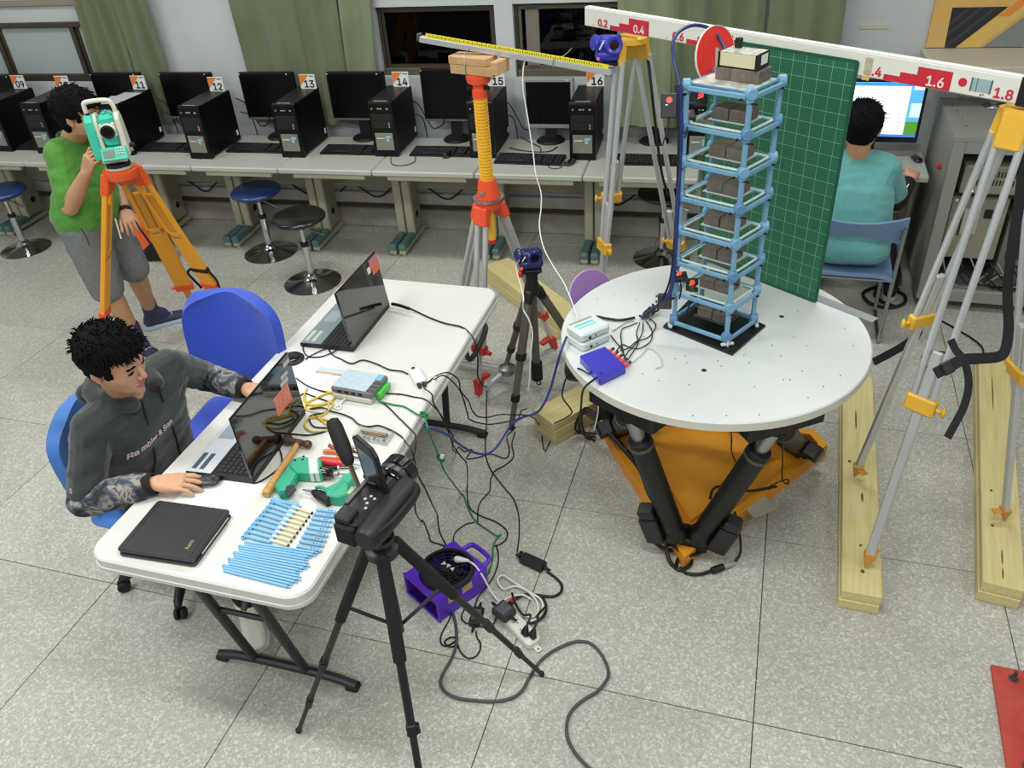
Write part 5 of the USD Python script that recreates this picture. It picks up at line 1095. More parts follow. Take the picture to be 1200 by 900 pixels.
timber("thick pine timber lying behind the small black tripod", (-1.02, 4.06), (-1.68, 4.70), 0.19, 0.12, 2, ((0.03, 0.3, 0.008, 0), (0.05, 0.55, 0.006, 0)))
timber("short stacked pine timbers beneath the left side of the round table", (-0.925, 3.09), (-0.60, 3.55), 0.17, 0.13, 3)

# ---- steel ruler on the table, converter boxes, blue logger, purple disc
a, b = np.array((0.238, 3.038, 0.922)), np.array((0.428, 2.908, 0.922))
stl = Thing("steel_ruler", "grey steel ruler lying under the green board's corner, jutting over the table edge", "ruler", (a+b)/2)
rd2 = unit(b-a); rn = np.array([-rd2[1], rd2[0], 0]); q = np.array((0.431, 2.959, 0.922))-b; wr_ = 0.042
stl.part("blade", quad([a-rd2*0.06, b, b+rn*wr_, a-rd2*0.06+rn*wr_], 0.0015).apply_translation((0, 0, 0.002)), mat("ruler_steel", (168, 176, 180), 0.35, 0.4), smooth=False)
stl.part("tick_marks", [bar(a+rd2*(0.01+0.0135*k)+rn*0.004+np.array([0, 0, 0.0022]), a+rd2*(0.01+0.0135*k)+rn*(0.012 if k % 3 else 0.018)+np.array([0, 0, 0.0022]), 0.0012, 0.0004, ch=0.0001) for k in range(14)], CARDB, kind="stuff", smooth=False)
PALEB = mat("box_pale", (206, 216, 214), 0.4)
def conv(z, label, lettering, loc, rz):
    t = Thing("converter_box", label, "device", loc, rz)
    t.part("case", ext(rrect(0.135, 0.10, 0.014), 0.034, (0, 0, z), b=0.006), PALEB, local=True)
    t.part("front_panel", [blk(-0.05, 0.055, -0.0515, -0.048, z+0.006, z+0.028, 0.0008)], mat("panel_pale", (188, 200, 200), 0.4), local=True)
    t.part("socket", [blk(-0.035, -0.024, -0.053, -0.05, z+0.009, z+0.018, 0.0006)], BLACKM, local=True); t.part("socket", [cyl((-0.002, -0.053, z+0.015), (-0.002, -0.05, z+0.015), 0.003, n=8)], BLACKM, local=True)
    if lettering:
        lb = t.part("lettering", [blk(-0.05+0.0085*q, -0.0435+0.0085*q, 0.008+0.0, 0.022, z+0.0335, z+0.0346, 0.0002) for q in range(10)]+[blk(-0.046+0.0062*q, -0.0412+0.0062*q, -0.008, 0.000, z+0.0335, z+0.0346, 0.0002) for q in range(13)], mat("letter_cyan", (84, 196, 206), 0.5), local=True, smooth=False, kind="stuff")
        t.part("grey_strip", blk(-0.058, 0.045, 0.034, 0.044, z+0.0335, z+0.0345, 0.0003), mat("strip_taupe", (150, 142, 122), 0.5), local=True)
    return t
cl_ = np.array((-0.58, 2.583, 0.92)); ca_ = math.degrees(math.atan2(*(np.array((-0.515, 2.683, 0.92))-np.array((-0.62, 2.557, 0.92)))[[1, 0]]))
conv(0.001, "lower pale grey converter box of the stack on the round table's left edge", False, cl_, ca_+1)
conv(0.037, "upper pale grey converter box with cyan lettering on the round table's left edge", True, cl_+np.array([-0.003, 0.004, 0]), ca_-1)
cc = np.array((-0.503, 2.434, 0.92))
bl = Thing("blue_logger", "glossy blue logger box with a row of red sockets on the round table's left edge", "device", cc)
quadp = np.array([q[:2] for q in [(-0.582, 2.436, 0.945), (-0.504, 2.516, 0.945), (-0.405, 2.399, 0.945), (-0.479, 2.303, 0.945)]])
bl.part("case", ext(Polygon(quadp).buffer(-0.008).buffer(0.008), 0.030, (0, 0, ZT+0.001), b=0.003), mat("logger_blue", (52, 48, 178), 0.3, coat=0.3))
e0, e1 = np.array((-0.497, 2.509, 0.935)), np.array((-0.412, 2.423, 0.935))
oo = unit(np.array([-(e1-e0)[1], (e1-e0)[0], 0])); oo = oo if oo[0]+oo[1] > 0 else -oo
for k in range(5):
    p = e0+(e1-e0)*(0.06+0.22*k)
    bl.part("red_socket", cyl(p-oo*0.004, p+oo*0.014, 0.008, n=12), mat("socket_red", (232, 70, 74), 0.35))
    bl.part("plug", cyl(p+oo*0.012, p+oo*0.028+np.array([0, 0, 0.006]), 0.0055, n=10), BLACK)
bl.part("white_label", quad([(-0.574, 2.422, 0.944), (-0.559, 2.403, 0.944), (-0.562, 2.415, 0.936), (-0.577, 2.434, 0.936)], 0.0006) if False else tr(bx(0.02, 0.001, 0.008, b=0.0002), np.array((-0.569, 2.421, 0.938)), (0, 0, -50)), PAPER)
pd = Thing("purple_disc", "purple disc with a pale edge standing behind the round table's left rim", "disc", (-0.701, 3.135, 0.864))
pn = unit(np.array([0.55, -0.62, 0.30])); pcen = np.array((-0.67, 3.044, 0.866))
pd.part("disc_face", tr(lathe([(0, -0.004), (0.100, -0.004), (0.100, 0.004), (0, 0.004)], 44), pcen, R=frame(pn)), mat("disc_purple", (148, 112, 178), 0.45))
pd.part("disc_rim", tr(lathe([(0.1002, -0.0045), (0.103, -0.0045), (0.103, 0.0045), (0.1002, 0.0045), (0.1002, -0.0045)], 44, cap=False), pcen, R=frame(pn)), mat("disc_rim_lilac", (196, 172, 206), 0.45))
pd.part("holder", cyl(pcen-np.array([0, 0, 0.09]), pcen-np.array([0, 0, 0.26]), 0.012, n=10), BLACKM)
pd.part("pale_tab", tr(bx(0.07, 0.02, 0.003, b=0.0005), pcen+frame(pn)@np.array([0.02, -0.045, 0.006]), R=frame(pn)), PAPER)
# cables on the round table
ZR = 0.925
cable([(-0.305, 2.718, 1.827), (-0.332, 2.758, 1.894), (-0.344, 2.794, 1.932), (-0.333, 2.843, 1.957), (-0.299, 2.899, 1.966), (-0.259, 2.932, 1.956), (-0.224, 2.93, 1.938), (-0.199, 2.907, 1.912), (-0.18, 2.871, 1.889)], 0.0055, mat("cable_blue", (38, 50, 110), 0.4), "thick dark blue cable arching over the tower's top to the sensor box", n=8)
cable([(-0.305, 2.718, 1.827), (-0.293, 2.703, 1.696), (-0.289, 2.682, 1.561), (-0.286, 2.66, 1.389), (-0.285, 2.648, 1.233), (-0.292, 2.639, 1.135), (-0.324, 2.648, 1.075), (-0.369, 2.65, 1.03), (-0.392, 2.641, 1.011)], 0.0075, LOOKS["cable_blue"], "thick dark blue cable running down the tower's left column", n=8)
cable([(-0.318, 2.714, 1.828), (-0.298, 2.685, 1.674), (-0.292, 2.67, 1.476), (-0.29, 2.646, 1.266), (-0.302, 2.645, 1.148), (-0.338, 2.638, 1.068), (-0.383, 2.639, 1.02)], 0.004, CABLE, "black cable bundle beside the tower's left column")
cable([(-0.439, 2.775, 0.928), (-0.466, 2.757, 0.928), (-0.5, 2.744, 0.928), (-0.548, 2.748, 0.928), (-0.59, 2.754, 0.928), (-0.617, 2.722, 0.928), (-0.634, 2.68, 0.928)], 0.005, CABLE, "black cable from the cable bundle to the upper converter box", n=7)
kn = Thing("cable_bundle", "tangle of black cable tied together at the tower's left foot", "cable bundle", (-0.406, 2.802, 0.92))
r_ = np.random.default_rng(5); base = np.array((-0.411, 2.768, 0.935))
for k in range(6):
    ax = unit(np.array((-0.349, 2.854, 0.95))-base)
    pts = [base+ax*(0.015*j)+np.array([r_.uniform(-.016, .016), r_.uniform(-.016, .016), r_.uniform(-.008, .014)]) for j in range(7)]
    kn.part("loop", wire(pts, 0.004, 6, 5), CABLE)
kn.part("tie", wire([base+np.array([0.03, -0.012, 0.0]), base+np.array([0.035, 0.0, 0.02]), base+np.array([0.03, 0.014, 0.0])], 0.003, 6), mat("tie_green", (70, 110, 80), 0.5))
for k, (pts, lab) in enumerate((
    ([(-0.414, 2.744, 0.926), (-0.414, 2.667, 0.926), (-0.396, 2.597, 0.926), (-0.407, 2.518, 0.926), (-0.418, 2.458, 0.926)], "first thin lead fanning out from the tangle to the blue logger"),
    ([(-0.401, 2.746, 0.926), (-0.393, 2.659, 0.926), (-0.406, 2.583, 0.926), (-0.422, 2.532, 0.926), (-0.429, 2.485, 0.926)], "second thin lead fanning out from the tangle to the blue logger"),
    ([(-0.393, 2.761, 0.926), (-0.359, 2.69, 0.926), (-0.354, 2.617, 0.926), (-0.384, 2.563, 0.926), (-0.421, 2.562, 0.926), (-0.452, 2.574, 0.926), (-0.467, 2.518, 0.926)], "wide looping lead from the tangle to the blue logger"),
    ([(-0.423, 2.742, 0.926), (-0.448, 2.712, 0.926), (-0.472, 2.682, 0.926), (-0.462, 2.609, 0.926), (-0.434, 2.512, 0.926), (-0.421, 2.475, 0.926)], "lead bending at a right angle beside the converter boxes"),
    ([(-0.388, 2.788, 0.926), (-0.354, 2.742, 0.926), (-0.353, 2.691, 0.926), (-0.37, 2.638, 0.926), (-0.404, 2.607, 0.926), (-0.426, 2.555, 0.926), (-0.451, 2.533, 0.926)], "outermost lead looping right of the tangle"),
    ([(-0.438, 2.752, 0.926), (-0.465, 2.734, 0.926), (-0.49, 2.691, 0.926), (-0.504, 2.663, 0.926)], "grey lead from the tangle to the upper converter box"),
    ([(-0.505, 2.631, 0.926), (-0.477, 2.587, 0.926), (-0.451, 2.55, 0.926), (-0.433, 2.507, 0.926)], "short lead from the upper converter box to the red sockets"))):
    cable(pts, 0.0022, CABLE if k != 5 else mat("cable_grey", (140, 142, 140), 0.5), lab, n=5)
cable([(-0.413, 2.429, 0.924), (-0.393, 2.472, 0.924), (-0.371, 2.522, 0.924), (-0.354, 2.572, 0.924), (-0.311, 2.534, 0.924), (-0.289, 2.47, 0.924), (-0.309, 2.444, 0.924)], 0.0018, mat("cable_pale", (190, 186, 172), 0.5), "thin pale wire loop on the white plate right of the blue logger", n=5)
cable([(-0.481, 2.34, 0.952), (-0.5, 2.317, 0.94), (-0.528, 2.263, 0.93), (-0.569, 2.395, 0.759), (-0.585, 2.441, 0.654), (-0.592, 2.527, 0.512), (-0.57, 2.564, 0.464), (-0.552, 2.549, 0.523)], 0.004, CABLE, "black cable from the blue logger down under the round table", n=6)
cable([(-0.524, 2.369, 0.945), (-0.53, 2.358, 0.93), (-0.575, 2.39, 0.925), (-0.633, 2.492, 0.834), (-0.659, 2.5, 0.77), (-0.67, 2.51, 0.701), (-0.657, 2.572, 0.604), (-0.658, 2.602, 0.557), (-0.692, 2.621, 0.511), (-0.752, 2.673, 0.435)], 0.003, CABLE, "thin black cable hanging from the blue logger towards the small tripod", n=6)
cable([(-0.512, 2.412, 0.844), (-0.515, 2.443, 0.712), (-0.538, 2.471, 0.585)], 0.003, LOOKS["cable_white"], "pale cord hanging under the round table's left rim", n=6)
# dark drive unit beneath the left rim
du = Thing("drive_unit", "dark drive unit with cables on the floor beneath the round table's left rim", "device", (-0.678, 3.151, 0))
du.part("case", tr(bx(0.14, 0.16, 0.20, b=0.015), np.array((-0.662, 3.154, 0))+np.array([0.06, 0.10, 0.10]), (0, 0, 30)), BLACKM)
for k in range(3): du.part("cable_loop", wire([np.array((-0.64, 3.013, 0.15))+np.array([0.0, 0.02*k, 0.06]), np.array((-0.693, 3.069, 0.15))+np.array([-0.03, 0.02*k, 0.05]), np.array((-0.732, 3.123, 0.05))+np.array([-0.02*k, 0, 0]), np.array((-0.668, 3.081, 0.03))+np.array([0, 0.03*k, 0])], 0.006, 7), CABLE)

# ================================================================ small gear: tripods, camcorder, fan, strips, cabinet, chairs
# ---- elevating tripod with its yellow geared column
OR = mat("tripod_orange", (236, 84, 44), 0.42); GEARY = mat("gear_yellow", (246, 190, 56), 0.45)
c = np.array((-1.262, 3.50, 0.0))
et = Thing("elevating_tripod", "silver tripod with an orange head and a yellow ribbed column carrying a wood block", "tripod", c)
zt = 1.60
prof = [(0, 1.15)]
z = 1.15
while z < zt-0.05:
    prof += [(0.032, z), (0.032, z+0.007), (0.0255, z+0.0085), (0.0255, z+0.013)]; z += 0.0145
prof += [(0.0, z)]
et.part("ribbed_column", tr(lathe(prof, 20), c), GEARY, smooth=25)
et.part("column_cap", tr(lathe([(0, zt-0.055), (0.034, zt-0.055), (0.034, zt-0.02), (0.030, zt-0.015), (0.030, zt), (0.05, zt+0.01), (0.056, zt+0.03), (0.056, zt+0.045), (0, zt+0.045)], 24), c), OR, smooth=35)
et.part("clamp_screw", [cyl(c+np.array([-0.05, -0.02, zt-0.01]), c+np.array([-0.03, -0.012, zt-0.01]), 0.009, n=10), cyl(c+np.array([0.03, -0.012, zt-0.01]), c+np.array([0.05, -0.02, zt-0.01]), 0.009, n=10)], BLACKM)
et.part("head", tr(lathe([(0.0, 1.03), (0.055, 1.03), (0.06, 1.05), (0.06, 1.085), (0.052, 1.10), (0.044, 1.155), (0.04, 1.17), (0, 1.17)], 28), c), OR, smooth=35)
et.part("head_flange", tr(lathe([(0.058, 1.072), (0.074, 1.072), (0.074, 1.082), (0.058, 1.084)], 30), c), STEEL)
et.part("crank_plate", [tr(bx(0.028, 0.004, 0.016, b=0.003), c+np.array([-0.012, -0.055, 1.115]), (0, -25, 0))], STEEL)
feet = [np.array((-1.342, 3.31, 0.03)), np.array((-1.055, 3.834, 0.03)), np.array((-1.62, 3.62, 0.03))]
hub = np.array((-1.201, 3.471, 0.1))*np.array([1, 1, 1.0]); hub[:2] = hub[:2]*0.5+c[:2]*0.5
for k, f in enumerate(feet):
    o = unit((f-c)*np.array([1, 1, 0])); s = np.cross((0, 0, 1), o); h = c+o*0.055+np.array([0, 0, 1.03]); d = unit(f-h); L = np.linalg.norm(f-h)
    lg = et.part("leg", [cyl(h+s*q*0.027+d*0.04, h+s*q*0.027+d*L*0.72, 0.014, n=14) for q in (-1, 1)], ALU)
    lg.part("hinge_block", bar(h-d*0.02, h+d*0.07, 0.085, 0.04, up=np.cross(s, d), ch=0.006), OR)
    lg.part("lower_leg", bar(h+d*L*0.5, f-d*0.05, 0.026, 0.02, up=np.cross(s, d), ch=0.004), ALU)
    lg.part("leg_clamp", [bar(h+d*(L*0.72-0.03), h+d*(L*0.72+0.02), 0.09, 0.04, up=np.cross(s, d), ch=0.006), cyl(h+d*L*0.72+s*0.04, h+d*L*0.72+s*0.075, 0.012, n=10)], mat("clamp_red", (206, 52, 44), 0.45))
    lg.part("foot_clamp", [hull([*(f-d*0.02+s*q*0.014+o*w for q in (-1, 1) for w in (-0.012, 0.014)), *(f-d*0.11+s*q*0.022+o*w for q in (-1, 1) for w in (-0.02, 0.024))]), bar(f-d*0.11-o*0.01, f-d*0.10-o*0.075, 0.034, 0.022, ch=0.004)], LOOKS["clamp_red"])
    lg.part("spreader_bar", bar(np.array([*hub[:2], 0.11]), f-d*0.02+np.array([0, 0, 0.0]), 0.022, 0.022, ch=0.003), ALU)
    lg.part("tip", cyl(f-d*0.025, f+d*0.0, 0.011, 0.005, 10), STEEL)
et.part("spreader_hub", tr(lathe([(0, 0.09), (0.045, 0.09), (0.05, 0.10), (0.045, 0.125), (0.018, 0.135), (0, 0.135)], 18), hub*np.array([1, 1, 0])), STEEL)
et.part("lower_column", tr(lathe([(0, 0.86), (0.02, 0.86), (0.022, 0.88), (0.022, 1.03), (0, 1.03)], 14), c), GEARY)
et.part("column_end", tr(lathe([(0, 0.845), (0.022, 0.845), (0.022, 0.865), (0, 0.865)], 14), c), LOOKS["clamp_red"])
wire_z = zt+0.045
wb_ = Thing("wood_block", "wooden block strapped on top of the yellow ribbed column, under the level bar", "wood block", c+np.array([0, 0, wire_z]))
B0, B1 = c+np.array([-0.115, 0.035, 0]), c+np.array([0.10, -0.025, 0])
BW = mat("block_wood", (204, 168, 124), 0.6, c2=(188, 148, 104), scale=9, stretch=(1, 6, 6))
dB = unit(B1-B0)
for k, (w, z0, z1) in enumerate(((0.085, 0.001, 0.040), (0.085, 0.041, 0.075))):
    wb_.part("board", bar(B0-dB*0.005*k+np.array([0, 0, wire_z+(z0+z1)/2]), B1-dB*0.03*k+np.array([0, 0, wire_z+(z0+z1)/2]), w, z1-z0, ch=0.003), BW)
wb_.part("end_piece", tr(bx(0.035, 0.10, 0.055, b=0.003), B1+dB*0.012+np.array([0, 0, wire_z+0.04]), (0, 0, math.degrees(math.atan2(dB[1], dB[0])))), BW)
wb_.part("binding_wire", wire([B0+dB*0.09+np.array([-0.012, -0.046, wire_z-0.02]), B0+dB*0.085+np.array([-0.012, -0.046, wire_z+0.04]), B0+dB*0.08+np.array([-0.01, -0.03, wire_z+0.085]), B0+dB*0.085+np.array([0.0, 0.0, wire_z+0.098])], 0.002, 5), STEEL)
# level bar with the yellow tape
ba = np.array([*(B0+(B1-B0)*0.25)[:2], wire_z+0.09]); 
b0, b1 = np.array((-1.536, 3.551, 1.789)), np.array((-0.668, 3.463, 1.68))
lb = Thing("level_bar", "aluminium bar with yellow measuring tape, running from the wood block to the blue camera", "bar", (b0+b1)/2)
lb.part("bar", bar(b0+np.array([0, 0, -0.012]), b1+np.array([0, 0, -0.012]), 0.028, 0.026, ch=0.003), ALU)
db = unit(b1-b0); fb = unit(np.cross(db, (0, 0, 1)))
tp = lb.part("yellow_tape", bar(b0+db*0.035+np.array([0, 0, 0.009])+fb*0.010, b1-db*0.01+np.array([0, 0, 0.009])+fb*0.010, 0.002, 0.019, ch=0.0004), mat("tape_yellow2", (240, 224, 52), 0.45), smooth=False)
tp.part("tape_marks", [bar(b0+db*(0.05+0.0105*k)+fb*0.0115+np.array([0, 0, 0.005]), b0+db*(0.05+0.0105*k)+fb*0.0115+np.array([0, 0, 0.011 if k % 2 else 0.015]), 0.0026, 0.0006, up=fb, ch=0.0001) for k in range(int((np.linalg.norm(b1-b0)-0.08)/0.0105))], CARDB, kind="stuff", smooth=False)
lb.part("end_stop", bar(b0-db*0.012+np.array([0, 0, -0.006]), b0+db*0.006+np.array([0, 0, -0.006]), 0.03, 0.034, ch=0.004), mat("bar_end", (70, 70, 72), 0.5))
lb.part("green_tie", [wire([b0+db*0.63+fb*0.016+np.array([0, 0, -0.028]), b0+db*0.63+fb*0.018+np.array([0, 0, 0.0]), b0+db*0.64+np.array([0, 0, 0.008]), b0+db*0.67-fb*0.01+np.array([0, 0, 0.02]), b0+db*0.70-fb*0.02+np.array([0, 0, 0.05])], 0.0022, 5)], mat("tie_green2", (92, 150, 110), 0.5))
BLUEC = mat("scanner_blue", (44, 52, 168), 0.32, coat=0.3); BLUED = mat("scanner_dark_blue", (30, 36, 96), 0.3, coat=0.3)
def scanner(cen, rz, label, m, s=1.0, tilt=0):
    """A squat blue camera-like box: rounded body, raised lens ring, red lamp."""
    t = Thing("blue_camera", label, "camera", cen, rz)
    t.part("body", organic([((-0.03, 0, -0.03), (0.03, 0.035, 0.03), (0.03, 0, -0.03), (0.03, 0.035, 0.03)), ((-0.03, 0, 0.018), (0.028, 0.032, 0.03), (0.03, 0, 0.018), (0.028, 0.032, 0.03))], 0.012, 4), m, local=True, smooth=60)
    r = t.part("lens_ring", tr(lathe([(0.018, 0), (0.034, 0), (0.036, 0.004), (0.036, 0.022), (0.032, 0.026), (0.02, 0.024), (0.018, 0.0)], 24, cap=False), (0.014, -0.028, 0.012), R=frame((0.25, -1, 0.25))), m, local=True, smooth=35)
    r.part("lens_glass", tr(cyl((0, 0, 0.0), (0, 0, 0.016), 0.019, n=20), (0.014, -0.028, 0.012), R=frame((0.25, -1, 0.25))), BLACKG, local=True)
    t.part("side_knob", tr(lathe([(0, 0), (0.03, 0), (0.032, 0.01), (0.024, 0.018), (0, 0.02)], 22), (-0.052, -0.006, 0.02), R=frame((-1, -0.5, 0.3))), m, local=True)
    t.part("lamp", tr(cyl((0, 0, 0), (0, 0, 0.004), 0.006, n=10), (-0.045, -0.036, -0.036), R=frame((-0.4, -1, 0.3))), LED, local=True)
    t.part("lever", [tr(cyl((0, 0, 0), (0, 0, 0.035), 0.0035, n=8), (-0.04, -0.036, 0.0), R=frame((0.4, -0.4, 0.8)))], WHITE, local=True)
    t.part("base_plate", blk(-0.03, 0.05, -0.03, 0.03, -0.07, -0.055, 0.003), BLACK, local=True)
    return t
scanner((-0.688, 3.511, 1.755), 12, "bright blue camera-like scanner clamped at the level bar's right end", BLUEC)
cable([(-0.735, 3.534, 1.773)] and [(-0.666, 3.47, 1.689), (-0.735, 3.497, 1.688), (-0.786, 3.501, 1.683), (-0.855, 3.513, 1.696), (-0.946, 3.542, 1.709), (-0.998, 3.527, 1.712), (-1.042, 3.505, 1.704), (-1.05, 3.477, 1.669), (-1.047, 3.45, 1.595), (-1.031, 3.432, 1.511), (-1.015, 3.413, 1.425), (-0.995, 3.38, 1.336), (-0.975, 3.335, 1.265), (-0.95, 3.316, 1.192), (-0.942, 3.276, 1.134), (-0.935, 3.214, 1.081), (-0.894, 3.123, 1.026), (-0.835, 3.047, 0.983), (-0.768, 2.952, 0.962), (-0.718, 2.864, 0.943), (-0.644, 2.695, 0.941)], 0.0028, LOOKS["cable_white"], "long white cord hanging from the level bar down to the converter boxes", n=6)

# ---- small dark tripod and its scanner
g = np.array((-1.04, 3.40, 0))
DK = mat("tripod_dark", (104, 102, 95), 0.4, 0.3)
stp = Thing("camera_tripod", "small dark tripod holding a dark blue camera between the two tables", "tripod", g)
hz = 0.70
stp.part("head", [tr(lathe([(0, hz-0.06), (0.035, hz-0.06), (0.04, hz-0.03), (0.03, hz), (0.03, hz+0.05), (0.045, hz+0.055), (0.045, hz+0.065), (0, hz+0.065)], 18), g)], BLACK)
stp.part("red_catch", tr(bx(0.02, 0.03, 0.03, b=0.004), g+np.array([-0.05, -0.01, hz+0.045])), mat("catch_red", (220, 50, 44), 0.4))
stp.part("pan_handle", [cyl(g+np.array([0.01, 0, hz]), g+np.array([0.01, 0, hz-0.03]), 0.02, n=12)], BLACK)
stp.part("centre_column", [cyl(g+np.array([0, 0, 0.21]), g+np.array([0, 0, hz-0.05]), 0.02, n=16)], DK)
stp.part("column_end", [cyl(g+np.array([0, 0, 0.13]), g+np.array([0, 0, 0.24]), 0.03, n=16, ch=0.005), ], RUBBER)
stp.part("hook", tube(spline([(g[0]+0.01+0.011*math.cos(t), g[1]-0.01, 0.115+0.011*math.sin(t)) for t in np.linspace(0, 6.28, 9)[:-1]], 5, True), 0.0035, 6, True), BLACK)
for k, (f, k1, k2) in enumerate(((np.array((-1.108, 3.122, 0)), 0.36, 0.72), (np.array((-1.305, 3.679, 0)), 0.55, 0.8), (np.array((-0.74, 3.62, 0.0)), 0.5, 0.8))):
    h = g+np.array([0, 0, hz-0.05])+unit((f-g)*np.array([1, 1, 0]))*0.03; d = unit(f-h); L = np.linalg.norm(f-h)
    lg = stp.part("leg", cyl(h, h+d*L*0.45, 0.022, n=14), DK)
    lg.part("leg_section", [cyl(h+d*L*0.42, h+d*L*0.76, 0.018, n=12)], DK)
    lg.part("leg_end", [cyl(h+d*L*0.74, f-d*0.012, 0.014, n=12)], DK)
    lg.part("lock_ring", cyl(h+d*(L*0.45-0.02), h+d*(L*0.45+0.02), 0.027, n=14, ch=0.004), BLACK)
    lg.part("lock_ring", cyl(h+d*(L*0.76-0.02), h+d*(L*0.76+0.02), 0.023, n=14, ch=0.004), BLACK)
    lg.part("rubber_foot", cyl(f-d*0.035, f-d*0.002, 0.014, n=12), RUBBER)
    lg.part("shoulder", [hull(np.vstack([ball(h, 0.026, 1).vertices, ball(h+d*0.07, 0.021, 1).vertices]))], BLACK)
scanner(g+np.array([0, 0, hz+0.13]), 18, "dark blue camera-like scanner on the small dark tripod", BLUED)
cable([g+np.array([-0.04, -0.05, hz+0.14]), g+np.array([-0.055, -0.06, hz+0.10]), (-0.883, 2.757, 0.997), (-0.881, 2.741, 0.94), (-0.859, 2.74, 0.892), (-0.849, 2.743, 0.822), (-0.862, 2.745, 0.725), (-0.875, 2.757, 0.608), (-0.889, 2.765, 0.52)], 0.0035, LOOKS["cable_white"], "white cord hanging down the small dark tripod", n=6)

# ---- camcorder on its foreground tripod
ct0 = np.array((-0.937, 1.46, 0.93))*np.array([1, 1, 0]); hz = 0.93
ct = Thing("camcorder_tripod", "black tripod with clip locks in the foreground, carrying a camcorder", "tripod", ct0)
TK = mat("tripod_black", (27, 27, 28), 0.42)
ctop = ct0+np.array([0, 0, hz])
ct.part("fluid_head", [tr(lathe([(0, -0.035), (0.035, -0.035), (0.042, -0.02), (0.042, -0.005), (0.03, 0.0), (0.03, 0.02), (0, 0.02)], 22), ctop), tr(bx(0.07, 0.06, 0.055, b=0.01), ctop+np.array([0, 0, 0.025]), (0, 0, 30))], BLACK)
ct.part("quick_plate", tr(bx(0.075, 0.055, 0.014, b=0.003), ctop+np.array([0, 0, 0.058]), (0, 0, 35)), BLACKM)
gripA, gripB, rodB = np.array((-1.04, 1.516, 1.277)), np.array((-0.981, 1.462, 1.175)), np.array((-0.945, 1.444, 1.134))
ct.part("pan_rod", cyl(gripB+(gripA-gripB)*0.1, ctop+np.array([-0.035, 0.03, 0.03]), 0.007, n=10), mat("rod_bronze", (150, 138, 122), 0.35, 0.6))
gd = unit(gripB-gripA); gl = np.linalg.norm(gripB-gripA)
ct.part("pan_grip", tr(lathe([(0, -0.005), (0.016, 0), (0.021, 0.02), (0.022, gl*0.6), (0.017, gl*0.9), (0.011, gl), (0, gl)], 18), gripA, R=frame(gd)), RUBBER)
ct.part("leg_boss", [tr(lathe([(0, -0.09), (0.03, -0.09), (0.05, -0.07), (0.05, -0.045), (0.03, -0.035), (0, -0.035)], 20), ctop)], BLACK)
ct.part("centre_column", cyl(ct0+np.array([0, 0, hz-0.42]), ct0+np.array([0, 0, hz-0.06]), 0.014, n=12), TK)
for k, f in enumerate((np.array((-1.346, 1.333, 0)), np.array((-0.58, 1.762, 0)), np.array((-0.755, 1.097, 0)))):
    o = unit((f-ct0)*np.array([1, 1, 0])); h = ct0+o*0.045+np.array([0, 0, hz-0.06]); d = unit(f-h); L = np.linalg.norm(f-h); s = np.cross((0, 0, 1), o); u_ = np.cross(s, d)
    u_ = u_ if u_[2] > 0 else -u_
    lg = ct.part("leg", bar(h-d*0.02, h+d*L*0.34, 0.038, 0.032, up=u_, ch=0.008), BLACKM)
    lg.part("leg_section", bar(h+d*L*0.30, h+d*L*0.58, 0.026, 0.020, up=u_, ch=0.005), TK)
    lg.part("leg_end", bar(h+d*L*0.56, f-d*0.012, 0.018, 0.014, up=u_, ch=0.004), TK)
    for q in (0.345, 0.60, ):
        p = h+d*L*(q+0.22 if q < 0.5 else q+0.22)
    for q, w in ((0.575, 0.032), (0.80, 0.027)):
        p = h+d*L*q
        lk = lg.part("clip_lock", bar(p-d*0.022, p+d*0.018, w, w*0.85, up=u_, ch=0.005), BLACK)
        lk.part("clip_lever", bar(p-d*0.016+s*w*0.55, p+d*0.012+s*w*0.62, 0.010, 0.022, up=u_, ch=0.003), BLACK)
    lg.part("leg_section", bar(h+d*L*0.56, h+d*L*0.80, 0.0215, 0.017, up=u_, ch=0.004), TK)
    lg.part("rubber_foot", [ball(f-d*0.012, 0.011, 2, (1, 1, 1.2))], RUBBER)
    lg.part("brace", bar(ct0+np.array([0, 0, hz-0.40]), h+d*L*0.27, 0.012, 0.006, ch=0.001), TK)
# camcorder frame: ca forward (rear to lens), cs to its right, up
KC = 1.2
A_, B_ = np.array((-0.946, 1.304, 1)), np.array((-0.912, 1.524, 1))
ca = unit((B_-A_)*np.array([1, 1, 0])); cs = np.array([ca[1], -ca[0], 0]); 
co = ctop+np.array([0, 0, 0.068])
cw = lambda a, s, u: co+KC*(ca*a+cs*s+np.array([0, 0, u]))
Rc = np.stack([ca, -cs, (0, 0, 1)], 1)
cbx = lambda a0, a1, s0, s1, u0, u1, b=0.004: tr(blk(a0, a1, -s1, -s0, u0, u1, b), co, R=Rc, s=KC)
cam_ = Thing("camcorder", "black camcorder with its flip screen raised, on the foreground tripod", "camcorder", co)
cam_.part("body", cbx(-0.095, 0.075, -0.042, 0.030, 0.0, 0.072, 0.010), BLACK)
cam_.part("grip_side", tr(lathe([(0, -0.105), (0.026, -0.105), (0.033, -0.09), (0.035, -0.02), (0.035, 0.06), (0.03, 0.085), (0, 0.09)], 22), cw(0, 0.047, 0.036), R=frame(ca), s=KC), mat("grip_black", (24, 24, 26), 0.5))
cam_.part("hand_strap", wire([cw(-0.085, 0.07, 0.05), cw(-0.05, 0.086, 0.058), cw(0.0, 0.089, 0.058), cw(0.05, 0.086, 0.056), cw(0.078, 0.07, 0.05)], 0.007, 8), STRAP)
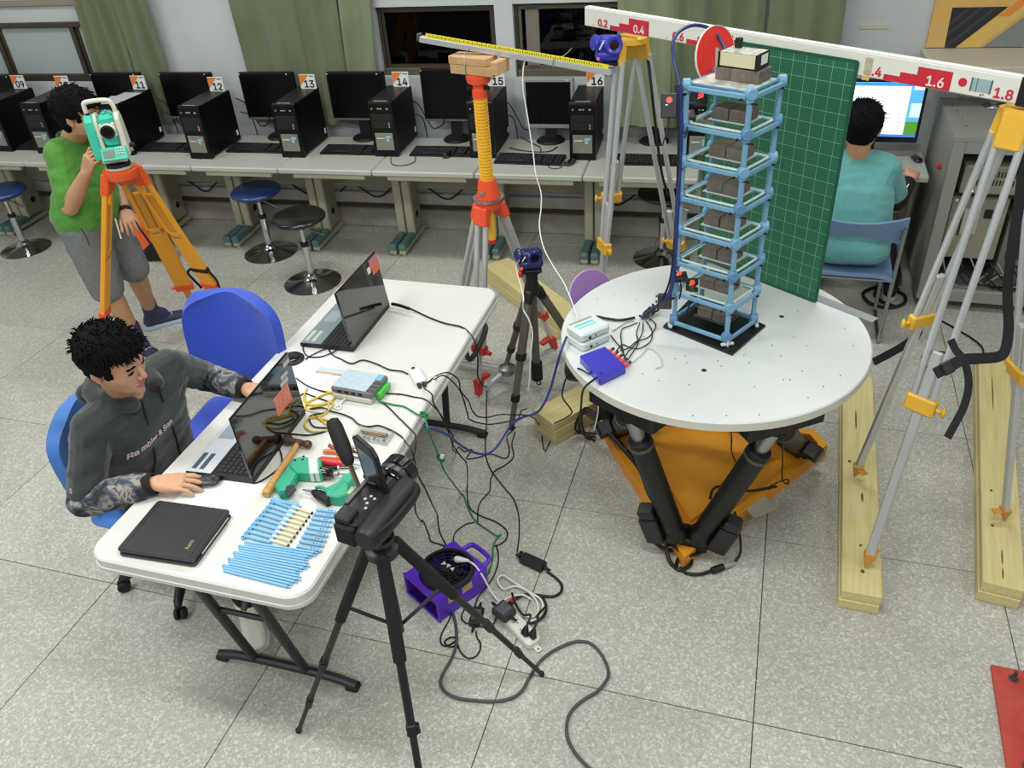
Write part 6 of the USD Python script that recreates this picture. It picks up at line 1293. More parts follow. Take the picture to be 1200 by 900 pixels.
cam_.part("lens_barrel", tr(lathe([(0, 0), (0.038, 0), (0.041, 0.008), (0.041, 0.03), (0.044, 0.034), (0.044, 0.062), (0.041, 0.066), (0.036, 0.066), (0.033, 0.058), (0, 0.056)], 30), cw(0.072, -0.002, 0.038), R=frame(ca), s=KC), BLACKG, smooth=35)
cam_.part("lens_ring", tr(lathe([(0.0415, 0.012), (0.0428, 0.013), (0.0428, 0.026), (0.0415, 0.027)], 30, cap=False), cw(0.072, -0.002, 0.038), R=frame(ca), s=KC), mat("lens_grey", (74, 76, 80), 0.3, 0.5))
cam_.part("battery", cbx(-0.108, -0.093, -0.03, 0.022, 0.008, 0.062, 0.005), BLACKM)
cam_.part("viewfinder", cbx(-0.10, -0.06, -0.03, 0.012, 0.066, 0.082, 0.006), BLACK)
cam_.part("top_rail", cbx(-0.05, 0.045, -0.036, -0.026, 0.072, 0.077, 0.001), mat("rail_grey", (92, 94, 96), 0.4))
cam_.part("hot_shoe", cbx(0.02, 0.07, -0.024, 0.004, 0.070, 0.084, 0.004), BLACK)
cam_.part("bubble_strip", cbx(-0.012, 0.012, -0.060, -0.048, 0.060, 0.064, 0.001), mat("bubble_green", (146, 176, 130), 0.3))
for k, (a, s) in enumerate(((-0.02, 0.0), (-0.008, 0.008), (-0.03, 0.012), (-0.012, 0.020), (-0.045, 0.018), (-0.06, -0.008))):
    cam_.part("button", tr(cyl((0, 0, 0), (0, 0, 0.002), 0.0045, n=10), cw(a, s, 0.0715)), mat("button_grey", (178, 180, 182), 0.4))
# flip screen hinged on the left side, standing up
n0 = [cw(0.035, -0.046, 0.03), cw(0.088, -0.020, 0.03)]
hx = unit((np.array((-0.822, 1.4, 1.156))-np.array((-0.905, 1.451, 1.124)))*np.array([1, 1, 0.0]))
h0 = cw(0.052, -0.046, 0.066); hy = unit(np.array([0, 0, 1.0])+cs*-0.10); 
Rs = np.stack([hx, hy, np.cross(hx, hy)], 1)
sc = cam_.part("flip_screen", tr(ext(Polygon([(0, 0), (0.105, -0.012), (0.105, 0.125), (0.088, 0.147), (0.016, 0.152), (0, 0.14)]), 0.014, (0, 0, -0.007), b=0.003), h0, R=Rs), BLACK)
sc.part("screen_panel", tr(ext(rrect(0.075, 0.10, 0.004), 0.0012, (0.054, 0.068, 0.0066)), h0, R=Rs), mat("screen_grey", (46, 48, 48), 0.15), smooth=False)
sc.part("screen_panel", tr(ext(rrect(0.075, 0.10, 0.004), 0.0012, (0.054, 0.068, -0.0078)), h0, R=Rs), LOOKS["screen_grey"], smooth=False)
cam_.part("screen_hinge", cyl(h0-hx*0.004, h0+hx*0.03, 0.009, n=12), BLACK)

# ---- purple blower, power strip, adapters
PUR = mat("fan_purple", (92, 40, 196), 0.38, coat=0.2); PURD = mat("fan_purple_dark", (66, 28, 140), 0.5)
fo = np.array((-1.208, 2.005, 0.0)); fx = unit(np.array((-1.035, 1.900, 0.0))-fo); fy = np.array([-fx[1], fx[0], 0.0])
FW, FL, FH = 0.21, 0.25, 0.115
fw_ = lambda a, b, z: fo+fx*a+fy*b+np.array([0, 0, z])
Rf = np.stack([fx, fy, (0, 0, 1)], 1)
fbx = lambda a0, a1, b0, b1, z0, z1, b=0.003: tr(blk(a0, a1, b0, b1, z0, z1, b), fo, R=Rf)
fan = Thing("blower_fan", "purple box shaped blower fan with a round black grille on top", "fan", fw_(FW/2, FL/2, 0))
top = sbox(0, 0, FW, FL).difference(Point(FW/2+0.005, 0.128).buffer(0.098, 24))
fan.part("top_panel", tr(ext(top, 0.006, (0, 0, FH-0.006)), fo, R=Rf), PUR, smooth=False)
fan.part("side_wall", fbx(0, 0.005, 0.0, FL, 0, FH-0.006), PUR); fan.part("side_wall", fbx(FW-0.005, FW, 0.0, FL, 0, FH-0.006), PUR)
fan.part("rear_wall", fbx(0.005, FW-0.005, FL-0.006, FL, 0, FH-0.006), PUR); fan.part("floor_panel", fbx(0.005, FW-0.005, 0, FL-0.006, 0.001, 0.008), PURD)
fan.part("outlet_lip", [fbx(-0.006, FW+0.006, -0.006, 0.002, FH-0.012, FH+0.003), fbx(-0.006, FW+0.006, -0.006, 0.002, 0.0005, 0.01), fbx(-0.006, 0.004, -0.006, 0.002, 0.005, FH-0.005), fbx(FW-0.004, FW+0.006, -0.006, 0.002, 0.005, FH-0.005)], PUR)
fan.part("outlet_baffle", fbx(0.005, FW-0.005, 0.03, 0.034, 0.008, FH-0.008), PURD)
gc = fw_(FW/2+0.005, 0.128, FH)
gr = fan.part("grille_ring", tr(lathe([(0.094, -0.004), (0.097, -0.004), (0.112, 0.002), (0.112, 0.006), (0.107, 0.015), (0.095, 0.016), (0.093, 0.007), (0.094, -0.004)], 40, cap=False), gc), BLACK, smooth=35)
for r in (0.03, 0.047, 0.064, 0.081): gr.part("grille_hoop", tube([gc+np.array([r*math.cos(t), r*math.sin(t), 0.011]) for t in np.linspace(0, 2*math.pi, 33)[:-1]], 0.0022, 6, True), BLACK)
for k in range(12): a = k*math.pi/6; gr.part("grille_spoke", cyl(gc+np.array([0.018*math.cos(a), 0.018*math.sin(a), 0.011]), gc+np.array([0.097*math.cos(a), 0.097*math.sin(a), 0.011]), 0.0025, n=6), BLACK)
gr.part("grille_badge", cyl(gc+np.array([0, 0, 0.008]), gc+np.array([0, 0, 0.014]), 0.02, n=20), BLACK)
for k in range(3): gr.part("white_corner", tr(ext(Polygon([(0, 0), (0.022, 0.004), (0.010, 0.02)]), 0.001, (0, 0, 0)), gc+np.array([-0.03+0.03*k, 0.012-0.012*k, 0.0145]), (0, 0, 40*k)), mat("badge_white", (200, 204, 204), 0.4), smooth=False)
for k in range(9): a = k*math.pi*2/9; fan.part("fan_blade", tr(bx(0.05, 0.016, 0.003, b=0.0008), gc+np.array([0.045*math.cos(a), 0.045*math.sin(a), -0.03]), (30, 0, math.degrees(a))), BLACKM)
fan.part("hub", cyl(gc+np.array([0, 0, -0.09]), gc+np.array([0, 0, -0.02]), 0.028, n=18), BLACKM)
fan.part("handle", [wire([fw_(0.06, FL-0.005, FH-0.012), fw_(0.065, FL+0.03, FH-0.006), fw_(0.085, FL+0.045, FH-0.005), fw_(0.165, FL+0.045, FH-0.005), fw_(0.185, FL+0.03, FH-0.006), fw_(0.19, FL-0.005, FH-0.012)], 0.010, 8)], PUR)
for q in (0.05, 0.12): fan.part("tan_label", fbx(FW+0.0002, FW+0.0012, q, q+0.05, FH-0.05, FH-0.015, 0.0004), mat("label_tan", (196, 164, 120), 0.6))
WC = LOOKS["cable_white"]
pg = Thing("white_plug", "white power plug lying on the blower's grille", "plug", (-1.007, 2.111, 0.13))
pa, pb = np.array((-1.029, 2.104, 0.136)), np.array((-0.972, 2.107, 0.138))
pg.part("plug_body", tr(lathe([(0, 0), (0.012, 0.001), (0.014, 0.01), (0.013, 0.022), (0.006, np.linalg.norm(pb-pa)), (0, np.linalg.norm(pb-pa))], 14), pa, R=frame(pb-pa)), WHITE)
pg.part("pins", [cyl(pa-unit(pb-pa)*0.012+np.array([0, 0.004*s, 0]), pa+np.array([0, 0.004*s, 0]), 0.002, n=6) for s in (-1, 1)], BRASS)
cable([(-0.975, 2.106, 0.138), (-0.94, 2.094, 0.13), (-0.906, 2.08, 0.09), (-0.876, 2.069, 0.03), (-0.832, 2.038, 0.012), (-0.77, 2.008, 0.008), (-0.714, 1.996, 0.008), (-0.679, 2.005, 0.008), (-0.673, 2.047, 0.01), (-0.711, 2.098, 0.012), (-0.784, 2.128, 0.014), (-0.834, 2.104, 0.012), (-0.87, 2.138, 0.016), (-0.856, 2.166, 0.02), (-0.81, 2.146, 0.018), (-0.737, 2.115, 0.016), (-0.672, 2.082, 0.016), (-0.653, 2.035, 0.01), (-0.668, 1.991, 0.008), (-0.724, 1.969, 0.008), (-0.779, 1.994, 0.012), (-0.815, 2.022, 0.02), (-0.796, 2.062, 0.02), (-0.75, 2.086, 0.02), (-0.711, 2.073, 0.02)], 0.0045, WC, "white extension cord coiled behind the power strip", n=7)
ps = Thing("power_strip", "white power strip with plugs on the floor beside the blower", "power strip", (-0.723, 1.942, 0))
sa, sb2 = np.array((-0.833, 2.017, 0)), np.array((-0.636, 1.871, 0))
pd_ = unit(sb2-sa); pl_l = np.linalg.norm(sb2-sa); pang = math.degrees(math.atan2(pd_[1], pd_[0]))
mid = (sa+sb2)/2
ps.part("housing", tr(ext(rrect(pl_l, 0.064, 0.018), 0.036, (0, 0, 0.001), b=0.006), mid, (0, 0, pang)), mat("strip_white", (222, 220, 214), 0.4))
for k in range(5):
    q = mid+pd_*(-pl_l/2+0.035+k*(pl_l-0.07)/4)
    n_ = np.array([-pd_[1], pd_[0], 0])
    ps.part("socket", [tr(bx(0.003, 0.009, 0.0012, b=0.0002), q+n_*s*0.010+np.array([0, 0, 0.0372]), (0, 0, pang)) for s in (-1, 1)]+[tr(cyl((0, 0, 0), (0, 0, 0.0012), 0.003, n=8), q+pd_*0.012+np.array([0, 0, 0.0366]))], GREY3, smooth=False)
ps.part("hanging_tab", tr(ext(rrect(0.03, 0.024, 0.006).difference(Point(0.004, 0).buffer(0.005)), 0.005, (0, 0, 0.004)), sb2+pd_*0.012, (0, 0, pang)), LOOKS["strip_white"], smooth=False)
ps.part("red_switch", tr(bx(0.016, 0.022, 0.012, b=0.003), np.array((-0.776, 2.044, 0.03)), (0, 0, pang)), mat("switch_red", (216, 48, 44), 0.4))
for (x, y) in ((614.5, 741), (622.5, 745)):
    pass
for k, q in enumerate(((-0.682, 1.891, 0.05), (-0.651, 1.886, 0.05))):
    q = np.array(q)
    pl = Thing("black_plug", ("left black plug in the power strip", "right black plug in the power strip")[k], "plug", q-np.array([0, 0, 0.012]))
    pl.part("plug_body", hull(np.vstack([tr(bx(0.03, 0.022, 0.016, b=0.004), q-np.array([0, 0, 0.004]), (0, 0, pang)).vertices, ball(q+np.array([0.004, 0.012, 0.018]), 0.007, 1).vertices])), BLACK)
    pl.part("lead", wire([q+np.array([0.004, 0.012, 0.02]), q+np.array([0.010, 0.05, 0.04])] + ([np.array((-0.714, 1.969, 0.05)), np.array((-0.764, 2.03, 0.04)), np.array((-0.789, 2.077, 0.03))] if k == 0 else [np.array((-0.658, 1.974, 0.05)), np.array((-0.645, 2.037, 0.03))]), 0.0045, 7), CABLE)
def brick(a, b, w, h, label, m=None, lab=True):
    a, b = np.array(a), np.array(b); t = Thing("power_adapter", label, "power adapter", ((a+b)/2)*np.array([1, 1, 0]))
    t.part("case", bar(a+np.array([0, 0, h/2+0.001]), b+np.array([0, 0, h/2+0.001]), w, h, ch=0.005), m or BLACK)
    if lab: t.part("rating_label", bar(a*0.8+b*0.2+np.array([0, 0, h+0.0012]), a*0.2+b*0.8+np.array([0, 0, h+0.0012]), w*0.7, 0.0008, ch=0.0001), mat("label_dim", (96, 98, 100), 0.5, c2=(50, 50, 52), scale=130))
    d = unit(b-a)
    t.part("strain_relief", [cyl(a+np.array([0, 0, h/2])-d*0.03, a+np.array([0, 0, h/2]), 0.004, 0.007, 10)], RUBBER); t.part("strain_relief", cyl(b+np.array([0, 0, h/2]), b+np.array([0, 0, h/2])+d*0.03, 0.007, 0.004, 10), RUBBER)
    return t
brick((-0.897, 1.984, 0), (-0.89, 1.901, 0), 0.045, 0.03, "slim black power adapter between the blower and the power strip")
brick((-0.819, 1.981, 0.036), (-0.753, 1.946, 0.036), 0.066, 0.034, "square black power adapter plugged onto the strip's upper end", GREY3)
brick((-0.808, 2.282, 0), (-0.703, 2.249, 0), 0.05, 0.03, "black power adapter on the floor right of the blower", None, False)
cable([(-0.833, 2.296, 0.01), (-0.819, 2.275, 0.03), (-0.814, 2.296, 0.03), (-0.804, 2.288, 0.02), (-0.822, 2.282, 0.012)], 0.006, CABLE, "small black cord loop at the right power adapter's end", n=7)
cable([(-0.688, 2.236, 0.008), (-0.651, 2.216, 0.008), (-0.614, 2.183, 0.008), (-0.608, 2.144, 0.008), (-0.632, 2.116, 0.008), (-0.679, 2.109, 0.008), (-0.728, 2.106, 0.008), (-0.764, 2.084, 0.008), (-0.792, 2.046, 0.008), (-0.818, 2.027, 0.008), (-0.854, 2.018, 0.008)], 0.0055, CABLE, "black lead curving from the right power adapter to the power strip", n=7)
cable([(-0.692, 2.104, 0.01), (-0.659, 2.086, 0.01), (-0.641, 2.042, 0.01), (-0.647, 2.002, 0.01), (-0.676, 1.97, 0.01), (-0.717, 1.969, 0.01), (-0.758, 1.992, 0.01), (-0.78, 2.03, 0.01), (-0.775, 2.062, 0.01), (-0.752, 2.09, 0.01)], 0.005, CABLE, "black loop of lead lying over the coiled white cord", n=7)
# grey floor cable
cable([(-0.999, 1.953, 0.008), (-0.963, 1.893, 0.008), (-0.933, 1.819, 0.008), (-0.925, 1.75, 0.008), (-0.933, 1.679, 0.008), (-0.929, 1.636, 0.008), (-0.898, 1.604, 0.008), (-0.848, 1.591, 0.008), (-0.786, 1.597, 0.008), (-0.723, 1.609, 0.008), (-0.667, 1.634, 0.008), (-0.635, 1.674, 0.008), (-0.622, 1.738, 0.008), (-0.607, 1.802, 0.008), (-0.576, 1.856, 0.008), (-0.537, 1.897, 0.008), (-0.495, 1.927, 0.008), (-0.448, 1.934, 0.008), (-0.403, 1.906, 0.008), (-0.368, 1.861, 0.008), (-0.35, 1.817, 0.008), (-0.357, 1.776, 0.008), (-0.377, 1.735, 0.008), (-0.406, 1.703, 0.008), (-0.434, 1.665, 0.008), (-0.45, 1.617, 0.008), (-0.442, 1.559, 0.008), (-0.421, 1.52, 0.008), (-0.387, 1.485, 0.008), (-0.344, 1.456, 0.008), (-0.296, 1.43, 0.008)], 0.0058, mat("cable_dark_grey", (72, 74, 76), 0.5), "long dark grey cable looping across the floor to the bottom edge", n=8)
cable([(-1.003, 1.962, 0.006), (-0.997, 1.916, 0.006), (-1.002, 1.836, 0.006), (-0.988, 1.799, 0.006), (-0.965, 1.792, 0.006), (-0.945, 1.813, 0.006), (-0.939, 1.835, 0.006), (-0.963, 1.833, 0.006), (-0.978, 1.809, 0.006), (-0.951, 1.792, 0.006), (-0.928, 1.805, 0.006)], 0.003, CABLE, "thin black cord with a small bunched loop left of the grey cable", n=6)
cable([(-0.934, 1.82, 0.006), (-0.902, 1.78, 0.006), (-0.869, 1.761, 0.006), (-0.845, 1.771, 0.006), (-0.835, 1.801, 0.006), (-0.843, 1.835, 0.006), (-0.864, 1.857, 0.006), (-0.876, 1.883, 0.006)], 0.003, CABLE, "thin black cord curving from the slim power adapter to the grey cable", n=6)
cable([(-0.947, 1.998, 0.006), (-0.957, 1.965, 0.006), (-0.953, 1.931, 0.006), (-0.928, 1.912, 0.006), (-0.904, 1.914, 0.006)], 0.003, CABLE, "thin black cord curling left of the slim power adapter", n=6)
cable([(-0.868, 1.91, 0.006), (-0.844, 1.912, 0.006), (-0.823, 1.933, 0.006), (-0.822, 1.972, 0.006)], 0.003, CABLE, "thin black cord from the slim power adapter to the strip", n=6)
# cables hanging over the folding table's right edge and across the floor
GC = mat("cable_green", (34, 132, 76), 0.45)
cable([(-1.334, 2.273, 0.752), (-1.277, 2.271, 0.746), (-1.234, 2.27, 0.745), (-1.2, 2.255, 0.745), (-1.153, 2.228, 0.748), (-1.126, 2.221, 0.75), (-1.066, 2.116, 0.791), (-1.082, 2.166, 0.691), (-1.086, 2.212, 0.579), (-1.078, 2.221, 0.5), (-1.057, 2.237, 0.424), (-1.189, 2.597, 0.006), (-1.128, 2.518, 0.006), (-1.073, 2.453, 0.006), (-1.008, 2.414, 0.006), (-0.952, 2.385, 0.006), (-0.936, 2.394, 0.006), (-0.944, 2.372, 0.01), (-0.947, 2.322, 0.008), (-0.929, 2.253, 0.006), (-0.921, 2.171, 0.008), (-0.932, 2.074, 0.02)], 0.0036, GC, "green cable from the data logger over the table edge to the blower", n=7)
gk = Thing("cable_knot", "green cable bunched into a knot at the table's right edge", "cable knot", (-1.133, 2.235, 0.742))
for k in range(3): gk.part("loop", tube(spline([np.array((-1.127, 2.223, 0.752))+np.array([0.014*math.cos(t+k), 0.010*math.sin(t+k), 0.004*k+0.004*math.sin(2*t)]) for t in np.linspace(0, 6.28, 8)[:-1]], 4, True), 0.0034, 6, True), GC)
gt = Thing("cable_tag", "green cable tie with a white tag hanging halfway down the green cable", "tag", (-1.075, 2.209, 0.571))
for k in range(2): gt.part("tie_loop", tube(spline([np.array((-1.075, 2.201, 0.577))+np.array([0.014*math.cos(t), 0.004*k, 0.016*math.sin(t)-0.006*k]) for t in np.linspace(0, 6.28, 8)[:-1]], 4, True), 0.004, 6, True), GC)
gt.part("white_tag", tr(bx(0.016, 0.004, 0.02, b=0.001), (-1.062, 2.191, 0.592), (0, 20, 20)), WHITE)
cable([(-1.113, 2.184, 0.74), (-1.08, 2.189, 0.721), (-1.06, 2.264, 0.638), (-1.051, 2.349, 0.522), (-1.029, 2.42, 0.433), (-0.993, 2.459, 0.398), (-0.964, 2.496, 0.401), (-0.941, 2.549, 0.427), (-0.908, 2.575, 0.48), (-0.86, 2.572, 0.525), (-0.797, 2.56, 0.566), (-0.755, 2.534, 0.634), (-0.718, 2.516, 0.731), (-0.688, 2.504, 0.842), (-0.662, 2.489, 0.931), (-0.661, 2.566, 0.94)], 0.0048, mat("cable_royal", (46, 62, 138), 0.42), "blue cable slung from the folding table across to the converter boxes", n=8)
for k, (pts, lab) in enumerate((
    ([(-1.168, 2.099, 0.745), (-1.135, 2.067, 0.744), (-1.037, 1.914, 0.853), (-1.04, 1.931, 0.79), (-1.064, 1.978, 0.689), (-1.068, 2.024, 0.579), (-1.072, 2.067, 0.463), (-1.247, 2.441, 0.006), (-1.207, 2.357, 0.006), (-1.145, 2.278, 0.006), (-1.103, 2.199, 0.02), (-1.045, 2.083, 0.12)], "black cord from the table's right edge down to the blower's grille"),
    ([(-1.125, 2.124, 0.744), (-1.025, 1.93, 0.868), (-1.045, 1.939, 0.802), (-1.072, 1.941, 0.73), (-1.084, 1.975, 0.607), (-1.108, 1.998, 0.475), (-1.304, 2.389, 0.006), (-1.249, 2.332, 0.006), (-1.221, 2.291, 0.006), (-1.174, 2.281, 0.006), (-1.138, 2.269, 0.006), (-1.112, 2.221, 0.01), (-1.117, 2.284, 0.006), (-1.135, 2.358, 0.006), (-1.109, 2.418, 0.006), (-1.073, 2.442, 0.006)], "thin black cord zigzagging down past the camcorder's lens to the floor"),
    ([(-1.34, 2.334, 0.745), (-1.272, 2.343, 0.744), (-1.219, 2.337, 0.744), (-1.167, 2.33, 0.744), (-1.101, 2.259, 0.773), (-1.093, 2.299, 0.701), (-1.085, 2.324, 0.609), (-1.09, 2.357, 0.517), (-1.077, 2.395, 0.422), (-1.062, 2.411, 0.366), (-1.181, 2.659, 0.006), (-1.152, 2.576, 0.006), (-1.115, 2.516, 0.006), (-1.052, 2.485, 0.006), (-0.977, 2.464, 0.006), (-0.918, 2.424, 0.006), (-0.906, 2.374, 0.006), (-0.926, 2.339, 0.006), (-0.948, 2.324, 0.006)], "black cord from the data logger over the edge to the floor, ending in a loop"),
    ([(-1.194, 2.445, 0.746), (-1.18, 2.493, 0.744), (-1.087, 2.398, 0.833), (-1.063, 2.432, 0.781), (-1.065, 2.448, 0.716), (-1.054, 2.487, 0.64), (-1.056, 2.516, 0.576), (-1.042, 2.537, 0.528), (-1.009, 2.57, 0.504), (-0.966, 2.589, 0.51), (-0.915, 2.604, 0.506), (-0.832, 2.6, 0.514), (-0.971, 3.165, 0.006), (-0.897, 2.987, 0.006), (-0.887, 3.064, 0.006), (-0.857, 3.118, 0.006), (-0.79, 3.147, 0.006), (-0.715, 3.125, 0.03)], "black cord from the white hub across the floor to the drive unit"),
    ([(-1.203, 2.431, 0.746), (-1.177, 2.468, 0.745), (-1.084, 2.35, 0.853), (-1.074, 2.419, 0.768), (-1.077, 2.479, 0.676), (-1.061, 2.479, 0.581), (-1.064, 2.505, 0.53), (-1.013, 2.551, 0.481), (-0.959, 2.613, 0.452), (-1.093, 3.212, 0.006), (-1.078, 3.305, 0.006)], "second black cord from the white hub to the small tripod's foot"),
    ([(-1.341, 3.446, 0.008), (-1.293, 3.283, 0.006), (-1.236, 3.109, 0.006), (-1.176, 2.913, 0.006), (-1.112, 2.797, 0.006), (-1.017, 2.695, 0.006), (-0.946, 2.623, 0.006), (-0.892, 2.522, 0.006), (-0.855, 2.397, 0.006), (-0.836, 2.304, 0.012)], "long black cord running down the floor to the right power adapter"),
    ([(-1.198, 2.399, 0.744), (-1.101, 2.26, 0.827), (-1.102, 2.266, 0.784), (-1.09, 2.28, 0.727), (-1.087, 2.317, 0.635), (-1.074, 2.338, 0.57), (-1.088, 2.348, 0.503), (-1.317, 2.883, 0.006), (-1.277, 2.898, 0.006), (-1.248, 2.918, 0.006), (-1.252, 2.85, 0.006), (-1.201, 2.868, 0.006), (-1.147, 2.906, 0.006), (-1.068, 2.891, 0.006), (-1.065, 2.951, 0.006), (-1.109, 3.051, 0.006), (-1.097, 3.102, 0.006), (-1.09, 3.139, 0.006)], "thin black cord winding about under the blue slung cable"),
    ([(-1.078, 3.099, 0.006), (-1.068, 3.004, 0.006), (-1.032, 2.912, 0.006), (-1.054, 2.842, 0.006), (-1.089, 2.79, 0.006), (-1.09, 2.728, 0.006), (-1.07, 2.653, 0.006), (-1.081, 2.61, 0.006), (-1.089, 2.561, 0.006), (-1.079, 2.507, 0.006), (-1.059, 2.445, 0.006)], "thin black cord wandering over the floor below the small tripod's front foot"),
    ([(-0.934, 2.327, 0.006), (-0.912, 2.282, 0.006), (-0.898, 2.226, 0.006), (-0.895, 2.158, 0.008), (-0.905, 2.08, 0.02), (-0.918, 2.032, 0.02), (-0.915, 1.98, 0.02)], "black cord dropping beside the green one to the power strip"))):
    cable(pts, 0.0028, CABLE, lab, n=6)

# ---- red plate lower right
rp = Thing("red_plate", "worn red steel plate with bolts on the floor at the lower right edge", "plate", (1.15, 1.95, 0))
REDP = mat("plate_red", (172, 44, 44), 0.5, c2=(190, 84, 66), scale=9, detail=6)
rp.part("flange", ext(Polygon([(0.938, 2.174), (1.5, 2.174), (1.5, 1.45), (0.915, 1.45)]), 0.014, (0, 0, 0.001)), REDP, smooth=False)
rp.part("upright", ext(Polygon([(1.03, 1.99), (1.5, 2.15), (1.5, 1.97)]), 0.10, (0, 0, 0.014)), mat("plate_maroon", (84, 34, 48), 0.5), smooth=False)
for x, y in ((1.0, 2.13), (0.985, 1.80)):
    rp.part("bolt", [tr(lathe([(0, 0.014), (0.016, 0.014), (0.016, 0.018), (0.011, 0.019), (0.011, 0.03), (0, 0.03)], 12), (x, y, 0)), cyl((x, y, 0.03), (x, y, 0.055), 0.006, n=10)], mat("bolt_dark", (96, 88, 82), 0.45, 0.6))

# ---- right desk, bright monitor, keyboard
d3 = Thing("computer_desk", "white desk under the lit monitor, between the green board and the grey cabinet", "desk", (0.45, 5.25, 0))
d3.part("desktop", blk(0.06, 0.862, 4.94, 5.50, 0.693, 0.73, 0.006), DESKTOP)
for x in (0.10, 0.83): d3.part("side_panel", blk(x-0.012, x+0.012, 5.16, 5.46, 0.05, 0.693, 0.003), DESKSIDE)
for x in (0.10, 0.83): d3.part("foot", blk(x-0.026, x+0.026, 5.0, 5.46, 0.0, 0.06, 0.01), TEAL)
d3.part("back_panel", blk(0.11, 0.82, 5.42, 5.44, 0.3, 0.693, 0.002), DESKSIDE)
m3 = Thing("monitor", "lit monitor showing a white window, before the man in the teal shirt", "monitor", (0.535, 5.2, 0.73), 1)
m3.part("housing", blk(-0.262, 0.262, 0, 0.03, 0.10, 0.46, 0.006), mat("mon_navy", (14, 16, 38), 0.25), local=True)
s3 = m3.part("screen", blk(-0.245, 0.245, -0.0015, 0.002, 0.135, 0.445, 0.0005), mat("screen_blue", (86, 166, 236), 0.3, emit=0.45), local=True)
SCW = mat("screen_white", (236, 242, 250), 0.3, emit=0.5)
s3.part("window", blk(-0.245, 0.175, -0.0024, -0.0016, 0.15, 0.43, 0.0001), SCW, local=True)
s3.part("title_bar", blk(-0.245, 0.185, -0.0030, -0.0024, 0.425, 0.442, 0.0001), mat("screen_title", (60, 140, 236), 0.3, emit=0.45), local=True)
s3.part("task_bar", blk(-0.245, 0.245, -0.0028, -0.0016, 0.135, 0.15, 0.0001), mat("screen_task", (66, 122, 216), 0.3, emit=0.4), local=True)
s3.part("green_field", blk(0.178, 0.245, -0.0024, -0.0016, 0.15, 0.225, 0.0001), mat("screen_green", (84, 150, 48), 0.3, emit=0.35), local=True)
s3.part("cloud_band", blk(0.19, 0.245, -0.0024, -0.0016, 0.25, 0.33, 0.0001), mat("screen_pale", (190, 222, 248), 0.3, emit=0.45), local=True)
s3.part("cloud_band", blk(0.19, 0.245, -0.0024, -0.0016, 0.405, 0.428, 0.0001), mat("screen_pale2", (226, 238, 248), 0.3, emit=0.45), local=True)
r_ = np.random.default_rng(3)
s3.part("screen_text", [blk(x, x+r_.uniform(0.014, 0.03), -0.0028, -0.0024, z, z+0.003, 0.00005) for x in (-0.16, -0.12, -0.06, 0.02, 0.07, 0.13) for z in np.arange(0.17, 0.41, 0.024) if r_.uniform() < 0.55], mat("screen_grey_text", (150, 156, 166), 0.3, emit=0.2), local=True, smooth=False, kind="stuff")
m3.part("neck", hull([(-0.04, 0.01, 0.01), (0.04, 0.01, 0.01), (-0.04, 0.05, 0.01), (0.04, 0.05, 0.01), (-0.035, 0.02, 0.15), (0.035, 0.02, 0.15), (0.03, 0.05, 0.15), (-0.03, 0.05, 0.15)]), BLACK, local=True)
m3.part("foot", tr(lathe([(0, 0), (0.118, 0), (0.12, 0.006), (0.1, 0.018), (0, 0.024)], 28), (0, 0.02, 0)), BLACK, local=True)
m3.part("power_lamp", cyl((0.03, -0.002, 0.118), (0.03, 0.0, 0.118), 0.003, n=8), mat("lamp_white", (240, 240, 240), 0.3, emit=1.5), local=True)
dup(kb0, (0.50, 5.06, 0.73), 1, "black keyboard before the man in the teal shirt")
mouse((0.816, 5.2, 0.73), 10, "black mouse under the right hand of the man in the teal shirt")

# ---- grey equipment cabinet
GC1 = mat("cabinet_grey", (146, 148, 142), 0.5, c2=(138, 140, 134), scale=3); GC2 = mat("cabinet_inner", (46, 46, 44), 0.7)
X0, X1, Y0, Y1, Z0, Z1 = 0.905, 1.66, 4.745, 5.47, 0.06, 1.02
cbn = Thing("equipment_cabinet", "grey steel equipment cabinet with an open front, at the right edge", "cabinet", ((X0+X1)/2, Y0, 0))
top_ = ext(sbox(X0, Y0, X1, Y1).difference(Point(1.175, 5.33).buffer(0.062)).difference(Point(1.36, 5.33).buffer(0.062)), 0.02, (0, 0, Z1-0.02))
cbn.part("top_panel", top_, GC1, smooth=False)
cbn.part("side_panel", blk(X0, X0+0.02, Y0+0.02, Y1, Z0, Z1-0.02, 0.002), GC1); cbn.part("side_panel", blk(X1-0.02, X1, Y0+0.02, Y1, Z0, Z1-0.02, 0.002), GC1)
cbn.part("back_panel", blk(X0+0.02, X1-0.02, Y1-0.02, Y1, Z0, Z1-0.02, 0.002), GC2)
cbn.part("bottom_panel", blk(X0+0.02, X1-0.02, Y0+0.02, Y1-0.02, Z0, Z0+0.03, 0.002), GC1)
cbn.part("front_post", blk(X0, X0+0.062, Y0, Y0+0.03, Z0, Z1-0.02, 0.004), GC1); cbn.part("front_post", blk(X1-0.062, X1, Y0, Y0+0.03, Z0, Z1-0.02, 0.004), GC1)
cbn.part("front_rail", blk(X0+0.062, X1-0.062, Y0, Y0+0.03, Z1-0.085, Z1-0.02, 0.004), GC1); cbn.part("front_rail", blk(X0+0.062, X1-0.062, Y0, Y0+0.03, Z0, Z0+0.075, 0.004), GC1)
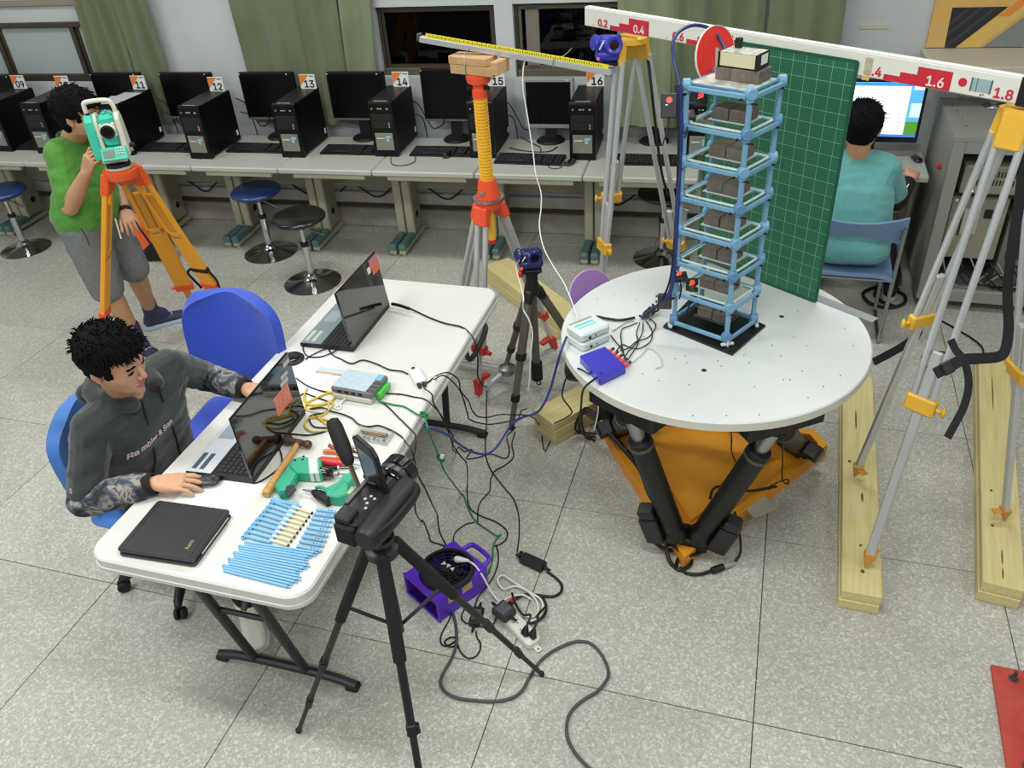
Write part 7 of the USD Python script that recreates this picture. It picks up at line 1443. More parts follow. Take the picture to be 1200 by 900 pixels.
for x in (1.175, 1.36):
    cbn.part("fan_grille", [tube([np.array([x+r*math.cos(t), 5.33+r*math.sin(t), Z1+0.001]) for t in np.linspace(0, 6.283, 25)[:-1]], 0.002, 6, True) for r in (0.02, 0.035, 0.05, 0.06)]+[cyl((x-0.062, 5.33, Z1), (x+0.062, 5.33, Z1), 0.002, n=6), cyl((x, 5.27, Z1), (x, 5.392, Z1), 0.002, n=6)], STEEL, kind="stuff")
    cbn.part("fan_well", tr(lathe([(0, 0), (0.06, 0), (0.06, 0.004), (0, 0.004)], 24), (x, 5.33, Z1-0.05)), BLACKM)
for k, (dx, dy) in enumerate(((0.06, 0.6), (0.065, 0.48), (0.07, 0.45), (0.075, 0.33), (0.08, 0.2), (0.05, 0.56))): cbn.part("hole", cyl((X0+dx, Y0+dy, Z1-0.001), (X0+dx, Y0+dy, Z1+0.0006), 0.006, n=10), GREY3)
cbn.part("caster", [cyl((x, y-0.012, 0.03), (x, y+0.012, 0.03), 0.03, n=14) for x, y in ((0.97, 4.82),)], RUBBER)
for x, y in ((1.59, 4.82), (0.97, 5.40), (1.59, 5.40)): cbn.part("caster", cyl((x, y-0.012, 0.03), (x, y+0.012, 0.03), 0.03, n=14), RUBBER)
cbn.part("red_knob", [tr(lathe([(0, 0), (0.010, 0), (0.014, 0.012), (0, 0.022)], 14), (X0, 4.93, 0.80), R=frame((-1, 0, 0)), s=1.4)], mat("knob_red", (206, 70, 62), 0.45))
BEI = mat("case_beige", (140, 138, 122), 0.6); 
u1 = Thing("rack_unit", "beige vented unit in the upper part of the grey cabinet", "computer", (1.27, 4.82, 0.72))
u1.part("case", blk(1.0, 1.55, 4.80, 5.3, 0.70, 0.86, 0.003), BEI)
u1.part("vent_slots", [blk(1.04+0.016*i, 1.046+0.016*i, 4.797, 4.801, 0.795-0.045*j, 0.825-0.045*j, 0.0005) for i in range(14) for j in range(2)], BLACKM, kind="stuff")
u1.part("shelf_edge", blk(0.98, 1.58, 4.795, 5.3, 0.685, 0.70, 0.002), BLACKM)
u1.part("yellow_label", blk(1.01, 1.10, 4.797, 4.801, 0.845, 0.857, 0.0004), mat("label_ochre", (176, 160, 96), 0.6)); u1.part("silver_strip", blk(1.11, 1.3, 4.797, 4.801, 0.845, 0.857, 0.0004), STEEL)
u1.part("switch", [blk(1.36, 1.375, 4.795, 4.80, 0.76, 0.80, 0.001)], BLACK)
u1.part("led", blk(1.06, 1.066, 4.796, 4.80, 0.712, 0.718, 0.0004), mat("led_white", (250, 250, 230), 0.3, emit=2.0))
u2 = Thing("rack_unit", "beige computer case with a pale card slot, in the cabinet's lower part", "computer", (1.15, 4.84, 0.09))
u2.part("case", blk(0.985, 1.27, 4.83, 5.25, 0.30, 0.68, 0.004), BEI)
u2.part("pale_slot", blk(1.06, 1.14, 4.825, 4.831, 0.45, 0.60, 0.001), mat("slot_beige", (172, 170, 156), 0.55)); u2.part("slot_frame", blk(1.05, 1.056, 4.824, 4.831, 0.44, 0.605, 0.001), BLACKM)
u2.part("dark_port", blk(1.16, 1.20, 4.825, 4.831, 0.55, 0.60, 0.001), BLACKM); u2.part("led_tag", blk(1.0, 1.015, 4.826, 4.831, 0.64, 0.655, 0.0005), PAPER)
u3 = Thing("rack_unit", "grey power unit with a cable inlet, at the right inside the cabinet", "device", (1.45, 4.84, 0.09))
u3.part("case", blk(1.30, 1.58, 4.86, 5.25, 0.12, 0.55, 0.004), mat("unit_grey", (112, 112, 104), 0.6)); u3.part("panel", blk(1.33, 1.55, 4.855, 4.861, 0.30, 0.5, 0.001), GREY3)
u3.part("handle", [wire([(1.36, 4.86, 0.52), (1.36, 4.83, 0.52), (1.52, 4.83, 0.52), (1.52, 4.86, 0.52)], 0.006, 6, 4)], STEEL)
r_ = np.random.default_rng(11)
for k in range(9):
    x0 = 1.0+0.05*k
    pts = [(x0, 4.84+0.01*(k % 3), 0.34-0.01*k), (x0+0.03, 4.80, 0.24+0.02*(k % 2)), (x0+0.09+0.02*(k % 3), 4.79+0.01*(k % 2), 0.16), (x0+0.17, 4.80, 0.13+0.03*(k % 4)), (x0+0.26, 4.82, 0.22)]
    cable(pts, 0.0045, CABLE if k % 3 else LOOKS["cable_grey"], f"{'black' if k % 3 else 'grey'} lead number {ORD[k]} from the left in the tangle inside the cabinet's foot", n=6, group="leads in the cabinet's foot")
cable([(0.80, 4.72, 0.01), (0.72, 4.78, 0.01), (0.70, 4.88, 0.01), (0.78, 4.93, 0.01), (0.86, 4.88, 0.01), (0.85, 4.76, 0.012), (0.76, 4.70, 0.012), (0.66, 4.74, 0.01), (0.63, 4.86, 0.01), (0.72, 4.95, 0.012), (0.84, 4.93, 0.014)], 0.010, CABLE, "black cable coiled on the floor beside the cabinet's foot", n=7)
strap([np.array((0.651, 4.074, 0.012)), np.array((0.747, 4.187, 0.012)), np.array((0.828, 4.292, 0.012)), np.array((0.896, 4.414, 0.012)), np.array((0.921, 4.552, 0.012))], 0.05, "wide black cable duct curving over the floor behind the left plank", m=CABLE)
cable([*[(1.027, 4.618, 0.008), (1.098, 4.534, 0.008), (1.173, 4.437, 0.008), (1.213, 4.354, 0.008), (1.215, 4.285, 0.008)]], 0.005, CABLE, "black cord on the floor behind the right tripod", n=6)
cable([*[(0.921, 4.075, 0.008), (0.897, 4.137, 0.008), (0.913, 4.217, 0.008), (0.977, 4.256, 0.008), (1.04, 4.251, 0.008)]], 0.005, CABLE, "black cord looped around the right tripod's lower leg", n=6)

# ---- chairs
PB = mat("chair_blue_plastic", (112, 140, 178), 0.4); CHB = mat("office_blue", (38, 74, 190), 0.6, sheen=0.3, bump=0.1, scale=200); CHB2 = mat("office_blue_light", (58, 116, 196), 0.55, sheen=0.3)
pc_ = Thing("plastic_chair", "pale blue plastic chair with a steel frame, under the man in the teal shirt", "chair", (0.47, 4.42, 0))
def shell(fn, nu, nv, th):
    V = []
    for j in range(nv+1):
        for i in range(nu+1): V.append(fn(i/nu, j/nv))
    V = np.array(V, float); n = (nu+1)*(nv+1); F = []
    g = V.reshape(nv+1, nu+1, 3); du = np.gradient(g, axis=1); dv = np.gradient(g, axis=0); N = np.cross(du, dv).reshape(-1, 3); N /= np.linalg.norm(N, axis=1, keepdims=True)+1e-12
    W = np.vstack([V, V-N*th])
    for j in range(nv):
        for i in range(nu):
            a, b, c_, d = j*(nu+1)+i, j*(nu+1)+i+1, (j+1)*(nu+1)+i+1, (j+1)*(nu+1)+i
            F += [(a, b, c_), (a, c_, d), (a+n, c_+n, b+n), (a+n, d+n, c_+n)]
    ring = [i for i in range(nu+1)]+[j*(nu+1)+nu for j in range(1, nv+1)]+[nv*(nu+1)+i for i in range(nu-1, -1, -1)]+[j*(nu+1) for j in range(nv-1, 0, -1)]
    for a, b in zip(ring, ring[1:]+ring[:1]): F += [(a, a+n, b+n), (a, b+n, b)]
    return trimesh.Trimesh(W, np.array(F), process=False)
pc_.part("seat", shell(lambda u, v: (0.255+0.43*u, 4.245+0.42*v, 0.44-0.012*math.sin(math.pi*u)+0.012*(2*v-1)**2-0.03*(u*2-1)**4*(1-v)), 14, 14, 0.014), PB, smooth=50)
def backf(u, v):
    w = 2*u-1
    low = 0.575+0.055*(1-w*w) if True else 0
    z = (0.60+0.06*(1-abs(w)**2.2))*(1-v)+(0.765-0.035*(1-w*w)*0.6)*v
    return (0.455+0.242*w, 4.255+0.05*w*w-0.03*v, z)
pc_.part("backrest", shell(backf, 18, 6, -0.014), PB, smooth=50)
for s in (-1, 1):
    x = 0.46+0.225*s
    pc_.part("frame_tube", wire([(x, 4.232, 0.72), (x, 4.245, 0.60), (x, 4.265, 0.42), (x+0.0*s, 4.30, 0.04), (x, 4.33, 0.012), (x, 4.62, 0.012), (x, 4.66, 0.05), (x, 4.64, 0.42)], 0.0105, 10), STEEL)
    for q in range(4): pc_.part("vent_slot", bar((x-s*0.018, 4.236, 0.66+0.014*q), (x+s*0.004, 4.243, 0.664+0.014*q), 0.003, 0.004), BLACKM)
pc_.part("cross_tube", cyl((0.235, 4.60, 0.40), (0.685, 4.60, 0.40), 0.009, n=10), STEEL); pc_.part("cross_tube", cyl((0.235, 4.28, 0.40), (0.685, 4.28, 0.40), 0.009, n=10), STEEL)

def office_chair(label, c, yaw, backm, zs, bt, bw, bh, base_yaw=0, flare=0.0):
    """yaw: the way the sitter looks, in degrees from +x."""
    t = Thing("office_chair", label, "office chair", (*c, 0), yaw)
    for k in range(5):
        a = math.radians(base_yaw+72*k); d = np.array([math.cos(a), math.sin(a), 0])
        ar = t.part("star_arm", hull(np.vstack([ball(d*0.05+np.array([0, 0, 0.105]), 0.026, 1).vertices, ball(d*0.265+np.array([0, 0, 0.075]), 0.018, 1).vertices, ball(d*0.28+np.array([0, 0, 0.066]), 0.015, 1).vertices])), BLACK, local=True)
        n_ = np.array([-d[1], d[0], 0])
        ar.part("caster", [cyl(d*0.285+n_*s*0.012-n_*s*0.007+np.array([0, 0, 0.0265]), d*0.285+n_*s*0.012+n_*s*0.009+np.array([0, 0, 0.0265]), 0.026, n=18, ch=0.004) for s in (-1, 1)]+[cyl(d*0.275+np.array([0, 0, 0.03]), d*0.275+np.array([0, 0, 0.075]), 0.009, n=8)], RUBBER, local=True)
    t.part("gas_column", [cyl((0, 0, 0.09), (0, 0, 0.28), 0.026, n=16), cyl((0, 0, 0.27), (0, 0, zs-0.07), 0.014, n=14)], BLACK, local=True)
    t.part("seat_plate", blk(-0.12, 0.12, -0.1, 0.1, zs-0.085, zs-0.06, 0.005), BLACK, local=True)
    t.part("seat", organic([tuple(sum([[np.array([sx*0.17, sy*0.17, zs-0.03]), (0.05, 0.05, 0.03)] for sx in (-1, 1) for sy in (-1, 1)], []))], 0.03, 6), backm, local=True, smooth=60)
    t.part("back_bar", bar((-0.13, 0, zs-0.07), (-0.235, 0, zs-0.03), 0.05, 0.012), BLACK, local=True); t.part("back_bar", bar((-0.23, 0, zs-0.04), (-0.262, 0, zs+bt+bh*0.5), 0.05, 0.012, up=(1, 0, 0)), BLACK, local=True)
    def bf(u, v):
        w = 2*u-1; k = 1-0.36*abs(2*v-1)**4
        wide = bw*k*(1.05+flare*(v-0.5))
        return np.array([-0.235-0.05*v+0.055*w*w, -w*wide/2, zs+bt+bh*v])
    V, F = [], []
    nu, nv = 20, 20
    m = shell(lambda u, v: bf(u, 0.5-0.5*math.cos(math.pi*v) if False else v), nu, nv, 0.045)
    t.part("backrest", m, backm, local=True, smooth=60)
    return t
office_chair("empty royal blue office chair beside the seated man's left arm", (-2.12, 2.34), -86, CHB, 0.46, 0.07, 0.45, 0.45, 20)
office_chair("blue office chair in which the man in the hoodie sits", (-2.17, 1.93), -4, CHB2, 0.43, -0.02, 0.47, 0.44, -62, 0.0)

# ================================================================ people and the surveying instrument
SKIN = mat("skin", (208, 160, 128), 0.5, c2=(200, 148, 116), scale=14); SKIN2 = mat("skin_tan", (190, 142, 108), 0.5)
HAIR = mat("hair_black", (13, 12, 12), 0.85, c2=(17, 15, 15), scale=60, stretch=(1, 1, 4), spec=0.12)
LIP = mat("lips", (176, 104, 92), 0.5); EYED = mat("eye_dark", (24, 18, 16), 0.2); EYEW = mat("eye_white", (214, 206, 200), 0.3)
def hmat(yaw, pitch, roll=0):
    """Head axes: x forward, y to its left, z up."""
    return rotm(0, 0, yaw)@rotm(0, -pitch, 0)@rotm(roll, 0, 0)
def head_bones(c, R, k=1.0):
    q = lambda x, y, z: tuple(c+R@(np.array([x, y, z])*k))
    r = lambda *a: tuple(np.array(a)*k) if len(a) > 1 else a[0]*k
    b = []
    face = []
    for x, y, z, rr in ((0.058, 0.0, 0.055, 0.032), (0.05, 0.04, 0.03, 0.025), (0.05, -0.04, 0.03, 0.025), (0.052, 0.042, -0.018, 0.024), (0.052, -0.042, -0.018, 0.024), (0.05, 0.030, -0.068, 0.02), (0.05, -0.030, -0.068, 0.02), (0.068, 0.0, -0.094, 0.017), (-0.005, 0.056, -0.03, 0.02), (-0.005, -0.056, -0.03, 0.02), (0.0, 0.05, -0.06, 0.016), (0.0, -0.05, -0.06, 0.016)):
        face += [q(x, y, z), rr*k]
    b.append(tuple(face))
    b.append((q(-0.012, 0, 0.04), 0.086*k, q(-0.03, 0, 0.045), 0.082*k, q(0.02, 0, 0.045), 0.075*k))
    b.append((q(0.078, 0, 0.022), 0.009*k, q(0.100, 0, -0.020), 0.0115*k))
    b.append((q(0.092, 0.011, -0.026), 0.0085*k, q(0.092, -0.011, -0.026), 0.0085*k))
    b.append((q(0.076, 0.032, 0.026), 0.009*k, q(0.080, 0.010, 0.022), 0.008*k)); b.append((q(0.076, -0.032, 0.026), 0.009*k, q(0.080, -0.010, 0.022), 0.008*k))
    b.append((q(0.080, 0.016, -0.058), 0.008*k, q(0.086, 0, -0.054), 0.009*k, q(0.080, -0.016, -0.058), 0.008*k))
    for s in (-1, 1):
        b.append((q(-0.012, s*0.076, 0.012), 0.009*k, q(-0.020, s*0.088, 0.018), 0.008*k, q(-0.006, s*0.080, -0.022), 0.008*k, q(-0.022, s*0.088, -0.004), 0.007*k))
    return b
def face_parts(t, c, R, k=1.0, under=None, sides=(-1, 1), look=0.0):
    q = lambda x, y, z: c+R@(np.array([x, y, z])*k)
    for s in sides:
        t.part("eyebrow", tube(spline([q(0.082, s*0.012, 0.030), q(0.086, s*0.026, 0.035), q(0.074, s*0.046, 0.028)], 5), [0.003]+[0.0042]*8+[0.0024]*2 if False else 0.0046*k, 6), HAIR)
        t.part("eye", tr(ball((0, 0, 0), 1, 2, (0.008*k, 0.0145*k, 0.0058*k)), q(0.0715, s*0.031, 0.006), R=R@rotm(0, 0, s*18)), EYEW)
        t.part("iris", tr(ball((0, 0, 0), 1, 2, (0.003*k, 0.0062*k, 0.0058*k)), q(0.0785, s*0.031, 0.005), R=R@rotm(0, 0, s*12)), EYED)
        t.part("eyelid", tube(spline([q(0.078, s*0.018, 0.006), q(0.0835, s*0.030, 0.0125), q(0.0745, s*0.046, 0.006)], 5), 0.0022*k, 6), HAIR)
    t.part("lips", organic([(tuple(q(0.082, 0.019, -0.058)), 0.0045*k, tuple(q(0.0915, 0.004, -0.0515)), 0.0052*k, tuple(q(0.0915, -0.004, -0.0515)), 0.0052*k, tuple(q(0.082, -0.019, -0.058)), 0.0045*k), (tuple(q(0.081, 0.016, -0.060)), 0.0045*k, tuple(q(0.089, 0, -0.064)), 0.0062*k, tuple(q(0.081, -0.016, -0.060)), 0.0045*k)], 0.004, 3), LIP, smooth=60)
def hair_mesh(c, R, k=1.0, seed=0, spike=0.006, front=0.052):
    m = Manifold.sphere(1.0, 40).scale((0.112*k, 0.094*k, 0.100*k)).translate((-0.016*k, 0, 0.045*k))
    m += Manifold.sphere(1.0, 24).scale((0.060*k, 0.074*k, 0.070*k)).translate((-0.042*k, 0, -0.005*k))
    m -= Manifold.cube((0.3*k, 0.4*k, 0.4*k)).rotate((0, -8, 0)).translate((0.084*k, -0.2*k, (front-0.40)*k))
    m -= Manifold.cube((0.3*k, 0.4*k, 0.2*k)).translate((-0.2*k, -0.2*k, -0.275*k))
    m -= Manifold.cube((0.048*k, 0.4*k, 0.13*k)).translate((-0.032*k, -0.2*k, -0.118*k))
    m -= Manifold.cube((0.3*k, 0.4*k, 0.2*k)).translate((-0.01*k, -0.2*k, -0.215*k))
    g = m.refine_to_length(0.008*k).to_mesh(); t = trimesh.Trimesh(np.array(g.vert_properties[:, :3]), np.array(g.tri_verts), process=True)
    trimesh.smoothing.filter_taubin(t, lamb=0.5, nu=0.52, iterations=5)
    v = np.array(t.vertices); n = np.array(t.vertex_normals)
    v += n*(spike*k*(meshkit.fbm(v/k*np.array([70, 70, 45])+seed, 3, seed)-0.4))[:, None]*2
    return trimesh.Trimesh(c+(R@v.T).T, t.faces, process=False), v, n
def tufts(c, R, v, n, count, length, r, seed, zmin=0.05, lean=(0.4, 0, 0.2), k=1.0):
    g = np.random.default_rng(seed); idx = [i for i in g.permutation(len(v)) if v[i][2] > zmin*k][:count]; out = []
    for i in idx:
        d = unit(n[i]*0.7+np.asarray(lean)+g.normal(0, 0.28, 3)); L = length*g.uniform(0.6, 1.2); s = unit(np.cross(d, g.normal(0, 1, 3)))
        p0 = v[i]-n[i]*0.004; pts = [p0, p0+d*L*0.55, p0+unit(d+np.asarray(lean)*0.8+np.array([0, 0, -0.25]))*L]
        pts = [c+R@p for p in pts]
        out.append(tube(pts, [r, r*0.8, r*0.1], 5))
    return join(out)
def hand_bones(w, d, nrm, side, curl=(20, 25, 20), spread=4.0, thumb=(40, 15), k=1.0, curls=None):
    """w: wrist, d: towards the fingers, nrm: out of the back of the hand, side: +1 if the thumb lies towards cross(d, nrm)."""
    d = unit(d); nrm = unit(nrm-d*(nrm@d)); a = np.cross(d, nrm)*side
    P = lambda x, y, z: tuple(w+(d*x+a*y+nrm*z)*k)
    bones = [(P(0.0, 0.010, 0), 0.021*k, P(0.0, -0.010, 0), 0.021*k, P(0.035, 0.022, 0), 0.017*k, P(0.035, -0.022, 0), 0.017*k), (P(0.035, 0.022, 0), 0.017*k, P(0.035, -0.022, 0), 0.017*k, P(0.083, 0.030, 0.003), 0.0125*k, P(0.086, 0.010, 0.005), 0.0125*k, P(0.083, -0.011, 0.004), 0.012*k, P(0.076, -0.030, 0.0), 0.0115*k)]
    for i, (y, x0, L, r) in enumerate(((0.030, 0.083, 0.072, 0.0092), (0.010, 0.087, 0.080, 0.0094), (-0.011, 0.084, 0.074, 0.009), (-0.030, 0.076, 0.058, 0.0082))):
        p = np.array(P(x0, y, 0.003)); ang = 0.0; sp = math.radians(spread*(1.5-i)); dd = unit(d*math.cos(sp)+a*math.sin(sp)); c_ = curls[i] if curls else curl
        pts = [p]
        for s, f in zip(c_, (0.46, 0.30, 0.24)):
            ang += math.radians(s); pts.append(pts[-1]+(dd*math.cos(ang)-nrm*math.sin(ang))*L*f*k)
        for j, (p0, p1) in enumerate(zip(pts, pts[1:])): bones.append((tuple(p0), r*k*(1-0.07*j), tuple(p1), r*k*(1-0.07*(j+1))))
    t0, t1 = (math.radians(x) for x in thumb)
    q0 = np.array(P(0.022, 0.022, -0.004)); e = unit(d*math.cos(t0)+a*math.sin(t0)-nrm*0.25); e2 = unit(d*math.cos(t1)+a*math.sin(t1)-nrm*0.3)
    q1 = q0+e*0.042*k; q2 = q1+e2*0.032*k; q3 = q2+e2*0.024*k
    bones += [(tuple(q0), 0.016*k, tuple(q1), 0.0115*k), (tuple(q1), 0.0115*k, tuple(q2), 0.0098*k), (tuple(q2), 0.0098*k, tuple(q3), 0.0085*k)]
    return bones
def limb(*a): return tuple(a)
def T3(*p): return tuple(map(float, p))
def shoe(t, heel, toe, upper, sole, name="shoe", h=0.0, high=True):
    heel, toe = np.array([*heel[:2], h]), np.array([*toe[:2], h]); d = unit(toe-heel); s = np.array([-d[1], d[0], 0]); Z = np.array([0, 0, 1.0]); L = np.linalg.norm(toe-heel)
    p = lambda a, b, z: tuple(heel+d*a*L+s*b+Z*z)
    u = t.part(name, organic([(p(0.10, 0, 0.045), (0.036, 0.036, 0.03), p(0.45, 0, 0.045), (0.042, 0.042, 0.03), p(0.80, 0, 0.036), (0.044, 0.044, 0.022), p(0.93, 0, 0.032), (0.036, 0.036, 0.018)), (p(0.10, 0, 0.05), 0.036, p(0.22, 0, 0.115 if high else 0.085), 0.042, p(0.42, 0, 0.075), 0.040)], 0.014, 5), upper, smooth=60)
    o = Polygon([tuple((heel+d*a*L+s*b)[:2]) for a, b in ((-0.03, -0.022), (-0.03, 0.022), (0.1, 0.037), (0.4, 0.036), (0.75, 0.047), (0.95, 0.034), (1.02, 0.0), (0.95, -0.034), (0.75, -0.045), (0.4, -0.034), (0.1, -0.037))]).buffer(0.006).buffer(0.0)
    u.part("sole", ext(o, 0.024, (0, 0, h+0.001), b=0.004), sole, smooth=40)
    u.part("laces", [tube([heel+d*(0.42+0.09*i)*L+s*q+Z*(0.112-0.018*i-abs(q)*0.45 if high else 0.098-0.014*i-abs(q)*0.4) for q in (-0.026, -0.01, 0.01, 0.026)], 0.0028, 5) for i in range(4)], sole, kind="stuff")

# ---- the seated man in the hoodie
def seated_hoodie():
    hip, chest, neck = np.array([-2.20, 1.93, 0.53]), np.array([-2.115, 1.885, 0.86]), np.array([-2.075, 1.865, 1.00])
    shR, shL = np.array([-2.10, 1.68, 0.945]), np.array([-2.07, 2.075, 0.945])
    elR, elL = np.array((-2.107, 1.548, 0.738)), np.array((-2.111, 2.267, 0.77))
    wrR, wrL = np.array((-1.865, 1.638, 0.785)), np.array((-1.839, 2.182, 0.8))
    hc = np.array((-2.005, 1.789, 1.157)); R = hmat(4, -15, 4)
    t = Thing("person", "man in a dark hoodie with camouflage sleeves, seated using a laptop", "person", (*hip[:2], 0.0))
    knR, knL = np.array([-1.80, 1.74, 0.52]), np.array([-1.80, 2.06, 0.52]); anR, anL = np.array([-1.76, 1.735, 0.12]), np.array([-1.84, 2.10, 0.12])
    handR = hand_bones(wrR, np.array((-1.706, 1.691, 0.77))-wrR, np.array([0.05, -0.1, 1.0]), -1, (8, 20, 14), 5, (38, 18), 0.98)
    handL = hand_bones(wrL, np.array([0.9, -0.02, -0.22]), np.array([0.2, -0.3, 1.0]), 1, (18, 26, 18), 5, (45, 20), 0.98)
    body = [limb(T3(*hip), 0.12, T3(*chest), 0.12), limb(T3(*shR), 0.05, T3(*shL), 0.05, T3(*chest), 0.11), limb(T3(*(neck+np.array([-0.01, 0, -0.03]))), 0.062, T3(*(hc+R@np.array([-0.015, 0, -0.055]))), 0.055),
            limb(T3(*shR), 0.048, T3(*elR), 0.04), limb(T3(*elR), 0.04, T3(*wrR), 0.025), limb(T3(*shL), 0.048, T3(*elL), 0.04), limb(T3(*elL), 0.04, T3(*wrL), 0.025),
            limb(T3(*(hip+np.array([0, -0.09, 0]))), 0.085, T3(*knR), 0.055), limb(T3(*knR), 0.052, T3(*anR), 0.036), limb(T3(*(hip+np.array([0, 0.09, 0]))), 0.085, T3(*knL), 0.055), limb(T3(*knL), 0.052, T3(*anL), 0.036)]
    t.part("body", organic(body+head_bones(hc, R)+handR+handL, 0.0065, 5), SKIN, smooth=70)
    face_parts(t, hc, R)
    hm_, v, n = hair_mesh(hc, R, 1.02, 3, 0.008, 0.068)
    h = t.part("hair", hm_, HAIR, smooth=60)
    h.part("hair_tufts", tufts(hc, R, v, n, 460, 0.024, 0.0034, 4, 0.055, (0.35, -0.1, 0.15)), HAIR, kind="stuff")
    HOOD = mat("hoodie", (48, 54, 56), 0.9, c2=(40, 45, 47), scale=120, sheen=0.3); CUFF = mat("cuff_black", (20, 21, 23), 0.9)
    CAMO = custom("camouflage", {"tc": ("texture_coordinate", {}), "n": ("noise_texture", {"scale": 17.0, "detail": 2.5, "roughness": 0.55, "distortion": 0.6}), "r": ("rgb_ramp", {"interpolate": False, "ramp": [(0.0, lin((40, 44, 50))), (0.43, lin((66, 72, 84))), (0.50, lin((104, 106, 110))), (0.56, lin((150, 146, 142))), (0.63, lin((92, 88, 84)))]}), "p": ("principled_bsdf", {"roughness": 0.9})},
                  [("tc.object", "n.vector"), ("n.fac", "r.fac"), ("r.color", "p.base_color")], "p.BSDF")
    mR, mL = shR+(elR-shR)*0.86, elL+(shL-elL)*0.25
    hood = [limb(T3(*(hip+np.array([0.0, -0.07, 0.02]))), 0.13, T3(*(hip+np.array([0.0, 0.07, 0.02]))), 0.13, T3(*(chest+np.array([0.0, -0.09, 0.0]))), 0.125, T3(*(chest+np.array([0.0, 0.09, 0.0]))), 0.125),
            limb(T3(*(chest+np.array([0, -0.08, 0.0]))), 0.125, T3(*(chest+np.array([0, 0.08, 0.0]))), 0.125, T3(*shR), 0.068, T3(*shL), 0.068, T3(*(neck+np.array([-0.03, 0, -0.04]))), 0.075),
            limb(T3(*shR), 0.070, T3(*mR), 0.062), limb(T3(*shL), 0.070, T3(*elL), 0.060)]
    hood.append(limb(T3(*elL), 0.060, T3(*(elL+(wrL-elL)*0.15)), 0.058))
    m = organic(hood, 0.013, 6)
    v = np.array(m.vertices); n = np.array(m.vertex_normals)
    v += n*(0.011*(meshkit.fbm(v*np.array([16, 9, 26])+3, 3, 2)-0.5)*2)[:, None]
    hd = t.part("hoodie", trimesh.Trimesh(v, m.faces, process=False), HOOD, smooth=70)
    # hood lying round the neck
    ring = []
    for a in np.linspace(40, 320, 10):
        ar = math.radians(a); ring.append(neck+np.array([0.10*math.cos(ar)+(-0.02), 0.105*math.sin(ar), -0.03+0.05*(1-math.cos(ar))/2]))
    hb_ = []
    for p, q in zip(ring, ring[1:]): hb_.append(limb(T3(*p), 0.030, T3(*q), 0.030))
    hb_.append(limb(T3(*(neck+np.array([-0.12, -0.07, 0.0]))), 0.035, T3(*(neck+np.array([-0.12, 0.07, 0.0]))), 0.035, T3(*(neck+np.array([-0.15, 0, -0.08]))), 0.035))
    hd.part("hood", organic(hb_, 0.011, 6), HOOD, smooth=70)
    for (el, wr, nm, st0) in ((elR, wrR, "right", mR), (elL, wrL, "left", elL+(wrL-elL)*0.08)):
        d = unit(wr-el)
        bones = [limb(T3(*el), 0.060, T3(*(wr-d*0.055)), 0.050)] + ([limb(T3(*st0), 0.0625, T3(*el), 0.061)] if nm == "right" else [])
        m = organic(bones, 0.012, 5); v = np.array(m.vertices); v += np.array(m.vertex_normals)*(0.006*(meshkit.fbm(v*28, 3, 5)-0.5)*2)[:, None]
        sl = hd.part("camouflage_sleeve", trimesh.Trimesh(v, m.faces, process=False), CAMO, smooth=70, label="camouflage patterned lower sleeve")
        t.part("ribbed_cuff", tr(lathe([(0.034, 0), (0.044, 0.004), (0.041, 0.03), (0.038, 0.05), (0.033, 0.054), (0.030, 0.05), (0.030, 0.003), (0.034, 0)], 28, cap=False), wr-d*0.062, R=frame(d)), CUFF, smooth=50)
    # chest lettering and drawstrings lie on the front of the hoodie
    def onfront(y, z):
        o, dd = np.array([-1.5, y, z]), np.array([-1.0, 0, -0.25])
        loc, _, _ = trimesh.Trimesh(*va(hoodm), process=False).ray.intersects_location([o], [unit(dd)])
        return loc[np.argmax(loc[:, 0])] if len(loc) else np.array([chest[0]+0.13, y, z])
    hoodm = trimesh.Trimesh(v*0+v, m.faces, process=False)
    hoodm = m0 = organic(hood, 0.02, 6)
    lx = unit(np.array([0.03, 1.0, 0.03])); c_ = onfront(1.815, 0.94); ly = unit(np.array([-0.32, 0, 1.0])); lz = np.cross(lx, ly)
    tx = meshkit.text_mesh("Ra mbler & Son", 0.021, 0.003, True); vv, ff = va(tx); vv = vv-np.array([*((vv.min(0)+vv.max(0))/2)[:2], 0]); vv[:, 0] *= 1.0; vv[:, 1] += 0.10*np.abs(vv[:, 0])**1.5-vv[:, 0]*0.12+vv[:, 0]*0.12
    w3 = vv@np.stack([lx, ly, lz])+c_
    mm = trimesh.Trimesh(*va(m0), process=False); orig = w3-lz*vv[:, 2:3]
    loc, ri, _ = mm.ray.intersects_location(orig+lz*0.2, np.tile(-lz, (len(orig), 1)), multiple_hits=False)
    dep = np.full(len(orig), np.nan); dep[ri] = ((loc-orig[ri])@lz)
    dep = np.where(np.isnan(dep), np.nanmedian(dep), dep)
    w3 = orig+lz*(dep+0.004+vv[:, 2])[:, None]
    hd.part("chest_lettering", trimesh.Trimesh(w3, ff, process=False), mat("print_pink", (226, 202, 200), 0.7), smooth=False)
    for s in (-1, 1):
        pts = [neck+np.array([0.085, 0.045*s, -0.02])]+[onfront(neck[1]+0.05*s+0.01*i*s, 0.93-0.055*i)+np.array([0.006, 0, 0.002]) for i in range(1, 5)]
        hd.part("drawstring", wire(pts, 0.0035, 6, 5), CUFF)
    PANT = mat("trousers_black", (26, 27, 30), 0.85)
    t.part("trousers", organic([limb(T3(*(hip+np.array([0.02, -0.09, -0.02]))), 0.10, T3(*knR), 0.07), limb(T3(*knR), 0.07, T3(*(anR+np.array([0, 0, 0.02]))), 0.055), limb(T3(*(hip+np.array([0.02, 0.09, -0.02]))), 0.10, T3(*knL), 0.07), limb(T3(*knL), 0.07, T3(*(anL+np.array([0, 0, 0.02]))), 0.055)], 0.02, 5), PANT, smooth=70)
    SHW = mat("shoe_white", (218, 214, 204), 0.6)
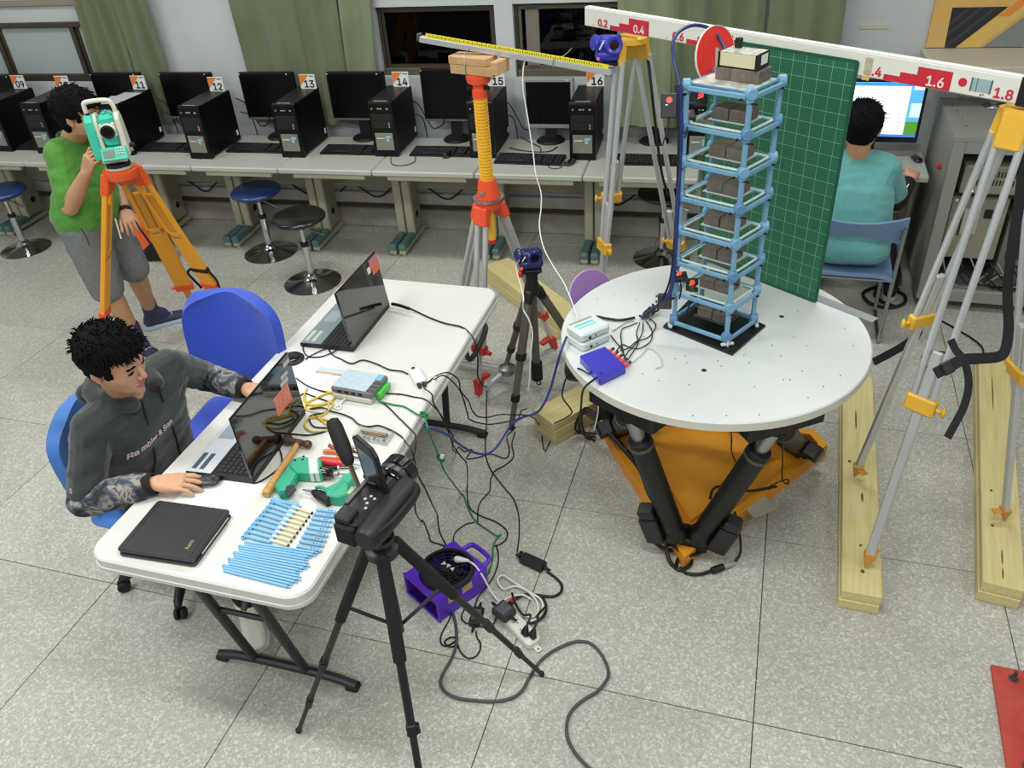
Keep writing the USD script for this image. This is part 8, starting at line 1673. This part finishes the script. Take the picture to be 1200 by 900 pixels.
    shoe(t, (-1.815, 1.775), (-1.655, 1.60), SHW, mat("sole_white", (226, 226, 222), 0.5)); shoe(t, (-1.90, 2.12), (-1.66, 2.14), SHW, LOOKS["sole_white"])
seated_hoodie()

# ---- the standing man in green
def standing_green():
    hc = np.array((-3.402, 3.411, 1.428)); R = hmat(18, -6, 0)
    neck = np.array((-3.524, 3.43, 1.302)); shR, shL = np.array((-3.513, 3.306, 1.269)), np.array((-3.573, 3.601, 1.172))
    elR, wrR = np.array((-3.463, 3.195, 1.024)), np.array((-3.292, 3.211, 1.21)); elL, wrL = np.array((-3.473, 3.567, 0.973)), np.array((-3.378, 3.463, 0.891))
    hipR, hipL = np.array((-3.552, 3.313, 0.875)), np.array((-3.589, 3.496, 0.791)); knR, knL = np.array((-3.567, 3.324, 0.512)), np.array((-3.568, 3.565, 0.489))
    anR, anL = np.array((-3.544, 3.375, 0.13)), np.array((-3.652, 3.669, 0.13))
    t = Thing("person", "man in a green T-shirt and grey shorts, standing and looking through the surveying instrument", "person", (*((anR+anL)/2)[:2], 0.0))
    handR = hand_bones(wrR, np.array((-3.231, 3.222, 1.301))-wrR, np.array((-3.263, 3.141, 1.294))-wrR, -1, (55, 60, 40), 3, (30, 10), 1.0)
    handL = hand_bones(wrL, np.array((-3.274, 3.379, 0.834))-wrL, np.array([0.6, -0.5, 0.2]), 1, (20, 25, 20), 6, (35, 15), 1.0)
    mid = (hipR+hipL)/2; chest = neck*0.45+mid*0.55+np.array([0.02, 0, 0.03])
    body = [limb(T3(*hipR), 0.10, T3(*hipL), 0.10, T3(*chest), 0.12), limb(T3(*chest), 0.12, T3(*shR), 0.05, T3(*shL), 0.05), limb(T3(*neck), 0.06, T3(*(hc+R@np.array([-0.02, 0, -0.055]))), 0.056),
            limb(T3(*shR), 0.052, T3(*elR), 0.043), limb(T3(*elR), 0.045, T3(*(elR*0.6+wrR*0.4)), 0.044, T3(*wrR), 0.028), limb(T3(*shL), 0.05, T3(*elL), 0.04), limb(T3(*elL), 0.04, T3(*wrL), 0.027),
            limb(T3(*hipR), 0.09, T3(*knR), 0.06), limb(T3(*knR), 0.058, T3(*(knR*0.65+anR*0.35)), 0.058, T3(*anR), 0.038), limb(T3(*hipL), 0.09, T3(*knL), 0.06), limb(T3(*knL), 0.058, T3(*(knL*0.65+anL*0.35)), 0.058, T3(*anL), 0.038)]
    t.part("body", organic(body+head_bones(hc, R, 1.04)+handR+handL, 0.008, 5), SKIN2, smooth=70)
    face_parts(t, hc, R, 1.04)
    q = lambda x, y, z: hc+R@(np.array([x, y, z])*1.04)
    gl = t.part("glasses", [tube(spline([q(0.078, s*0.032+0.02*math.cos(a), 0.006+0.017*math.sin(a)) for a in np.linspace(0, 6.28, 9)[:-1]], 3, True), 0.0016, 5, True) for s in (-1, 1)]+[wire([q(0.072, s*0.054, 0.012), q(0.03, s*0.078, 0.014), q(-0.02, s*0.084, 0.012)], 0.0018, 5, 4) for s in (-1, 1)], mat("glasses_frame", (190, 188, 184), 0.3, 0.6))
    hm_, v, n = hair_mesh(hc, R, 1.07, 8, 0.008); h = t.part("hair", hm_, HAIR, smooth=60)
    h.part("hair_tufts", tufts(hc, R, v, n, 260, 0.025, 0.003, 9, 0.03, (0.3, 0, 0.0)), HAIR, kind="stuff")
    GREEN = mat("shirt_green", (82, 146, 54), 0.85, c2=(74, 136, 48), scale=40, sheen=0.2)
    sl = lambda a, b, f: a+(b-a)*f
    out = unit(np.cross(shL-shR, (0, 0, 1.0)))
    bones = [limb(T3(*(hipR+np.array([0, 0, 0.05]))), 0.145, T3(*(hipL+np.array([0, 0, 0.05]))), 0.145, T3(*chest), 0.15), limb(T3(*chest), 0.15, T3(*shR), 0.075, T3(*shL), 0.075, T3(*(neck+np.array([0, 0, -0.05]))), 0.08), limb(T3(*(mid+out*0.05+np.array([0, 0, 0.12]))), 0.14, T3(*chest), 0.14),
             limb(T3(*shR), 0.077, T3(*sl(shR, elR, 0.82)), 0.066), limb(T3(*shL), 0.077, T3(*sl(shL, elL, 0.7)), 0.062)]
    m = organic(bones, 0.014, 6); v = np.array(m.vertices); v += np.array(m.vertex_normals)*(0.010*(meshkit.fbm(v*np.array([12, 12, 26]), 3, 3)-0.5)*2)[:, None]
    s_ = t.part("green_shirt", trimesh.Trimesh(v, m.faces, process=False), GREEN, smooth=70)
    s_.part("collar", tube(spline([neck+np.array([0.06*math.cos(a), 0.066*math.sin(a), 0.012-0.02*math.cos(a)]) for a in np.linspace(0, 6.28, 9)[:-1]], 4, True), 0.011, 7, True), mat("collar_dark", (56, 92, 48), 0.85))
    SHORT = mat("shorts_grey", (124, 128, 130), 0.9, c2=(112, 116, 118), scale=60)
    kr, kl = sl(hipR, knR, 1.10), sl(hipL, knL, 1.02)
    m = organic([limb(T3(*hipR), 0.135, T3(*hipL), 0.135, T3(*(mid+np.array([0, 0, 0.05]))), 0.135), limb(T3(*hipR), 0.13, T3(*kr), 0.098), limb(T3(*hipL), 0.13, T3(*kl), 0.095)], 0.016, 5)
    v = np.array(m.vertices); v += np.array(m.vertex_normals)*(0.006*(meshkit.fbm(v*16, 3, 6)-0.5)*2)[:, None]
    so = t.part("grey_shorts", trimesh.Trimesh(v, m.faces, process=False), SHORT, smooth=70)
    so.part("drawstring", [wire([(-3.247, 3.245, 0.954), (-3.234, 3.227, 0.925), (-3.225, 3.219, 0.891)], 0.004, 6, 4), wire([(-3.242, 3.241, 0.947), (-3.223, 3.215, 0.902), (-3.212, 3.201, 0.861)], 0.004, 6, 4)], WHITE)
    so.part("pocket_seam", wire([(-3.443, 3.193, 0.906), (-3.42, 3.183, 0.864), (-3.421, 3.184, 0.814)], 0.003, 5, 4), mat("seam_dark", (58, 60, 62), 0.9))
    t.part("belt", tube(spline([mid+np.array([0, 0, 0.075])+0.150*np.array([math.cos(a), math.sin(a), 0])*np.array([0.95, 1.15, 1]) for a in np.linspace(0, 6.28, 13)[:-1]], 3, True), 0.010, 6, True), BLACKM)
    t.part("wristband", tr(lathe([(0.030, -0.012), (0.034, -0.01), (0.034, 0.01), (0.030, 0.012), (0.030, -0.012)], 20, cap=False), sl(elL, wrL, 0.94), R=frame(wrL-elL)), BLACKM)
    NAVY = mat("shoe_navy", (52, 56, 88), 0.7, c2=(44, 48, 76), scale=90); SOL = mat("sole_pale", (178, 194, 208), 0.5)
    for an, heel, toe in ((anR, (-3.741, 3.491, 0), (-3.441, 3.379, 0)), (anL, (-3.788, 3.705, 0), (-3.608, 3.895, 0))):
        heel, toe = np.array(heel), np.array(toe); d = unit(toe-heel)
        heel = np.array([*(an-d*0.06)[:2], 0]); toe = heel+d*0.285
        shoe(t, heel, toe, NAVY, SOL)
        t.part("sock", organic([limb(T3(*(an+np.array([0, 0, 0.06]))), 0.046, T3(*(an+np.array([0, 0, -0.02]))), 0.048)], 0.014, 4), NAVY, smooth=70)
standing_green()

# ---- the man in the teal shirt, from behind
def seated_teal():
    hc = np.array((0.413, 4.45, 1.144)); R = hmat(86, -14, 0)
    hip = np.array([0.455, 4.45, 0.53]); neck = np.array([0.42, 4.46, 1.005]); chest = np.array([0.44, 4.46, 0.80]); shR, shL = np.array([0.565, 4.48, 0.945]), np.array([0.255, 4.46, 0.935])
    elR, elL = np.array([0.675, 4.64, 0.70]), np.array([0.14, 4.68, 0.74]); wrR, wrL = np.array((0.742, 4.774, 0.79)), np.array([0.30, 4.97, 0.785])
    t = Thing("person", "man in a teal T-shirt seen from behind, seated at the lit monitor", "person", (*hip[:2], 0.0))
    hR = hand_bones(wrR, np.array((0.802, 5.172, 0.765))-wrR, np.array([0.1, -0.3, 1.0]), -1, (12, 28, 20), 5, (40, 18)); hL = hand_bones(wrL, np.array([0.25, 0.9, -0.15]), np.array([0, -0.2, 1.0]), 1, (12, 25, 20), 5, (40, 18))
    knR, knL = np.array([0.62, 4.86, 0.50]), np.array([0.32, 4.86, 0.50]); anR, anL = np.array([0.77, 4.87, 0.12]), np.array([0.32, 4.92, 0.12])
    body = [limb(T3(*hip), 0.12, T3(*chest), 0.12), limb(T3(*chest), 0.11, T3(*shR), 0.05, T3(*shL), 0.05), limb(T3(*neck), 0.06, T3(*(hc+R@np.array([-0.02, 0, -0.05]))), 0.054), limb(T3(*shR), 0.05, T3(*elR), 0.042), limb(T3(*elR), 0.042, T3(*wrR), 0.027), limb(T3(*shL), 0.05, T3(*elL), 0.042), limb(T3(*elL), 0.042, T3(*wrL), 0.027),
            limb(T3(*(hip+np.array([0.09, 0.03, 0]))), 0.085, T3(*knR), 0.055), limb(T3(*knR), 0.052, T3(*anR), 0.036), limb(T3(*(hip+np.array([-0.09, 0.03, 0]))), 0.085, T3(*knL), 0.055), limb(T3(*knL), 0.052, T3(*anL), 0.036)]
    t.part("body", organic(body+head_bones(hc, R, 1.0)+hR+hL, 0.008, 5), SKIN, smooth=70)
    face_parts(t, hc, R)
    hm_, v, n = hair_mesh(hc, R, 1.04, 21, 0.005); h = t.part("hair", hm_, HAIR, smooth=60)
    h.part("hair_tufts", tufts(hc, R, v, n, 220, 0.02, 0.0028, 22, 0.06, (0, 0, -0.1)), HAIR, kind="stuff")
    TEALS = mat("shirt_teal", (104, 172, 172), 0.85, c2=(96, 162, 162), scale=30, sheen=0.2)
    sl = lambda a, b, f: a+(b-a)*f
    m = organic([limb(T3(0.37, 4.37, 0.52), (0.12, 0.10, 0.07), T3(0.55, 4.38, 0.52), (0.11, 0.10, 0.07), T3(0.38, 4.45, 0.82), 0.12, T3(0.51, 4.45, 0.82), 0.12), limb(T3(0.38, 4.45, 0.80), 0.12, T3(0.50, 4.45, 0.80), 0.12, T3(*shR), 0.072, T3(*shL), 0.072, T3(*(neck+np.array([0, 0, -0.03]))), 0.074), limb(T3(*shR), 0.074, T3(*sl(shR, elR, 0.72)), 0.068), limb(T3(*shL), 0.074, T3(*sl(shL, elL, 0.72)), 0.068)], 0.014, 6)
    v = np.array(m.vertices); v += np.array(m.vertex_normals)*(0.007*(meshkit.fbm(v*np.array([10, 10, 22]), 3, 13)-0.5)*2)[:, None]
    t.part("teal_shirt", trimesh.Trimesh(v, m.faces, process=False), TEALS, smooth=70)
    d = unit(wrR-elR); t.part("arm_sleeve", organic([limb(T3(*(elR+d*0.01)), 0.054, T3(*(wrR-d*0.05)), 0.042), limb(T3(*elR), 0.053, T3(*sl(elR, shR, 0.15)), 0.052)], 0.012, 4), BLACKM, smooth=70, label="black forearm sleeve with a white stripe")
    nn = unit(np.array([0.1, -0.8, 0.5])); p = lambda f: elR+(wrR-elR)*f+nn*0.053
    t.part("sleeve_stripe", [wire([p(0.1), p(0.35)-nn*0.001, p(0.62)-nn*0.003], 0.004, 6, 4)], WHITE)
    t.part("trousers", organic([limb(T3(*(hip+np.array([0.09, 0.02, -0.01]))), 0.095, T3(*knR), 0.07), limb(T3(*knR), 0.068, T3(*(anR+np.array([0, 0, 0.02]))), 0.055), limb(T3(*(hip+np.array([-0.09, 0.02, -0.01]))), 0.095, T3(*knL), 0.07), limb(T3(*knL), 0.068, T3(*(anL+np.array([0, 0, 0.02]))), 0.055), limb(T3(*(hip+np.array([-0.08, 0, 0.02]))), 0.10, T3(*(hip+np.array([0.08, 0, 0.02]))), 0.10)], 0.02, 5), LOOKS["trousers_black"], smooth=70)
    shoe(t, (0.77, 4.80), (0.80, 5.08), BLACKM, mat("sole_grey", (190, 190, 188), 0.5)); shoe(t, (0.32, 4.86), (0.30, 5.13), BLACKM, LOOKS["sole_grey"])
seated_teal()

# ---- surveying instrument on its yellow wooden tripod
WY = mat("leg_yellow", (240, 164, 36), 0.42); WYD = mat("leg_yellow_flat", (214, 146, 40), 0.45); ORG = mat("fit_orange", (238, 92, 36), 0.42)
ap = np.array((-3.086, 3.228, 1.24))
tp_ = Thing("wooden_tripod", "yellow wooden tripod with orange fittings carrying the green surveying instrument", "tripod", (*ap[:2], 0))
tp_.part("head_plate", tr(lathe([(0, -0.045), (0.075, -0.045), (0.085, -0.02), (0.085, 0.0), (0, 0.0)], 28), ap), ORG)
for k, (f, q) in enumerate(((np.array((-3.564, 3.049, 0)), 0.62), (np.array((-3.047, 3.716, 0)), 0.66), (np.array((-3.441, 3.836, 0)), 0.74))):
    o = unit((f-ap)*np.array([1, 1, 0])); s = np.cross((0, 0, 1), o); h = ap+o*0.075+np.array([0, 0, -0.04]); d = unit(f-h); L = np.linalg.norm(f-h); u_ = np.cross(s, d)
    lg = tp_.part("leg", [bar(h+s*g*0.040+d*0.06, h+s*g*0.036+d*L*0.36, 0.024, 0.026, up=u_, ch=0.004) for g in (-1, 1)]+[bar(h+d*L*0.33, h+d*L*q, 0.096, 0.026, up=u_, ch=0.004)], WY)
    lg.part("centre_board", bar(h+d*L*0.12, h+d*L*0.98, 0.040, 0.020, up=u_, ch=0.003), WYD)
    lg.part("hinge_block", bar(h-d*0.03, h+d*0.085, 0.108, 0.040, up=u_, ch=0.006), ORG)
    lg.part("boot_clamp", [bar(h+d*(L*q-0.02), h+d*(L*q+0.04), 0.106, 0.036, up=u_, ch=0.006)], ORG)
    lg.part("clamp_screw", cyl(h+d*(L*q+0.01)+s*0.05, h+d*(L*q+0.01)+s*0.075, 0.010, n=12), ORG)
    lg.part("metal_fitting", bar(h+d*(L*0.355)-s*0.022, h+d*(L*0.355)+s*0.022, 0.016, 0.029, up=u_, ch=0.003), mat("fitting_brass", (150, 140, 96), 0.4, 0.5))
    lg.part("point", cyl(h+d*L*0.97, f+np.array([0, 0, 0.001]), 0.014, 0.004, 10), STEEL)
    if k == 1:
        c_ = h+d*L*0.56
        lg.part("handle_strap", [bar(c_-s*0.055, c_+s*0.055, 0.03, 0.034, up=u_, ch=0.004)], BLACKM)
        tp_.part("carry_strap", [wire([c_+s*0.058, c_+s*0.10-np.array([0, 0, 0.04]), c_+s*0.09+d*0.17], 0.008, 6), wire([c_-s*0.058, c_-s*0.07+d*0.08, c_-s*0.05+d*0.15], 0.007, 6)], BLACKM)
IG = mat("instrument_green", (62, 196, 166), 0.4); IW = mat("instrument_cream", (216, 214, 198), 0.4)
# instrument axes: ix to the viewer's right, iy towards the lens
io = ap+np.array([0, 0, 0.001]); iyv = unit(np.array([0.50, -0.86, 0])); ix = np.array([-iyv[1], iyv[0], 0.0])
Ri = np.stack([ix, -iyv, (0, 0, 1)], 1)
ti = lambda m: tr(m, io, R=Ri, s=0.88)
it = Thing("total_station", "mint green and cream surveying instrument with a round black lens, on the yellow tripod", "surveying instrument", io)
it.part("base_plate", ti(tr(lathe([(0, 0), (0.07, 0), (0.075, 0.006), (0.075, 0.016), (0, 0.016)], 3*8), (0, 0, 0))), mat("tribrach_beige", (190, 184, 164), 0.45))
it.part("tribrach", ti(tr(lathe([(0, 0.016), (0.062, 0.016), (0.062, 0.034), (0, 0.034)], 24), (0, 0, 0))), BLACK)
for k in range(3): a = math.radians(90+120*k); it.part("levelling_screw", ti(cyl((0.055*math.cos(a), 0.055*math.sin(a), 0.012), (0.055*math.cos(a), 0.055*math.sin(a), 0.05), 0.015, n=14, ch=0.003)), BLACK)
it.part("upper_plate", ti(bx(0.135, 0.115, 0.03, (0, 0, 0.062), 0.01)), IW)
# side standards: the left one wide and green with a battery door, the right one slim
it.part("left_standard", ti(tr(ext(Polygon([(-0.06, 0), (0.06, 0), (0.062, 0.06), (0.045, 0.20), (0.02, 0.232), (-0.02, 0.232), (-0.045, 0.20), (-0.062, 0.06)]), 0.052, (0, 0, 0), b=0.008), (-0.098, 0, 0.075), R=np.array([[0, 0, 1.0], [1, 0, 0], [0, 1, 0]]))), IG)
it.part("left_inner_cheek", ti(tr(ext(Polygon([(-0.056, 0), (0.056, 0), (0.058, 0.06), (0.042, 0.20), (0.018, 0.236), (-0.018, 0.236), (-0.042, 0.20), (-0.058, 0.06)]), 0.02, (0, 0, 0), b=0.004), (-0.048, 0, 0.075), R=np.array([[0, 0, 1.0], [1, 0, 0], [0, 1, 0]]))), IW)
it.part("right_standard", ti(tr(ext(Polygon([(-0.056, 0), (0.056, 0), (0.058, 0.06), (0.042, 0.20), (0.018, 0.232), (-0.018, 0.232), (-0.042, 0.20), (-0.058, 0.06)]), 0.03, (0, 0, 0), b=0.006), (0.058, 0, 0.075), R=np.array([[0, 0, 1.0], [1, 0, 0], [0, 1, 0]]))), IW)
it.part("battery_latch", ti(bx(0.006, 0.03, 0.010, (-0.100, 0.012, 0.21), 0.002)), BLACKM); it.part("battery_latch", ti(bx(0.02, 0.03, 0.012, (-0.07, 0.0, 0.312), 0.003)), BLACKM)
tel = it.part("telescope_body", ti(blk(-0.026, 0.056, -0.055, 0.06, 0.13, 0.305, 0.018)), IG)
tel.part("cream_band", ti(blk(-0.027, 0.057, -0.057, 0.02, 0.185, 0.265, 0.008)), IW)
tel.part("lens_tube", ti(cyl((0.018, -0.05, 0.225), (0.018, -0.082, 0.225), 0.040, 0.037, 30)), IW)
tel.part("lens_rim", ti(tr(lathe([(0.028, 0), (0.036, 0), (0.037, 0.006), (0.028, 0.008), (0.026, 0.0)], 30, cap=False), (0.018, -0.079, 0.225), R=frame((0, -1, 0)))), BLACK)
tel.part("lens_glass", ti(cyl((0.018, -0.078, 0.225), (0.018, -0.083, 0.225), 0.029, n=28)), mat("lens_glass", (10, 11, 16), 0.08, coat=1.0))
tel.part("eyepiece", ti(cyl((0.018, 0.055, 0.225), (0.018, 0.085, 0.225), 0.018, 0.014, 18)), BLACK)
tel.part("sight", ti(bx(0.014, 0.06, 0.012, (0.015, 0, 0.311), 0.003)), IG)
kp = it.part("display_panel", ti(tr(bx(0.140, 0.018, 0.075, b=0.006), (0.012, -0.068, 0.102), (-28, 0, 0))), IG)
kp.part("display", ti(tr(bx(0.055, 0.002, 0.038, b=0.0006), (-0.014, -0.0785, 0.106), (-28, 0, 0))), mat("lcd_grey", (120, 124, 118), 0.3))
kp.part("keys", [ti(tr(bx(0.008, 0.003, 0.008, b=0.001), (0.028+0.013*i, -0.0765-0.0066*(1-j), 0.118-0.012*(1-j)-0.006*0), (-28, 0, 0))) for i in range(4) for j in range(3)], mat("key_pale", (206, 214, 206), 0.4), smooth=False, kind="stuff")
it.part("handle", [ti(wire([(-0.072, 0, 0.30), (-0.075, 0, 0.345), (-0.06, 0, 0.372), (0.04, 0, 0.372), (0.068, 0, 0.345), (0.072, 0, 0.30)], 0.0125, 8))], IW)
it.part("motion_knob", [ti(cyl((0.088, 0.0, 0.12), (0.115, 0.0, 0.12), 0.012, n=14, ch=0.003))], BLACK); it.part("side_screw", ti(cyl((0.088, -0.03, 0.10), (0.108, -0.03, 0.10), 0.007, n=12)), STEEL)
# orange bag behind
bg = np.array((-4.322, 4.47, 0.02))
ob = Thing("orange_bag", "orange and black instrument bag standing on the floor behind the yellow tripod", "bag", (*bg[:2], 0))
ob.part("bag_body", organic([((*(bg+np.array([-0.05, 0.05, 0.05]))[:2], 0.06), 0.06, (*(bg+np.array([0.12, 0.1, 0]))[:2], 0.06), 0.06, (*(bg+np.array([-0.08, 0.05, 0]))[:2], 0.30), 0.05, (*(bg+np.array([0.06, 0.1, 0]))[:2], 0.33), 0.04)], 0.02, 5), mat("bag_orange", (242, 98, 44), 0.6), smooth=60)
ob.part("black_base", organic([((*(bg+np.array([-0.05, 0.03, 0]))[:2], 0.045), 0.045, (*(bg+np.array([0.16, 0.08, 0]))[:2], 0.045), 0.045, (*(bg+np.array([0.10, 0.06, 0]))[:2], 0.14), 0.04)], 0.02, 5), BLACKM, smooth=60)
ob.part("bag_strap", wire([tuple(bg+np.array([0.0, 0.02, 0.30])), tuple(bg+np.array([0.06, 0.0, 0.2])), tuple(bg+np.array([0.15, 0.0, 0.03])), tuple(bg+np.array([0.26, 0.02, 0.012]))], 0.008, 6), BLACKM)
